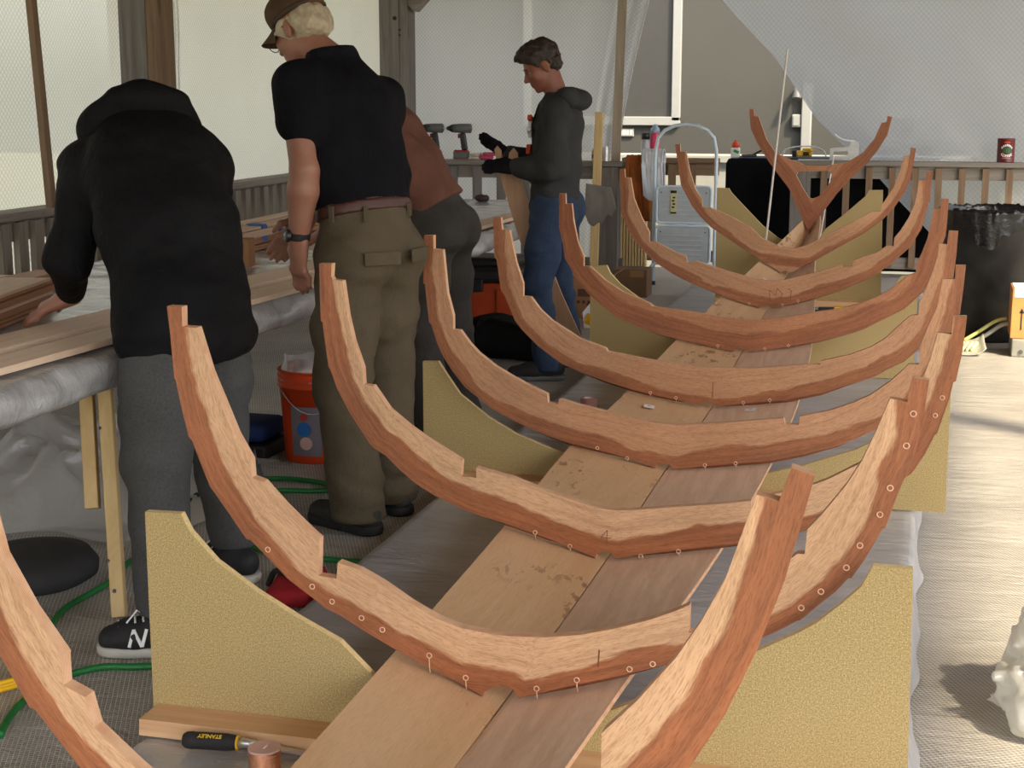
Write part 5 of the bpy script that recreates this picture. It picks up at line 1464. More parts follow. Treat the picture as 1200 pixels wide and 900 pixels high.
# ------------------------------------------------------------------ right side: bin, dustpan, cartons, bag
t = thing('trash_bin', (0.40, 9.62, 0), 'large round black bin with a black liner bag turned over its rim, at the right', 'trash bin')
bm = bmesh.new(); lathe(bm, [(0, 0), (0.24, 0), (0.255, 0.02), (0.295, 0.70), (0.305, 0.705), (0.305, 0.745), (0.285, 0.745), (0.235, 0.03), (0, 0.025)], seg=56); obj('bin_body', bm, plain('scuffed_black_plastic', (0.022, 0.022, 0.021), 0.5, 0.6, 7, bump=0.1), t, True)
def bag_fn(u, v):
    a = u * 2 * math.pi
    cx, cy = math.cos(a), math.sin(a)
    w = n1(cx * 7, cy * 7, v * 1.5); w2 = n1(cx * 16, cy * 16, v * 2 + 4)
    if v < 0.35:
        k = v / 0.35
        r = 0.27 + 0.02 * k + 0.01 * w2
        z = 0.60 + k * 0.17
    elif v < 0.5:
        k = (v - 0.35) / 0.15
        r = 0.29 + 0.03 * k + 0.006 * w2
        z = 0.77 + 0.012 * math.sin(k * math.pi) + 0.012 * w2
    else:
        k = (v - 0.5) / 0.5
        drop = 0.10 + 0.05 * w + (0.10 if -2.05 < a - 2 * math.pi < -1.25 else 0.0) * max(0, math.cos((a - 2 * math.pi + 1.65) * 3.6))
        r = 0.321 + 0.012 * w2 * (1 - 0.4 * k) - 0.006 * k
        z = 0.77 - k * drop
    return (r * cx, r * cy, z)
bg_m = NT('black_bag'); bg_m.col((0.012, 0.012, 0.013)); bg_m.set(Roughness=0.16); bg_m.bump(bg_m.noise(bg_m.coord('Object'), 22, 4, 0.6, 0.8), 0.6, 0.012)
sheet('liner_bag', bag_fn, 160, 30, bg_m.m, t)
t = thing('dustpan', (0.235, 8.98, 0), 'pale grey dustpan with a white bristled brush on it, before the black bin', 'dustpan')
def pan(u, v):
    x = (u - 0.5) * 0.28; y = -0.12 + v * 0.20
    z = 0.008 + 0.055 * v ** 2 + 0.05 * abs(u - 0.5) ** 4 * 14
    return (x * (1 - 0.1 * v), y, z)
sheet('pan', pan, 20, 14, plain('pan_grey', srgb(176, 176, 164), 0.5), t, thick=0.004)
for k in range(7):
    bm = bmesh.new(); a = V((-0.09 + k * 0.025, -0.06, 0.024)); cyl(bm, a, a + V((0.03, 0.07, 0.035)), 0.008, 0.013, 8); obj('bristle_tuft', bm, plain('bristle', srgb(232, 220, 170), 0.8), t, True)
bm = bmesh.new(); tube(bm, catmull([(0.02, 0.07, 0.06), (0.10, 0.10, 0.11), (0.19, 0.13, 0.17), (0.25, 0.15, 0.185)], 6), 0.011, 8); obj('brush_handle', bm, plain('handle_yellow', srgb(206, 200, 120), 0.5), t, True)
bm = bmesh.new(); tube(bm, catmull([(0.07, 0.07, 0.05), (0.15, 0.09, 0.10), (0.22, 0.11, 0.15), (0.26, 0.12, 0.16)], 6), 0.013, 8); obj('pan_handle', bm, plain('pan_grey', srgb(176, 176, 164)), t, True)
t = thing('equipment_case', (0.72, 9.06, 0), 'low grey metal box under the tan carton at the right edge', 'box')
bm = bmesh.new(); box(bm, (0, 0, 0.05), (0.42, 0.30, 0.098), bev=0.006); obj('case_body', bm, plain('grey_case', srgb(150, 148, 138), 0.5), t)
for x in (-0.16, 0.0):
    bm = bmesh.new(); cyl(bm, (x, -0.15, 0.03), (x, -0.156, 0.03), 0.012, seg=14); obj('screw_boss', bm, M['grey_plastic'], t)
t = thing('carton', (0.72, 9.08, 0.1), 'tan carton with a printed upward arrow standing on the grey box at the right edge', 'box')
bm = bmesh.new(); box(bm, (0, 0, 0.14), (0.44, 0.28, 0.278), bev=0.003); obj('box_body', bm, M['cardboard_orange'], t)
bm = bmesh.new(); box(bm, (0, 0, 0.2805), (0.42, 0.26, 0.004)); box(bm, (0, -0.141, 0.255), (0.42, 0.002, 0.045)); obj('paper_top', bm, M['white_paper'], t)
bm = bmesh.new(); box(bm, (-0.165, -0.1415, 0.10), (0.006, 0.002, 0.10)); prism(bm, [(-0.178, -0.1425, 0.145), (-0.152, -0.1425, 0.145), (-0.165, -0.1425, 0.172)], (0, 0.002, 0)); obj('arrow', bm, M['black_rubber'], t)
# ------------------------------------------------------------------ on the staging
PZ = 0.1025
t = thing('chisel', (-1.45, 2.748, PZ + 0.0075), 'wood chisel with black ribbed handle and gold lettering lying by the front cleat', 'chisel', rz=0.13)
prof = [(0, 0), (0.013, 0.001), (0.0175, 0.008), (0.0185, 0.02)]
for k in range(13):
    prof += [(0.0185, 0.024 + k * 0.006), (0.0172, 0.027 + k * 0.006)]
prof += [(0.0168, 0.106), (0.0150, 0.118), (0, 0.118)]
Rx = Matrix.Rotation(math.pi / 2, 4, 'Y')
bm = bmesh.new(); lathe(bm, prof, (0, 0, 0.0185), 28, Rx); hd = obj('handle', bm, M['black_rubber'], t, True)
Mx = Matrix.Translation((0.062, -0.0105, 0.0345)) @ Matrix.Rotation(math.pi, 4, 'Z') @ Matrix.Rotation(-0.55, 4, 'X')
text_mesh('lettering', 'STANLEY', 0.0125, Mx, plain('gold_print', srgb(226, 190, 70), 0.4), hd, 0.0006, True)
bm = bmesh.new(); lathe(bm, [(0, 0.117), (0.0158, 0.117), (0.0158, 0.121), (0, 0.121)], (0, 0, 0.0185), 24, Rx); obj('collar', bm, M['yellow'], t, True)
bm = bmesh.new(); lathe(bm, [(0, 0.121), (0.0125, 0.121), (0.0065, 0.160), (0, 0.160)], (0, 0, 0.0185), 20, Rx); obj('bolster', bm, M['steel'], t, True)
bm = bmesh.new(); bar(bm, (0.158, 0, 0.016), (0.262, 0, 0.004), 0.020, 0.004); obj('blade', bm, M['steel'], t)
t = thing('wire_spool', (-1.232, 2.675, PZ + 0.002), 'spool of bright copper wire with a pale pink flange beside the chisel', 'wire spool')
bm = bmesh.new(); cyl(bm, (0, 0, 0), (0, 0, 0.004), 0.033, seg=40); obj('flange', bm, M['pink_plastic'], t)
bm = bmesh.new(); cyl(bm, (0, 0, 0.060), (0, 0, 0.0645), 0.033, seg=40); cyl(bm, (0.004, 0, 0.0645), (0.002, 0, 0.067), 0.009, 0.007, 14); obj('flange', bm, M['pink_plastic'], t)
bm = bmesh.new()
pts = [(0.0305 * math.cos(k * 0.35) + 0.0006 * n1(k * 0.3), 0.0305 * math.sin(k * 0.35), 0.006 + 0.052 * k / 520) for k in range(520)]
tube(bm, pts, 0.0019, 6); cyl(bm, (0, 0, 0.004), (0, 0, 0.06), 0.0292, seg=30); obj('winding', bm, M['copper'], t, True)
t = thing('tape_roll', (-1.377, 6.45, PZ), 'roll of pale pink tape on the grey sheet behind the fourth frame', 'tape')
bm = bmesh.new(); lathe(bm, [(0.022, 0), (0.037, 0), (0.037, 0.045), (0.022, 0.045), (0.022, 0)], seg=36); obj('tape', bm, plain('pink_tape', srgb(190, 140, 130), 0.35), t)
bm = bmesh.new(); lathe(bm, [(0.019, 0.001), (0.0218, 0.001), (0.0218, 0.044), (0.019, 0.044), (0.019, 0.001)], seg=30); obj('core', bm, M['white_paper'], t)
t = thing('snap_knife', (-0.56, 9.70, PZ), 'yellow and black hand tools lying by the foot of the bow cradle', 'tool', rz=0.1)
bm = bmesh.new(); box(bm, (0.08, 0, 0.02), (0.07, 0.05, 0.038), bev=0.008); obj('yellow_grip', bm, M['yellow'], t)
bm = bmesh.new(); box(bm, (0.0, 0, 0.018), (0.10, 0.045, 0.03), bev=0.008); obj('black_grip', bm, M['black_plastic'], t)
bm = bmesh.new(); box(bm, (-0.02, -0.06, 0.012), (0.18, 0.035, 0.022), 0.1, 0.006); obj('pliers_grip', bm, M['black_plastic'], t)
def pf(u, v):
    x = -1.56 + u * 0.42; y = 2.42 + v * 0.34
    e = math.sin(u * math.pi) * math.sin(v * math.pi)
    return (x, y, PZ + 0.001 + 0.005 * e * (0.5 + abs(n1(x * 12, y * 12, 2))) )
o = sheet('film_scrap', pf, 30, 30, M['clear']); tag(o, 'loose rumpled scrap of clear film under the chisel at the lower left', 'plastic sheet')
# ------------------------------------------------------------------ bodies: blended volumes meshed as one surface
def A3(p):
    return np.array(p, dtype=np.float32)

def cone(a, b, ra, rb, ax=None, s=1.0):
    """tapering limb; widened by s along unit vector ax"""
    return ('c', A3(a), A3(b), ra, rb, None if ax is None else A3(V(ax).normalized()), s)

def ell(c, r, R=None):
    """ellipsoid; R: 3 axes (rows)"""
    return ('e', A3(c), A3(r), None if R is None else np.array([list(V(x).normalized()) for x in R], dtype=np.float32))

def prim_bounds(p):
    if p[0] == 'c':
        m = max(p[3], p[4]) * max(1, p[6])
        return np.minimum(p[1], p[2]) - m, np.maximum(p[1], p[2]) + m
    m = float(max(p[2]))
    return p[1] - m, p[1] + m

def prim_dist(p, P):
    if p[0] == 'c':
        a, b = p[1], p[2]
        ab = b - a
        L2 = max(float(ab @ ab), 1e-9)
        q = P - a
        t = np.clip((q @ ab) / L2, 0, 1)
        q = q - t[..., None] * ab
        if p[5] is not None:
            h = q @ p[5]
            q = q + (h * (1 / p[6] - 1))[..., None] * p[5]
        return np.sqrt((q * q).sum(-1)) - (p[3] + (p[4] - p[3]) * t)
    q = P - p[1]
    if p[3] is not None:
        q = q @ p[3].T
    k0 = np.sqrt(((q / p[2]) ** 2).sum(-1))
    k1 = np.sqrt(((q / p[2] ** 2) ** 2).sum(-1)) + 1e-6
    return k0 * (k0 - 1) / k1

CORN = [(i, j, k) for i in (0, 1) for j in (0, 1) for k in (0, 1)]
def surface_nets(F, org, vox):
    S = F < 0
    n = F.shape
    cnt = np.zeros((n[0] - 1, n[1] - 1, n[2] - 1), dtype=np.int8)
    for i, j, k in CORN:
        cnt += S[i:n[0] - 1 + i, j:n[1] - 1 + j, k:n[2] - 1 + k]
    act = (cnt > 0) & (cnt < 8)
    idx = np.argwhere(act)
    ids = np.full(act.shape, -1, dtype=np.int64)
    ids[act] = np.arange(len(idx))
    acc = np.zeros((len(idx), 3)); num = np.zeros(len(idx))
    val = {c: F[idx[:, 0] + c[0], idx[:, 1] + c[1], idx[:, 2] + c[2]] for c in CORN}
    for c in CORN:
        for ax in range(3):
            if c[ax] == 0:
                d = list(c); d[ax] = 1; d = tuple(d)
                a, b = val[c], val[d]
                m = (a < 0) != (b < 0)
                t = np.where(m, a / np.where(m, a - b, 1), 0)
                p = np.array(c, dtype=float)[None, :].repeat(len(idx), 0)
                p[:, ax] += t
                acc[m] += p[m]; num[m] += 1
    vs = (acc / num[:, None] + idx) * vox + org
    faces = []
    for ax in range(3):
        u, w = (ax + 1) % 3, (ax + 2) % 3
        sl0 = [slice(None)] * 3; sl1 = [slice(None)] * 3
        sl0[ax] = slice(0, n[ax] - 1); sl1[ax] = slice(1, n[ax])
        ch = S[tuple(sl0)] != S[tuple(sl1)]
        e = np.argwhere(ch)
        e = e[(e[:, u] > 0) & (e[:, w] > 0) & (e[:, u] < n[u] - 1) & (e[:, w] < n[w] - 1)]
        if not len(e):
            continue
        flip = S[tuple(sl0)][e[:, 0], e[:, 1], e[:, 2]]
        q = []
        for du, dw in ((1, 1), (0, 1), (0, 0), (1, 0)):
            c = e.copy(); c[:, u] -= du; c[:, w] -= dw
            q.append(ids[c[:, 0], c[:, 1], c[:, 2]])
        q = np.stack(q, 1)
        q[~flip] = q[~flip][:, ::-1]
        faces.append(q)
    return vs, np.concatenate(faces)

def blob(name, prims, mat, parent=None, vox=0.008, k=0.03, cuts=(), fold=0.0, ffreq=(7, 7, 7), subs=(), origin=(0, 0, 0), smooth_it=2, ksub=0.008, seed=0, grow=0.0):
    lo = np.min([prim_bounds(p)[0] for p in prims], 0) - 0.04 - grow
    hi = np.max([prim_bounds(p)[1] for p in prims], 0) + 0.04 + grow
    n = np.ceil((hi - lo) / vox).astype(int) + 1
    F = np.full(n, 0.2, dtype=np.float32)
    ax = [lo[i] + np.arange(n[i]) * vox for i in range(3)]
    pad = 0.05 + k + grow
    def region(p):
        a, b = prim_bounds(p)
        i0 = np.maximum(((a - pad - lo) / vox).astype(int), 0)
        i1 = np.minimum(((b + pad - lo) / vox).astype(int) + 2, n)
        sl = tuple(slice(i0[i], i1[i]) for i in range(3))
        P = np.stack(np.meshgrid(*[ax[i][sl[i]] for i in range(3)], indexing='ij'), -1).astype(np.float32)
        return sl, P
    for p in prims:
        sl, P = region(p)
        d = prim_dist(p, P) - grow
        f = F[sl]
        h = np.clip(0.5 + 0.5 * (f - d) / k, 0, 1)
        F[sl] = f * (1 - h) + d * h - k * h * (1 - h)
    if fold:
        P = np.stack(np.meshgrid(*ax, indexing='ij'), -1).astype(np.float32)
        m = np.abs(F) < 0.06
        Q = P[m]
        ff = np.array(ffreq, dtype=np.float32)
        w = vnoise(Q * 4 + seed)
        nn = vnoise(Q * ff + seed + w[..., None] * 1.1) + 0.5 * vnoise(Q * ff * 2.3 + seed + 9)
        F[m] += fold * nn
    for p in subs:
        sl, P = region(p)
        d = -prim_dist(p, P)
        f = F[sl]
        h = np.clip(0.5 - 0.5 * (f - d) / ksub, 0, 1)
        F[sl] = f * (1 - h) + d * h + ksub * h * (1 - h)
    if cuts:
        X, Y, Z = np.meshgrid(*ax, indexing='ij', sparse=True)
        for pt, nr in cuts:
            nr = V(nr).normalized()
            F = np.maximum(F, (X - pt[0]) * nr.x + (Y - pt[1]) * nr.y + (Z - pt[2]) * nr.z)
    vs, fs = surface_nets(F.astype(np.float64), lo, vox)
    o3 = np.array(origin)
    if smooth_it:
        E_ = np.concatenate([fs[:, [0, 1]], fs[:, [1, 2]], fs[:, [2, 3]], fs[:, [3, 0]]])
        for it in range(smooth_it):
            s = np.zeros_like(vs); c = np.zeros(len(vs))
            np.add.at(s, E_[:, 0], vs[E_[:, 1]]); np.add.at(s, E_[:, 1], vs[E_[:, 0]])
            np.add.at(c, E_[:, 0], 1); np.add.at(c, E_[:, 1], 1)
            vs = vs + (0.5 if it % 2 == 0 else -0.35) * (s / np.maximum(c, 1)[:, None] - vs)
    me = bpy.data.meshes.new(name)
    me.from_pydata((vs - o3).tolist(), [], fs.tolist())
    me.update()
    o = link(name, me, mat, parent, True)
    if parent is None:
        o.location = V(origin)
    return o

def vlerp(a, b, t):
    return V(a).lerp(V(b), t)

class Body:
    """joint positions in the scene; dir = facing, tilt axes built from them"""
    def __init__(s, J, face, facing_head, up_head, head_s=1.0, arm_s=1.0, hand_s=1.0):
        s.J = {k: V(v) for k, v in J.items()}
        s.f = V(face).normalized()
        s.l = V((0, 0, 1)).cross(s.f).normalized()     # the figure's left
        s.hf = V(facing_head).normalized()
        u = V(up_head).normalized()
        s.hl = u.cross(s.hf).normalized()
        s.hu = s.hf.cross(s.hl).normalized()
        s.hs = head_s
        s.arm = arm_s
        s.hnd = hand_s
    def H(s, fwd, left, up):
        return s.J['head'] + (s.hf * fwd + s.hl * left + s.hu * up) * s.hs
    def HR(s):
        return (s.hf, s.hl, s.hu)
    def head(s):
        k = s.hs
        R = s.HR()
        E = lambda c, r: ell(s.H(*c), tuple(x * k for x in r), R)
        p = [E((-0.012, 0, 0.035), (0.098, 0.077, 0.088)), E((0.03, 0, -0.03), (0.066, 0.062, 0.085)),
             E((0.045, 0, -0.075), (0.045, 0.045, 0.035)), E((0.072, 0, -0.098), (0.020, 0.022, 0.016)),
             E((0.055, 0.046, -0.02), (0.028, 0.02, 0.03)), E((0.055, -0.046, -0.02), (0.028, 0.02, 0.03)),
             E((0.082, 0, 0.024), (0.014, 0.045, 0.012)),
             cone(s.H(0.086, 0, 0.012), s.H(0.112, 0, -0.026), 0.008 * k, 0.012 * k), E((0.098, 0.010, -0.030), (0.010, 0.008, 0.008)), E((0.098, -0.010, -0.030), (0.010, 0.008, 0.008)),
             E((0.090, 0, -0.056), (0.010, 0.024, 0.006)), E((0.087, 0, -0.068), (0.011, 0.021, 0.007))]
        for sg in (1, -1):
            p.append(ell(s.H(-0.008, sg * 0.079, -0.008), (0.020 * k, 0.008 * k, 0.032 * k), (s.hf * 0.92 + s.hl * sg * -0.3, s.hl * sg + s.hf * 0.3, s.hu)))
        subs = [E((0.096, 0.031, 0.004), (0.013, 0.017, 0.010)), E((0.096, -0.031, 0.004), (0.013, 0.017, 0.010)),
                E((-0.004, 0.089, -0.006), (0.008, 0.006, 0.014)), E((-0.004, -0.089, -0.006), (0.008, 0.006, 0.014))]
        return p, subs
    def hand(s, side, spread=0.0):
        """palm, four unequal bent fingers and a thumb; the pose comes from wrist, hdir (fingers), hn (back of hand), curl"""
        J = s.J
        w = J['wrist' + side]
        d = J['hdir' + side].normalized()
        n = J['hn' + side]
        n = (n - d * n.dot(d)).normalized()            # out of the back of the hand
        c = J['curl' + side]
        cu, tc = c.x, c.y
        t = d.cross(n) * (1 if side == 'L' else -1)     # towards the thumb
        pc = w + d * 0.05
        p = [cone(w, w + d * 0.085, 0.020, 0.017, t, 1.9), cone(w - d * 0.01, w + d * 0.03, 0.024, 0.024, t, 1.25)]
        tips = []
        for i, (off, L) in enumerate(((0.030, 0.072), (0.010, 0.080), (-0.010, 0.075), (-0.029, 0.060))):
            a = w + d * (0.088 - abs(off) * 0.12) + t * off
            cur = d.copy()
            pos = a
            for sgm, r0, r1 in ((0.45, 0.0092, 0.0086), (0.31, 0.0086, 0.0078), (0.24, 0.0078, 0.0066)):
                ang = cu * (0.9 + 0.12 * i)
                cur = (Matrix.Rotation(-ang, 3, t * (1 if True else -1)) @ cur) if (n.cross(d)).dot(t) > 0 else (Matrix.Rotation(ang, 3, t) @ cur)
                if (cur - d).dot(n) > 0.01 and cu > 0:
                    cur = cur - n * 2 * cur.dot(n)
                q = pos + cur * (L * sgm) + t * (spread * (1.5 - i) * 0.002)
                p.append(cone(pos, q, r0, r1))
                pos = q
            tips.append(pos)
        a = w + d * 0.028 + t * 0.028
        b = a + (d * 0.6 + t * 0.65 - n * (0.25 + 0.5 * tc)).normalized() * 0.042
        e = b + (d * 0.9 + t * (0.3 - 0.5 * tc) - n * (0.2 + 0.6 * tc)).normalized() * 0.034
        p += [cone(w + d * 0.012 + t * 0.012, a, 0.017, 0.014), cone(a, b, 0.013, 0.0105), cone(b, e, 0.0102, 0.008)]
        if s.hnd != 1.0:
            k = s.hnd
            sc = lambda v: A3(w + (V(v) - w) * k)
            p = [('c', sc(q[1]), sc(q[2]), q[3] * k, q[4] * k, q[5], q[6]) for q in p]
        return p
    def limb_prims(s):
        J = s.J
        p = []
        for S in 'LR':
            p += [cone(J['sh' + S], J['el' + S], 0.050 * s.arm, 0.040 * s.arm), cone(J['el' + S], vlerp(J['el' + S], J['wrist' + S], 0.3), 0.041 * s.arm, 0.043 * s.arm), cone(vlerp(J['el' + S], J['wrist' + S], 0.3), J['wrist' + S], 0.043 * s.arm, 0.027 * (1 + (s.arm - 1) * 0.6)),
                  cone(J['hip' + S], J['knee' + S], 0.088, 0.056), cone(J['knee' + S], vlerp(J['knee' + S], J['ank' + S], 0.4), 0.055, 0.056), cone(vlerp(J['knee' + S], J['ank' + S], 0.4), J['ank' + S], 0.056, 0.036),
                  cone(J['ank' + S] - V((0, 0, 0.03)), vlerp(J['ank' + S], J['toe' + S], 0.66) + V((0, 0, -0.0)), 0.034, 0.024)]
        return p
    def torso_prims(s, g=0.0):
        J = s.J
        up = (J['neck'] - J['pelvis']).normalized()
        lat = (J['shL'] - J['shR']).normalized()
        latp = (J['hipL'] - J['hipR']).normalized()
        w = vlerp(J['pelvis'], J['neck'], 0.35); c = vlerp(J['pelvis'], J['neck'], 0.72)
        b = (lat + latp).normalized()
        return [cone(J['pelvis'], w, 0.112 + g, 0.105 + g, latp, 1.42), cone(w, c, 0.105 + g, 0.118 + g, b, 1.40),
                cone(c, vlerp(c, J['neck'], 0.75), 0.112 + g, 0.075 + g, lat, 1.5), cone(J['shL'], J['shR'], 0.056 + g, 0.056 + g)]
    def body(s, name, mat, label, group='people at work'):
        J = s.J
        hp, subs = s.head()
        p = s.torso_prims(-0.012) + s.limb_prims() + [cone(J['neck'] - V((0, 0, 0.03)), J['head'] + s.hf * -0.012 - s.hu * 0.055, 0.058, 0.056)] + hp
        for S in 'LR':
            p += s.hand(S)
        org = (J['pelvis'].x, J['pelvis'].y, 0)
        o = blob(name, p, mat, None, 0.0062, 0.010, subs=subs, origin=org, smooth_it=2)
        s.o = o
        s.org = org
        tag(o, label, 'person', group)
        return o
    def part(s, name, prims, mat, **k):
        return blob(name, prims, mat, s.o, origin=s.org, **k)
    def eyes(s):
        wh = plain('eye_white', (0.35, 0.33, 0.31), 0.3, 0.02)
        for sg in (1, -1):
            bm = bmesh.new()
            sphere(bm, s.H(0.070, sg * 0.031, 0.002) - V(s.org), 0.0108 * s.hs, 14)
            e = obj('eye', bm, wh, s.o, True)
            bm = bmesh.new()
            sphere(bm, s.H(0.0772, sg * 0.031, -0.001) - V(s.org), 0.0055 * s.hs, 10)
            obj('iris', bm, plain('iris', (0.05, 0.03, 0.02), 0.2), e, True)

def shoe(B, S, mat, sole_mat, name='shoe', k=1.0, sole_h=0.028):
    J = B.J
    heel = V((J['ank' + S].x, J['ank' + S].y, 0))
    toe = V((J['toe' + S].x, J['toe' + S].y, 0))
    d = (toe - heel).normalized()
    sd = V((0, 0, 1)).cross(d)
    h = heel - d * 0.045
    p = [cone(h + V((0, 0, 0.06)), heel + d * 0.09 + V((0, 0, 0.055)), 0.043 * k, 0.044 * k, sd, 0.95), cone(heel + d * 0.07 + V((0, 0, 0.05)), toe - d * 0.035 + V((0, 0, 0.042)), 0.044 * k, 0.034 * k, sd, 1.25),
         cone(heel + V((0, 0, 0.05)), J['ank' + S] + V((0, 0, 0.03)), 0.044 * k, 0.044 * k)]
    up = B.part(name, p, mat, vox=0.006, k=0.02, cuts=[(h + V((0, 0, 0.016)), (0, 0, -1)), (J['ank' + S] + V((0, 0, 0.035)), (0, 0, 1))])
    p = [cone(h + V((0, 0, 0.02)), heel + d * 0.09 + V((0, 0, 0.02)), 0.047 * k, 0.046 * k), cone(heel + d * 0.08 + V((0, 0, 0.02)), toe - d * 0.045 + V((0, 0, 0.02)), 0.047 * k, 0.050 * k)]
    so = blob('sole', p, sole_mat, up, vox=0.006, k=0.015, cuts=[(h + V((0, 0, 0.001)), (0, 0, -1)), (h + V((0, 0, sole_h)), (0, 0, 1))], origin=B.org)
    return up, d, sd, heel, toe

def trousers(B, mat, rt=0.105, rk=0.080, rh=0.078, waist_z=None, hem=0.05, name='trousers', fold=0.012, g=0.022, seed=0, top=0.12, seat=0.10):
    J = B.J
    latp = (J['hipL'] - J['hipR']).normalized()
    up = (J['neck'] - J['pelvis']).normalized()
    pl = J['pelvis']
    p = [cone(pl - V((0, 0, 0.03)), pl + up * (top + 0.03), 0.116 + g, 0.106 + g, latp, 1.36)]
    for S in 'LR':
        a = J['ank' + S]
        kn = J['knee' + S]
        p += [cone(J['hip' + S], vlerp(J['hip' + S], kn, 0.55), rt, (rt + rk) / 2 + 0.004), cone(vlerp(J['hip' + S], kn, 0.55), kn, (rt + rk) / 2 + 0.004, rk), cone(kn, a - V((0, 0, 0.04)), rk, rh)]
        p.append(ell(J['hip' + S] - B.f * 0.05 + V((0, 0, -0.01)), (seat + g * 0.5, seat + g * 0.5, seat * 1.1)))
    return B.part(name, p, mat, vox=0.0085, k=0.035, cuts=[(pl + up * top, up), ((0, 0, hem), (0, 0, -1))], fold=fold, ffreq=(6, 6, 15), seed=seed)

def sleeve(B, S, r0, r1, r2, frac=1.0):
    J = B.J
    p = [cone(J['sh' + S], J['el' + S], r0, r1)]
    if frac > 1:
        p.append(cone(J['el' + S], vlerp(J['el' + S], J['wrist' + S], frac - 1), r1, r2))
    return p

SKIN = skin('skin_fair', srgb(154, 110, 91))
SKIN2 = skin('skin_tan', srgb(138, 88, 70))

# ---------------------------------------------------------------- bent man in the black jacket
m1 = Body(dict(pelvis=(-1.985, 3.89, 0.93), neck=(-2.23, 4.13, 1.36), head=(-2.40, 4.32, 1.33),
               shL=(-2.335, 4.005, 1.235), shR=(-2.085, 4.225, 1.235), elL=(-2.365, 3.92, 0.99), elR=(-2.12, 4.36, 0.99), wristL=(-2.462, 4.085, 0.862), wristR=(-2.34, 4.55, 0.90),
               hdirL=(-0.80, -0.10, -0.36), hdirR=(-0.8, 0.3, -0.2), hnL=(-0.3, -0.3, 0.9), hnR=(0, 0.2, 1), curlL=(0.30, 0.4, 0), curlR=(0.4, 0.3, 0),
               hipL=(-2.015, 3.80, 0.86), hipR=(-1.95, 3.99, 0.86), kneeL=(-1.975, 3.66, 0.48), kneeR=(-2.00, 4.08, 0.48), ankL=(-1.89, 3.50, 0.09), ankR=(-1.98, 4.13, 0.09),
               toeL=(-2.06, 3.46, 0.03), toeR=(-2.16, 4.19, 0.03)), (-0.66, 0.75, 0), (-0.55, 0.5, -0.65), (-0.5, 0.45, 0.75), 1.0, 1.1, 1.12)
m1.body('person', SKIN, 'person in black hooded jacket and grey trousers bent over the table at the left')
trousers(m1, cloth('grey_sweat_fabric', srgb(74, 75, 75), 0.12, 0.22, 0.9, 0.3), 0.110, 0.090, 0.064, hem=0.11, fold=0.008, g=0.000, seat=0.02)
jm = cloth('black_softshell', (0.0055, 0.0055, 0.0065), 0.25, 0.08, 0.72, 0.7, 0.12)
J = m1.J
up1 = (J['neck'] - J['pelvis']).normalized()
lat1 = (J['shL'] - J['shR']).normalized()
latp = (J['hipL'] - J['hipR']).normalized()
hemc = J['pelvis'] + V((0.0, -0.01, -0.13))
bk = vlerp(J['pelvis'], J['neck'], 0.75)
p = [cone(hemc, vlerp(J['pelvis'], J['neck'], 0.35), 0.160, 0.150, latp, 1.36), cone(vlerp(J['pelvis'], J['neck'], 0.35), bk, 0.150, 0.142, (lat1 + latp), 1.40),
     cone(bk, J['neck'] - up1 * 0.02, 0.142, 0.10, lat1, 1.35), cone(J['shL'], J['shR'], 0.082, 0.082), cone(hemc - m1.f * 0.03, bk - m1.f * 0.02, 0.14, 0.12, latp, 1.38)]
for S in 'LR':
    p += sleeve(m1, S, 0.080, 0.060, 0.047, 1.80)
jk = m1.part('jacket', p, jm, vox=0.009, k=0.05, fold=0.009, ffreq=(7, 7, 12), cuts=[(V((-2.02, 3.89, 0.735)), (0.0, 0.04, -1))], seed=4)
hood_c = J['neck'] + up1 * 0.045
p = [ell(m1.H(-0.015, 0, 0.0), (0.12, 0.115, 0.118), m1.HR()), ell(J['neck'] + up1 * 0.03 - m1.f * 0.02, (0.10, 0.160, 0.070), (m1.f, lat1, up1)), cone(J['neck'] + lat1 * 0.12 + up1 * -0.01, J['neck'] - lat1 * 0.12 + up1 * -0.01, 0.062, 0.062)]
m1.part('hood', p, jm, vox=0.008, k=0.04, fold=0.010, ffreq=(8, 8, 12), seed=2)
w = J['wristL']; dd = (J['wristL'] - J['elL']).normalized()
m1.part('cuff', [cone(w - dd * 0.060, w - dd * 0.030, 0.045, 0.041)], jm, vox=0.006, k=0.01, cuts=[(w - dd * 0.028, dd), (w - dd * 0.062, -dd)])
sm = plain('black_knit', (0.012, 0.012, 0.014), 0.7, 0.25, 60)
sw = plain('white_sole', srgb(196, 194, 186), 0.6, 0.06)
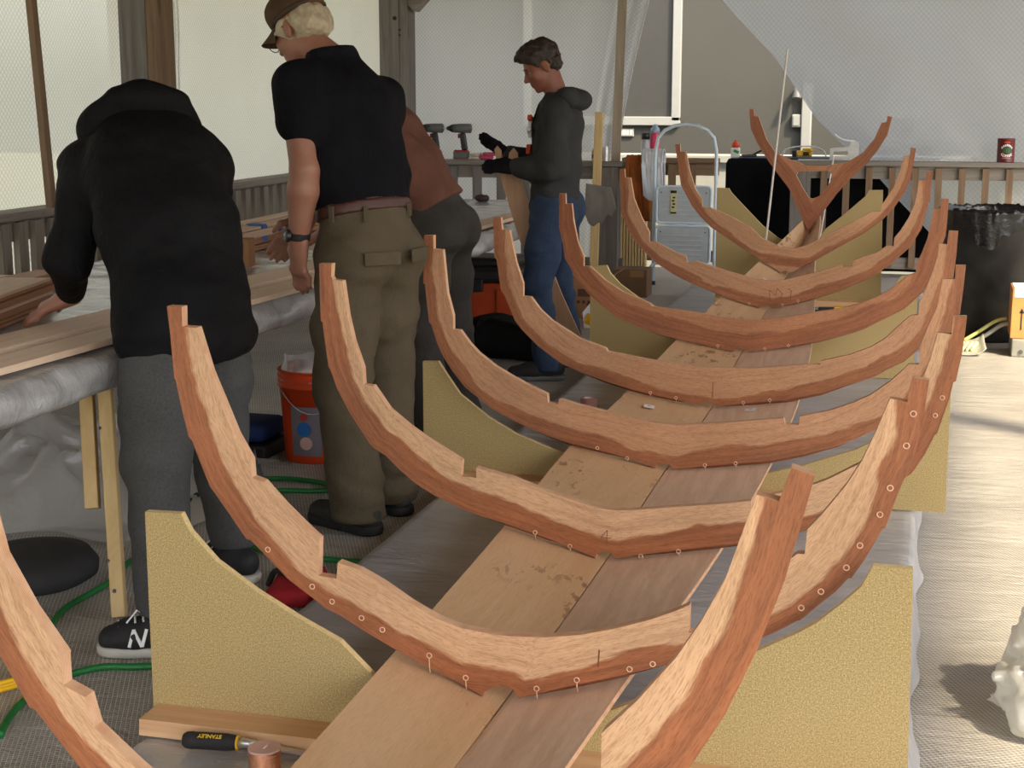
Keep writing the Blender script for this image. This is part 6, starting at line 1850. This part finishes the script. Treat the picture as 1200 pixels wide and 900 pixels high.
for S in 'LR':
    u_, d, sd, heel, toe = shoe(m1, S, sm, sw)
    bm = bmesh.new()
    side = sd if S == 'L' else -sd
    c = heel + d * 0.055 + V((0, 0, 0.060)) + side * 0.050
    uz = (V((0, 0, 1)) - side * 0.35).normalized()
    for a, b in (((-0.022, -0.024), (-0.012, 0.022)), ((-0.012, 0.022), (0.012, -0.022)), ((0.012, -0.022), (0.022, 0.024))):
        bar(bm, c - d * a[0] + uz * a[1] - V(m1.org), c - d * b[0] + uz * b[1] - V(m1.org), 0.008, 0.007, side)
    obj('letter_n', bm, M['white_plastic'], u_)
    bm = bmesh.new()
    for k in range(4):
        q = heel + d * (0.045 + 0.022 * k) + V((0, 0, 0.106 - 0.006 * k))
        tube(bm, [q + sd * 0.028 - V((0, 0, 0.006)) - V(m1.org), q + d * 0.008 - V(m1.org) + V((0, 0, 0.003)), q - sd * 0.028 - V((0, 0, 0.006)) - V(m1.org)], 0.003, 6)
    tube(bm, [heel + d * 0.05 + V((0, 0, 0.11)) + sd * 0.01 - V(m1.org), heel + d * 0.06 + V((0, 0, 0.13)) + sd * 0.03 - V(m1.org), heel + d * 0.085 + V((0, 0, 0.10)) + sd * 0.045 - V(m1.org)], 0.0025, 6)
    obj('laces', bm, M['white_paper'], u_)
    m1.part('sock', [cone(J['ank' + S] + V((0, 0, 0.0)), J['ank' + S] + V((0, 0, 0.03)), 0.039, 0.041)], M['black_rubber'], vox=0.007, k=0.01)

# ---------------------------------------------------------------- man in cap and black T-shirt
m2 = Body(dict(pelvis=(-1.80, 4.87, 0.985), neck=(-1.945, 4.945, 1.59), head=(-2.075, 4.985, 1.668),
               shL=(-2.010, 4.785, 1.485), shR=(-1.825, 5.10, 1.435), elL=(-1.955, 4.70, 1.215), elR=(-1.90, 5.20, 1.20), wristL=(-1.990, 4.715, 0.975), wristR=(-2.11, 5.06, 1.02),
               hdirL=(-0.08, 0.10, -1), hdirR=(-0.6, -0.2, -0.75), hnL=(-0.45, -0.85, 0.1), hnR=(0.3, 0.5, 0.7), curlL=(0.50, 0.5, 0), curlR=(0.35, 0.3, 0),
               hipL=(-1.845, 4.785, 0.93), hipR=(-1.775, 4.955, 0.93), kneeL=(-1.86, 4.76, 0.50), kneeR=(-1.79, 4.985, 0.50), ankL=(-1.795, 4.715, 0.09), ankR=(-1.77, 4.975, 0.09),
               toeL=(-2.00, 4.81, 0.03), toeR=(-1.95, 5.09, 0.03)), (-0.89, 0.46, 0), (-0.84, 0.30, -0.46), (-0.42, 0.18, 0.88), 1.0, 1.22, 1.12)
m2.body('person', SKIN, 'person in black T-shirt, khaki trousers, brown cap and glasses standing at the table')
km = cloth('khaki_twill', srgb(86, 76, 60), 0.10, 0.10, 0.85, 0.4)
trousers(m2, km, 0.110, 0.094, 0.092, hem=0.045, fold=0.009, g=0.022, seed=6, top=0.115)
J = m2.J
up2 = (J['neck'] - J['pelvis']).normalized()
lat = (J['shL'] - J['shR']).normalized()
latp = (J['hipL'] - J['hipR']).normalized()
tb = J['pelvis'] + up2 * 0.085
p = [cone(tb, vlerp(J['pelvis'], J['neck'], 0.38), 0.132, 0.136, latp, 1.38), cone(vlerp(J['pelvis'], J['neck'], 0.38), vlerp(J['pelvis'], J['neck'], 0.72), 0.136, 0.140, (lat + latp), 1.40),
     cone(vlerp(J['pelvis'], J['neck'], 0.72), vlerp(J['pelvis'], J['neck'], 0.96), 0.135, 0.078, lat, 1.45), cone(J['shL'], J['shR'], 0.068, 0.062)]
for S in 'LR':
    e = vlerp(J['sh' + S], J['el' + S], 0.42)
    p += [cone(J['sh' + S], e, 0.078, 0.080)]
cuts = [(tb + V((0, 0, 0.0)), -up2)]
tm = cloth('black_cotton', (0.0065, 0.0065, 0.009), 0.25, 0.08, 0.85, 0.8, 0.10)
m2.part('t_shirt', p, tm, vox=0.008, k=0.04, fold=0.012, ffreq=(6, 6, 7), cuts=[(tb, -up2), (vlerp(J['pelvis'], J['neck'], 1.0) + up2 * 0.012, up2)], seed=8)
lm = plain('brown_leather', srgb(70, 36, 28), 0.5, 0.15, 30)
bl = m2.part('belt', [cone(J['pelvis'] + up2 * 0.06, J['pelvis'] + up2 * 0.12, 0.137, 0.136, latp, 1.37)], lm, vox=0.007, k=0.01, cuts=[(J['pelvis'] + up2 * 0.108, up2), (J['pelvis'] + up2 * 0.070, -up2)])
for a in (-2.6, -1.9, 2.55, 1.8, 0.3):
    bm = bmesh.new()
    cdir = (m2.f * math.cos(a) * 0.143 + latp * math.sin(a) * 0.193)
    q = J['pelvis'] + up2 * 0.089 + cdir - V(m2.org)
    box(bm, q, (0.010, 0.016, 0.052), math.atan2(cdir.y, cdir.x)); obj('belt_loop', bm, km, m2.o)
def flap(bm, c, u, v, n, w, h):
    M_ = Matrix((u, v, n)).transposed().to_4x4(); M_.translation = c
    vs = box(bm, (0, 0, 0), (w, h, 0.008), bev=0.003); bmesh.ops.transform(bm, matrix=M_, verts=vs)
for sg in (0.52, -0.42):
    n_ = (-m2.f + latp * sg * 0.9).normalized()
    c = J['pelvis'] - m2.f * 0.166 + latp * (0.098 * sg / 0.5) + V((0, 0, -0.055)) - V(m2.org)
    bm = bmesh.new(); u = V((0, 0, 1)).cross(n_).normalized(); flap(bm, c, u, V((0, 0, 1)), n_, 0.125, 0.045); obj('pocket_flap', bm, km, m2.o, True)
# watch
w = J['wristL'] - (J['wristL'] - J['elL']).normalized() * 0.02; dd = (J['wristL'] - J['elL']).normalized()
m2.part('watch_strap', [cone(w - dd * 0.014, w + dd * 0.014, 0.0385, 0.0370)], M['black_rubber'], vox=0.005, k=0.005, cuts=[(w + dd * 0.013, dd), (w - dd * 0.013, -dd)])
wn = V((-0.72, -0.66, 0.10)).normalized()
bm = bmesh.new(); c = w + wn * 0.036 - V(m2.org); cyl(bm, c, c + wn * 0.012, 0.022, 0.021, 28); wf_ = obj('watch_case', bm, M['black_plastic'], m2.o)
bm = bmesh.new(); cyl(bm, c + wn * 0.0122, c + wn * 0.0135, 0.015, seg=24); obj('watch_dial', bm, plain('dial', srgb(70, 72, 76), 0.3), wf_)
bm = bmesh.new(); q = c + wn * 0.0145; x_ = wn.cross(V((0, 0, 1))).normalized(); y_ = x_.cross(wn)
bar(bm, q, q + x_ * 0.008 + y_ * 0.004, 0.002, 0.001, wn); bar(bm, q, q - x_ * 0.003 + y_ * 0.010, 0.002, 0.001, wn); obj('watch_hands', bm, M['white_plastic'], wf_)
# ring
g_ = J['wristL'] + J['hdirL'].normalized() * 0.095
hm = plain('white_blond_hair', srgb(168, 154, 130), 0.6, 0.15, 60)
R2 = m2.HR()
k = m2.hs
hp = [ell(m2.H(-0.030, 0, 0.012), (0.088, 0.083, 0.075), R2), ell(m2.H(-0.075, 0.0, -0.010), (0.045, 0.068, 0.055), R2), ell(m2.H(0.02, 0.068, 0.012), (0.04, 0.018, 0.03), R2), ell(m2.H(0.02, -0.068, 0.012), (0.04, 0.018, 0.03), R2)]
m2.part('hair', hp, hm, vox=0.005, k=0.012, fold=0.007, ffreq=(45, 45, 30), subs=[ell(m2.H(0.09, 0, -0.03), (0.085, 0.10, 0.085), R2), ell(m2.H(-0.008, 0.085, -0.02), (0.022, 0.03, 0.034), R2), ell(m2.H(-0.008, -0.085, -0.02), (0.022, 0.03, 0.034), R2)], cuts=[(m2.H(0, 0, 0.065), m2.hu)])
cm = cloth('camouflage_cap', srgb(86, 66, 48), 0.35, 0.1, 0.85, 0.3)
cap = m2.part('cap', [ell(m2.H(-0.010, 0, 0.055), (0.108, 0.090, 0.095), R2), ell(m2.H(0.03, 0, 0.085), (0.075, 0.078, 0.06), R2)], cm, vox=0.006, k=0.02, cuts=[(m2.H(0, 0, 0.036), -(m2.hu + m2.hf * 0.10))])
def brim(u, v):
    a = (u - 0.5) * 2.1
    r = 0.095 + v * 0.072 * math.cos((u - 0.5) * 2.6)
    return m2.H(r * math.cos(a) - 0.005, 0.086 / 0.095 * r * math.sin(a), 0.040 - 0.010 * v - 0.035 * (2 * u - 1) ** 2 * (0.3 + v) - 0.012 * v) - V(m2.org)
sheet('brim', brim, 24, 8, cm, cap, thick=0.004)
bm = bmesh.new(); tube(bm, [m2.H(0.097 * math.cos(a) - 0.012, 0.092 * math.sin(a), 0.044 - 0.010 * math.cos(a)) - V(m2.org) for a in [x * math.pi / 12 for x in range(24)]], 0.008, 6, closed=True); obj('cap_band', bm, plain('cap_brown', srgb(62, 46, 34), 0.85, 0.1), cap)
m2.eyes()
gm = plain('spectacle_wire', srgb(70, 62, 52), 0.3, 0.1, metal=0.6)
gl = None
for sg in (1, -1):
    c = m2.H(0.112, sg * 0.033, -0.006); bm = bmesh.new()
    ring = [c + (m2.hl * math.cos(a) * 0.024 + m2.hu * math.sin(a) * 0.020) - V(m2.org) for a in [x * math.pi / 10 for x in range(20)]]
    tube(bm, ring, 0.0017, 6, closed=True)
    tube(bm, [m2.H(0.112, sg * 0.056, 0.0) - V(m2.org), m2.H(0.10, sg * 0.076, 0.004) - V(m2.org), m2.H(0.0, sg * 0.083, 0.010) - V(m2.org)], 0.0016, 6)
    if sg == 1:
        tube(bm, [m2.H(0.112, 0.010, -0.002) - V(m2.org), m2.H(0.116, 0.0, 0.002) - V(m2.org), m2.H(0.112, -0.010, -0.002) - V(m2.org)], 0.0016, 6)
        gl = obj('glasses', bm, gm, m2.o)
    else:
        obj('glasses_side', bm, gm, gl)
shm = plain('dark_grey_shoe', srgb(46, 45, 42), 0.75, 0.2, 50)
for S in 'LR':
    u_, d, sd, heel, toe = shoe(m2, S, shm, M['black_rubber'], k=1.06, sole_h=0.036)
    bm = bmesh.new()
    side = sd if S == 'L' else -sd
    for q in range(7):
        c = heel + d * (-0.005 + 0.011 * q) + V((0, 0, 0.050)) + side * 0.0505 - V(m2.org)
        bar(bm, c - V((0, 0, 0.010)) - d * 0.004, c + V((0, 0, 0.012)) + d * 0.004, 0.004, 0.003, side)
    obj('side_stripes', bm, plain('shoe_tan_stripe', srgb(150, 142, 118), 0.6), u_)

# ---------------------------------------------------------------- man in the brown shirt
m3 = Body(dict(pelvis=(-1.975, 6.15, 0.95), neck=(-2.26, 6.13, 1.40), head=(-2.42, 6.10, 1.45),
               shL=(-2.22, 5.95, 1.34), shR=(-2.22, 6.32, 1.34), elL=(-2.12, 5.86, 1.09), elR=(-2.30, 6.42, 1.08), wristL=(-2.36, 5.90, 0.90), wristR=(-2.50, 6.30, 0.88),
               hdirL=(-0.8, 0.2, -0.35), hdirR=(-0.8, -0.1, -0.4), hnL=(-0.2, -0.3, 0.9), hnR=(-0.2, 0.3, 0.9), curlL=(0.35, 0.3, 0), curlR=(0.35, 0.3, 0),
               hipL=(-1.975, 6.05, 0.90), hipR=(-1.965, 6.25, 0.90), kneeL=(-2.02, 6.05, 0.49), kneeR=(-1.98, 6.36, 0.49), ankL=(-2.0, 6.10, 0.09), ankR=(-1.96, 6.46, 0.09),
               toeL=(-2.20, 6.10, 0.03), toeR=(-2.16, 6.46, 0.03)), (-1, 0.02, 0), (-0.8, 0, -0.55), (-0.55, 0, 0.82))
m3.body('person', SKIN2, 'person in brown shirt and dark trousers leaning over the table, mostly hidden')
trousers(m3, cloth('charcoal_denim', srgb(54, 51, 48), 0.14, 0.14, 0.85, 0.4), 0.112, 0.094, 0.086, hem=0.045, fold=0.009, g=0.022, seed=12, top=0.12)
J = m3.J
up3 = (J['neck'] - J['pelvis']).normalized(); lat = (J['shL'] - J['shR']).normalized()
tb = J['pelvis'] + up3 * 0.03
p = [cone(tb, vlerp(J['pelvis'], J['neck'], 0.4), 0.148, 0.148, lat, 1.35), cone(vlerp(J['pelvis'], J['neck'], 0.4), vlerp(J['pelvis'], J['neck'], 0.75), 0.148, 0.142, lat, 1.38),
     cone(vlerp(J['pelvis'], J['neck'], 0.75), vlerp(J['pelvis'], J['neck'], 0.97), 0.135, 0.08, lat, 1.4), cone(J['shL'], J['shR'], 0.078, 0.078)]
for S in 'LR':
    p += [cone(J['sh' + S], vlerp(J['sh' + S], J['el' + S], 0.7), 0.084, 0.080)]
m3.part('shirt', p, cloth('brown_cotton', srgb(98, 64, 52), 0.14, 0.08, 0.88, 0.45), vox=0.009, k=0.045, fold=0.012, ffreq=(6, 6, 7), cuts=[(tb, -up3), (J['neck'] + up3 * 0.012, up3)], seed=14)
m3.part('hair', [ell(m3.H(-0.015, 0, 0.045), (0.104, 0.083, 0.088), m3.HR())], plain('grey_brown_hair', srgb(92, 82, 72), 0.7, 0.2, 60), vox=0.006, k=0.01, fold=0.006, ffreq=(40, 40, 40), subs=[ell(m3.H(0.09, 0, -0.03), (0.085, 0.10, 0.085), m3.HR())])
m3.eyes()
for S in 'LR':
    shoe(m3, S, M['black_rubber'], M['black_rubber'], k=1.04)

# ---------------------------------------------------------------- boy in the grey hoodie
b_ = Body(dict(pelvis=(-1.845, 7.74, 0.90), neck=(-1.815, 7.74, 1.425), head=(-1.905, 7.715, 1.585),
               shL=(-1.80, 7.575, 1.345), shR=(-1.83, 7.90, 1.345), elL=(-1.795, 7.52, 1.085), elR=(-1.93, 7.94, 1.10), wristL=(-2.035, 7.60, 1.085), wristR=(-2.125, 7.82, 1.135),
               hdirL=(-1.0, 0.12, 0.05), hdirR=(-0.80, 0.0, 0.62), hnL=(0.05, -0.75, 0.65), hnR=(-0.35, 0.25, 0.55), curlL=(0.38, 0.3, 0), curlR=(0.22, 0.2, 0),
               hipL=(-1.85, 7.655, 0.87), hipR=(-1.845, 7.825, 0.87), kneeL=(-1.895, 7.60, 0.475), kneeR=(-1.865, 7.93, 0.475), ankL=(-1.83, 7.56, 0.09), ankR=(-1.80, 7.98, 0.09),
               toeL=(-2.03, 7.50, 0.03), toeR=(-1.99, 7.98, 0.03)), (-0.95, -0.32, 0), (-0.82, -0.32, -0.50), (-0.46, -0.18, 0.85), 0.97)
b_.body('person', SKIN2, 'person in grey hoodie, jeans and black gloves holding a thin curved wood piece')
trousers(b_, cloth('blue_denim', srgb(46, 60, 84), 0.22, 0.16, 0.85, 0.4), 0.094, 0.074, 0.066, hem=0.05, fold=0.009, g=0.002, seed=20, top=0.12)
J = b_.J
up4 = (J['neck'] - J['pelvis']).normalized(); lat = (J['shL'] - J['shR']).normalized()
tb = J['pelvis'] + V((0, 0, -0.005))
hmt = cloth('charcoal_fleece', srgb(54, 55, 56), 0.12, 0.16, 0.92, 0.4)
p = [cone(tb, vlerp(J['pelvis'], J['neck'], 0.35), 0.125, 0.126, lat, 1.32), cone(vlerp(J['pelvis'], J['neck'], 0.35), vlerp(J['pelvis'], J['neck'], 0.75), 0.126, 0.124, lat, 1.38),
     cone(vlerp(J['pelvis'], J['neck'], 0.75), vlerp(J['pelvis'], J['neck'], 0.98), 0.120, 0.075, lat, 1.35), cone(J['shL'], J['shR'], 0.070, 0.070)]
for S in 'LR':
    p += sleeve(b_, S, 0.072, 0.064, 0.045, 1.9)
ho = b_.part('hoodie', p, hmt, vox=0.008, k=0.04, fold=0.012, ffreq=(7, 7, 9), cuts=[(tb - V((0, 0, 0.06)), (0, 0, -1)), (J['neck'] + up4 * 0.03, up4)], seed=22)
hc = J['neck'] + V((0.045, 0.01, 0.012))
b_.part('hood', [ell(hc + V((0.035, 0.012, -0.02)), (0.075, 0.105, 0.055)), cone(hc + lat * 0.08, hc + b_.f * 0.085 + lat * 0.05 - V((0, 0, 0.03)), 0.036, 0.024), cone(hc - lat * 0.08, hc + b_.f * 0.085 - lat * 0.05 - V((0, 0, 0.03)), 0.036, 0.024), cone(hc + lat * 0.085, hc - lat * 0.085, 0.045, 0.045)], hmt, vox=0.007, k=0.03, fold=0.007, seed=3)
# chest print and cords
ch = vlerp(J['pelvis'], J['neck'], 0.64) + b_.f * 0.142 - V(b_.org)
px = lat; pn = b_.f
MM = Matrix((lat, up4, pn)).transposed().to_4x4()
for nm, dx, dz, w_, h_, rot, mt in (('chest_print', 0.0, 0.085, 0.13, 0.026, 0.2, 'orange'), ('chest_print', 0.012, 0.035, 0.022, 0.085, -0.35, 'white_paper'), ('chest_print', -0.03, 0.04, 0.022, 0.08, 0.3, 'white_paper'), ('chest_print', 0.045, 0.03, 0.045, 0.02, 0.5, 'white_paper'), ('chest_print', 0.02, -0.065, 0.055, 0.05, 0.0, 'orange')):
    bm = bmesh.new()
    Mx = Matrix.Translation(ch + lat * dx + up4 * dz) @ MM @ Matrix.Rotation(rot, 4, 'Z')
    vs = box(bm, (0, 0, 0), (w_, h_, 0.022), bev=0.004); bmesh.ops.transform(bm, matrix=Mx, verts=vs)
    obj(nm, bm, M[mt] if mt != 'orange' else plain('print_orange', srgb(196, 74, 44), 0.8), ho)
for sg in (1, -1):
    bm = bmesh.new(); a = J['neck'] + b_.f * 0.105 + lat * 0.035 * sg - V((0, 0, 0.03)) - V(b_.org)
    tube(bm, [a, a + b_.f * 0.035 - V((0, 0, 0.10)), a + b_.f * 0.030 - V((0, 0, 0.22))], 0.004, 6); obj('drawstring', bm, M['black_rubber'], ho)
# hair
Rb = b_.HR()
b_.part('hair', [ell(b_.H(-0.012, 0, 0.052), (0.106, 0.084, 0.090), Rb), ell(b_.H(0.055, 0, 0.098), (0.055, 0.062, 0.035), Rb), ell(b_.H(-0.06, 0, 0.0), (0.05, 0.07, 0.06), Rb)], plain('dark_brown_hair', srgb(44, 32, 26), 0.65, 0.35, 70), vox=0.005, k=0.015, fold=0.008, ffreq=(42, 42, 42),
        subs=[ell(b_.H(0.105, 0, -0.035), (0.10, 0.12, 0.098), Rb), ell(b_.H(0.0, 0.09, -0.028), (0.045, 0.035, 0.05), Rb), ell(b_.H(0.0, -0.09, -0.028), (0.045, 0.035, 0.05), Rb)])
for sg in (1, -1):
    bm = bmesh.new(); tube(bm, [b_.H(0.088, sg * 0.016, 0.022) - V(b_.org), b_.H(0.090, sg * 0.034, 0.028) - V(b_.org), b_.H(0.078, sg * 0.052, 0.024) - V(b_.org)], [0.003, 0.0042, 0.002], 6); obj('eyebrow', bm, plain('dark_brown_hair', srgb(44, 32, 26)), b_.o)
b_.eyes()
gm_ = cloth('black_glove_knit', (0.010, 0.009, 0.012), 0.3, 0.2, 0.85, 0.3)
for S in 'LR':
    dd = (J['wrist' + S] - J['el' + S]).normalized()
    gv = b_.part('glove', b_.hand(S) + [cone(J['wrist' + S] - dd * 0.035, J['wrist' + S], 0.030, 0.028)], gm_, vox=0.005, k=0.008, grow=0.004)
    if S == 'L':
        b_.part('glove_band', [cone(J['wristL'] - dd * 0.038, J['wristL'] - dd * 0.026, 0.038, 0.038)], plain('glove_orange', srgb(190, 60, 40), 0.8), vox=0.005, k=0.005, cuts=[(J['wristL'] - dd * 0.028, dd), (J['wristL'] - dd * 0.036, -dd)])
for S in 'LR':
    shoe(b_, S, M['black_rubber'], M['grey_plastic'], k=1.0)
# the thin curved pattern piece he holds, standing on the floor between his feet
pc = [(-2.165, 1.165), (-2.150, 1.185), (-2.128, 1.16), (-2.118, 1.09), (-2.095, 1.085), (-2.085, 1.15), (-2.062, 1.175), (-2.040, 1.15), (-2.030, 1.05), (-1.975, 0.88), (-1.90, 0.66), (-1.80, 0.42), (-1.685, 0.175), (-1.76, 0.14), (-1.93, 0.48), (-2.03, 0.70), (-2.10, 0.92), (-2.145, 1.06)]
o = plate('wood_pattern', [(x, z) for x, z in pc], 7.742, 0.010, [veneer('pattern_ply', srgb(168, 128, 98), srgb(196, 158, 126), 'Z', 1.0, False, 0.0), M['edge']], None, None, step=0.08, origin=(-1.9, 7.742, 0.14))
tag(o, 'thin curved wood piece with a notched top held upright by the boy in gloves', 'wood piece')

# ---------------------------------------------------------------- milky bag on the sunlit floor at the right edge
o = blob('plastic_bag', [ell((0.47, 3.62, 0.085), (0.26, 0.20, 0.095)), ell((0.40, 3.74, 0.15), (0.15, 0.14, 0.11)), ell((0.60, 3.70, 0.17), (0.22, 0.18, 0.15)), cone((0.34, 3.60, 0.16), (0.52, 3.66, 0.235), 0.05, 0.06), cone((0.30, 3.52, 0.05), (0.25, 3.60, 0.05), 0.05, 0.03), cone((0.42, 3.50, 0.05), (0.55, 3.46, 0.10), 0.06, 0.08)],
         M['milky'], None, 0.007, 0.03, fold=0.030, ffreq=(17, 17, 20), cuts=[((0, 0, 0.004), (0, 0, -1))], origin=(0.47, 3.62, 0), smooth_it=1, seed=31)
tag(o, 'milky crumpled plastic bag on the sunlit floor at the right edge', 'plastic bag')
# ------------------------------------------------------------------ light
w = bpy.data.worlds.new('sky')
SC.world = w
w.use_nodes = True
nt = w.node_tree
bg = nt.nodes['Background']
sky = nt.nodes.new('ShaderNodeTexSky')
sky.sky_type = 'NISHITA'
sky.sun_disc = False
sky.sun_elevation = math.radians(40)
sky.sun_rotation = math.radians(140)
sky.air_density = 1.0
sky.dust_density = 3.0
hs = nt.nodes.new('ShaderNodeHueSaturation')
hs.inputs['Saturation'].default_value = 0.25
nt.links.new(sky.outputs[0], hs.inputs['Color'])
nt.links.new(hs.outputs[0], bg.inputs['Color'])
bg.inputs['Strength'].default_value = 0.385
sun = bpy.data.lights.new('sun', 'SUN')
sun.energy = 8.0
sun.angle = math.radians(4)
sun.color = (1.0, 0.84, 0.58)
so = bpy.data.objects.new('sun', sun)
COL.objects.link(so)
dirv = V((-2.1, 1.5, -2.7)).normalized()
so.rotation_euler = dirv.to_track_quat('-Z', 'Y').to_euler()
so.location = (8, -4, 9)

# ------------------------------------------------------------------ camera
cam = bpy.data.cameras.new('camera')
cam.sensor_width = 36
cam.lens = 54
cam.clip_start = 0.05
cam.clip_end = 200
co = bpy.data.objects.new('camera', cam)
COL.objects.link(co)
pitch, yaw = math.radians(10.8501), math.radians(14.9683)
co.location = (0, 0, 1.47)
co.rotation_euler = (math.pi / 2 - pitch, 0, yaw)
SC.camera = co
SC.view_settings.view_transform = 'Standard'
SC.view_settings.look = 'None'
SC.view_settings.gamma = 1
SC.view_settings.exposure = 0.10
SC.view_settings.use_curve_mapping = False
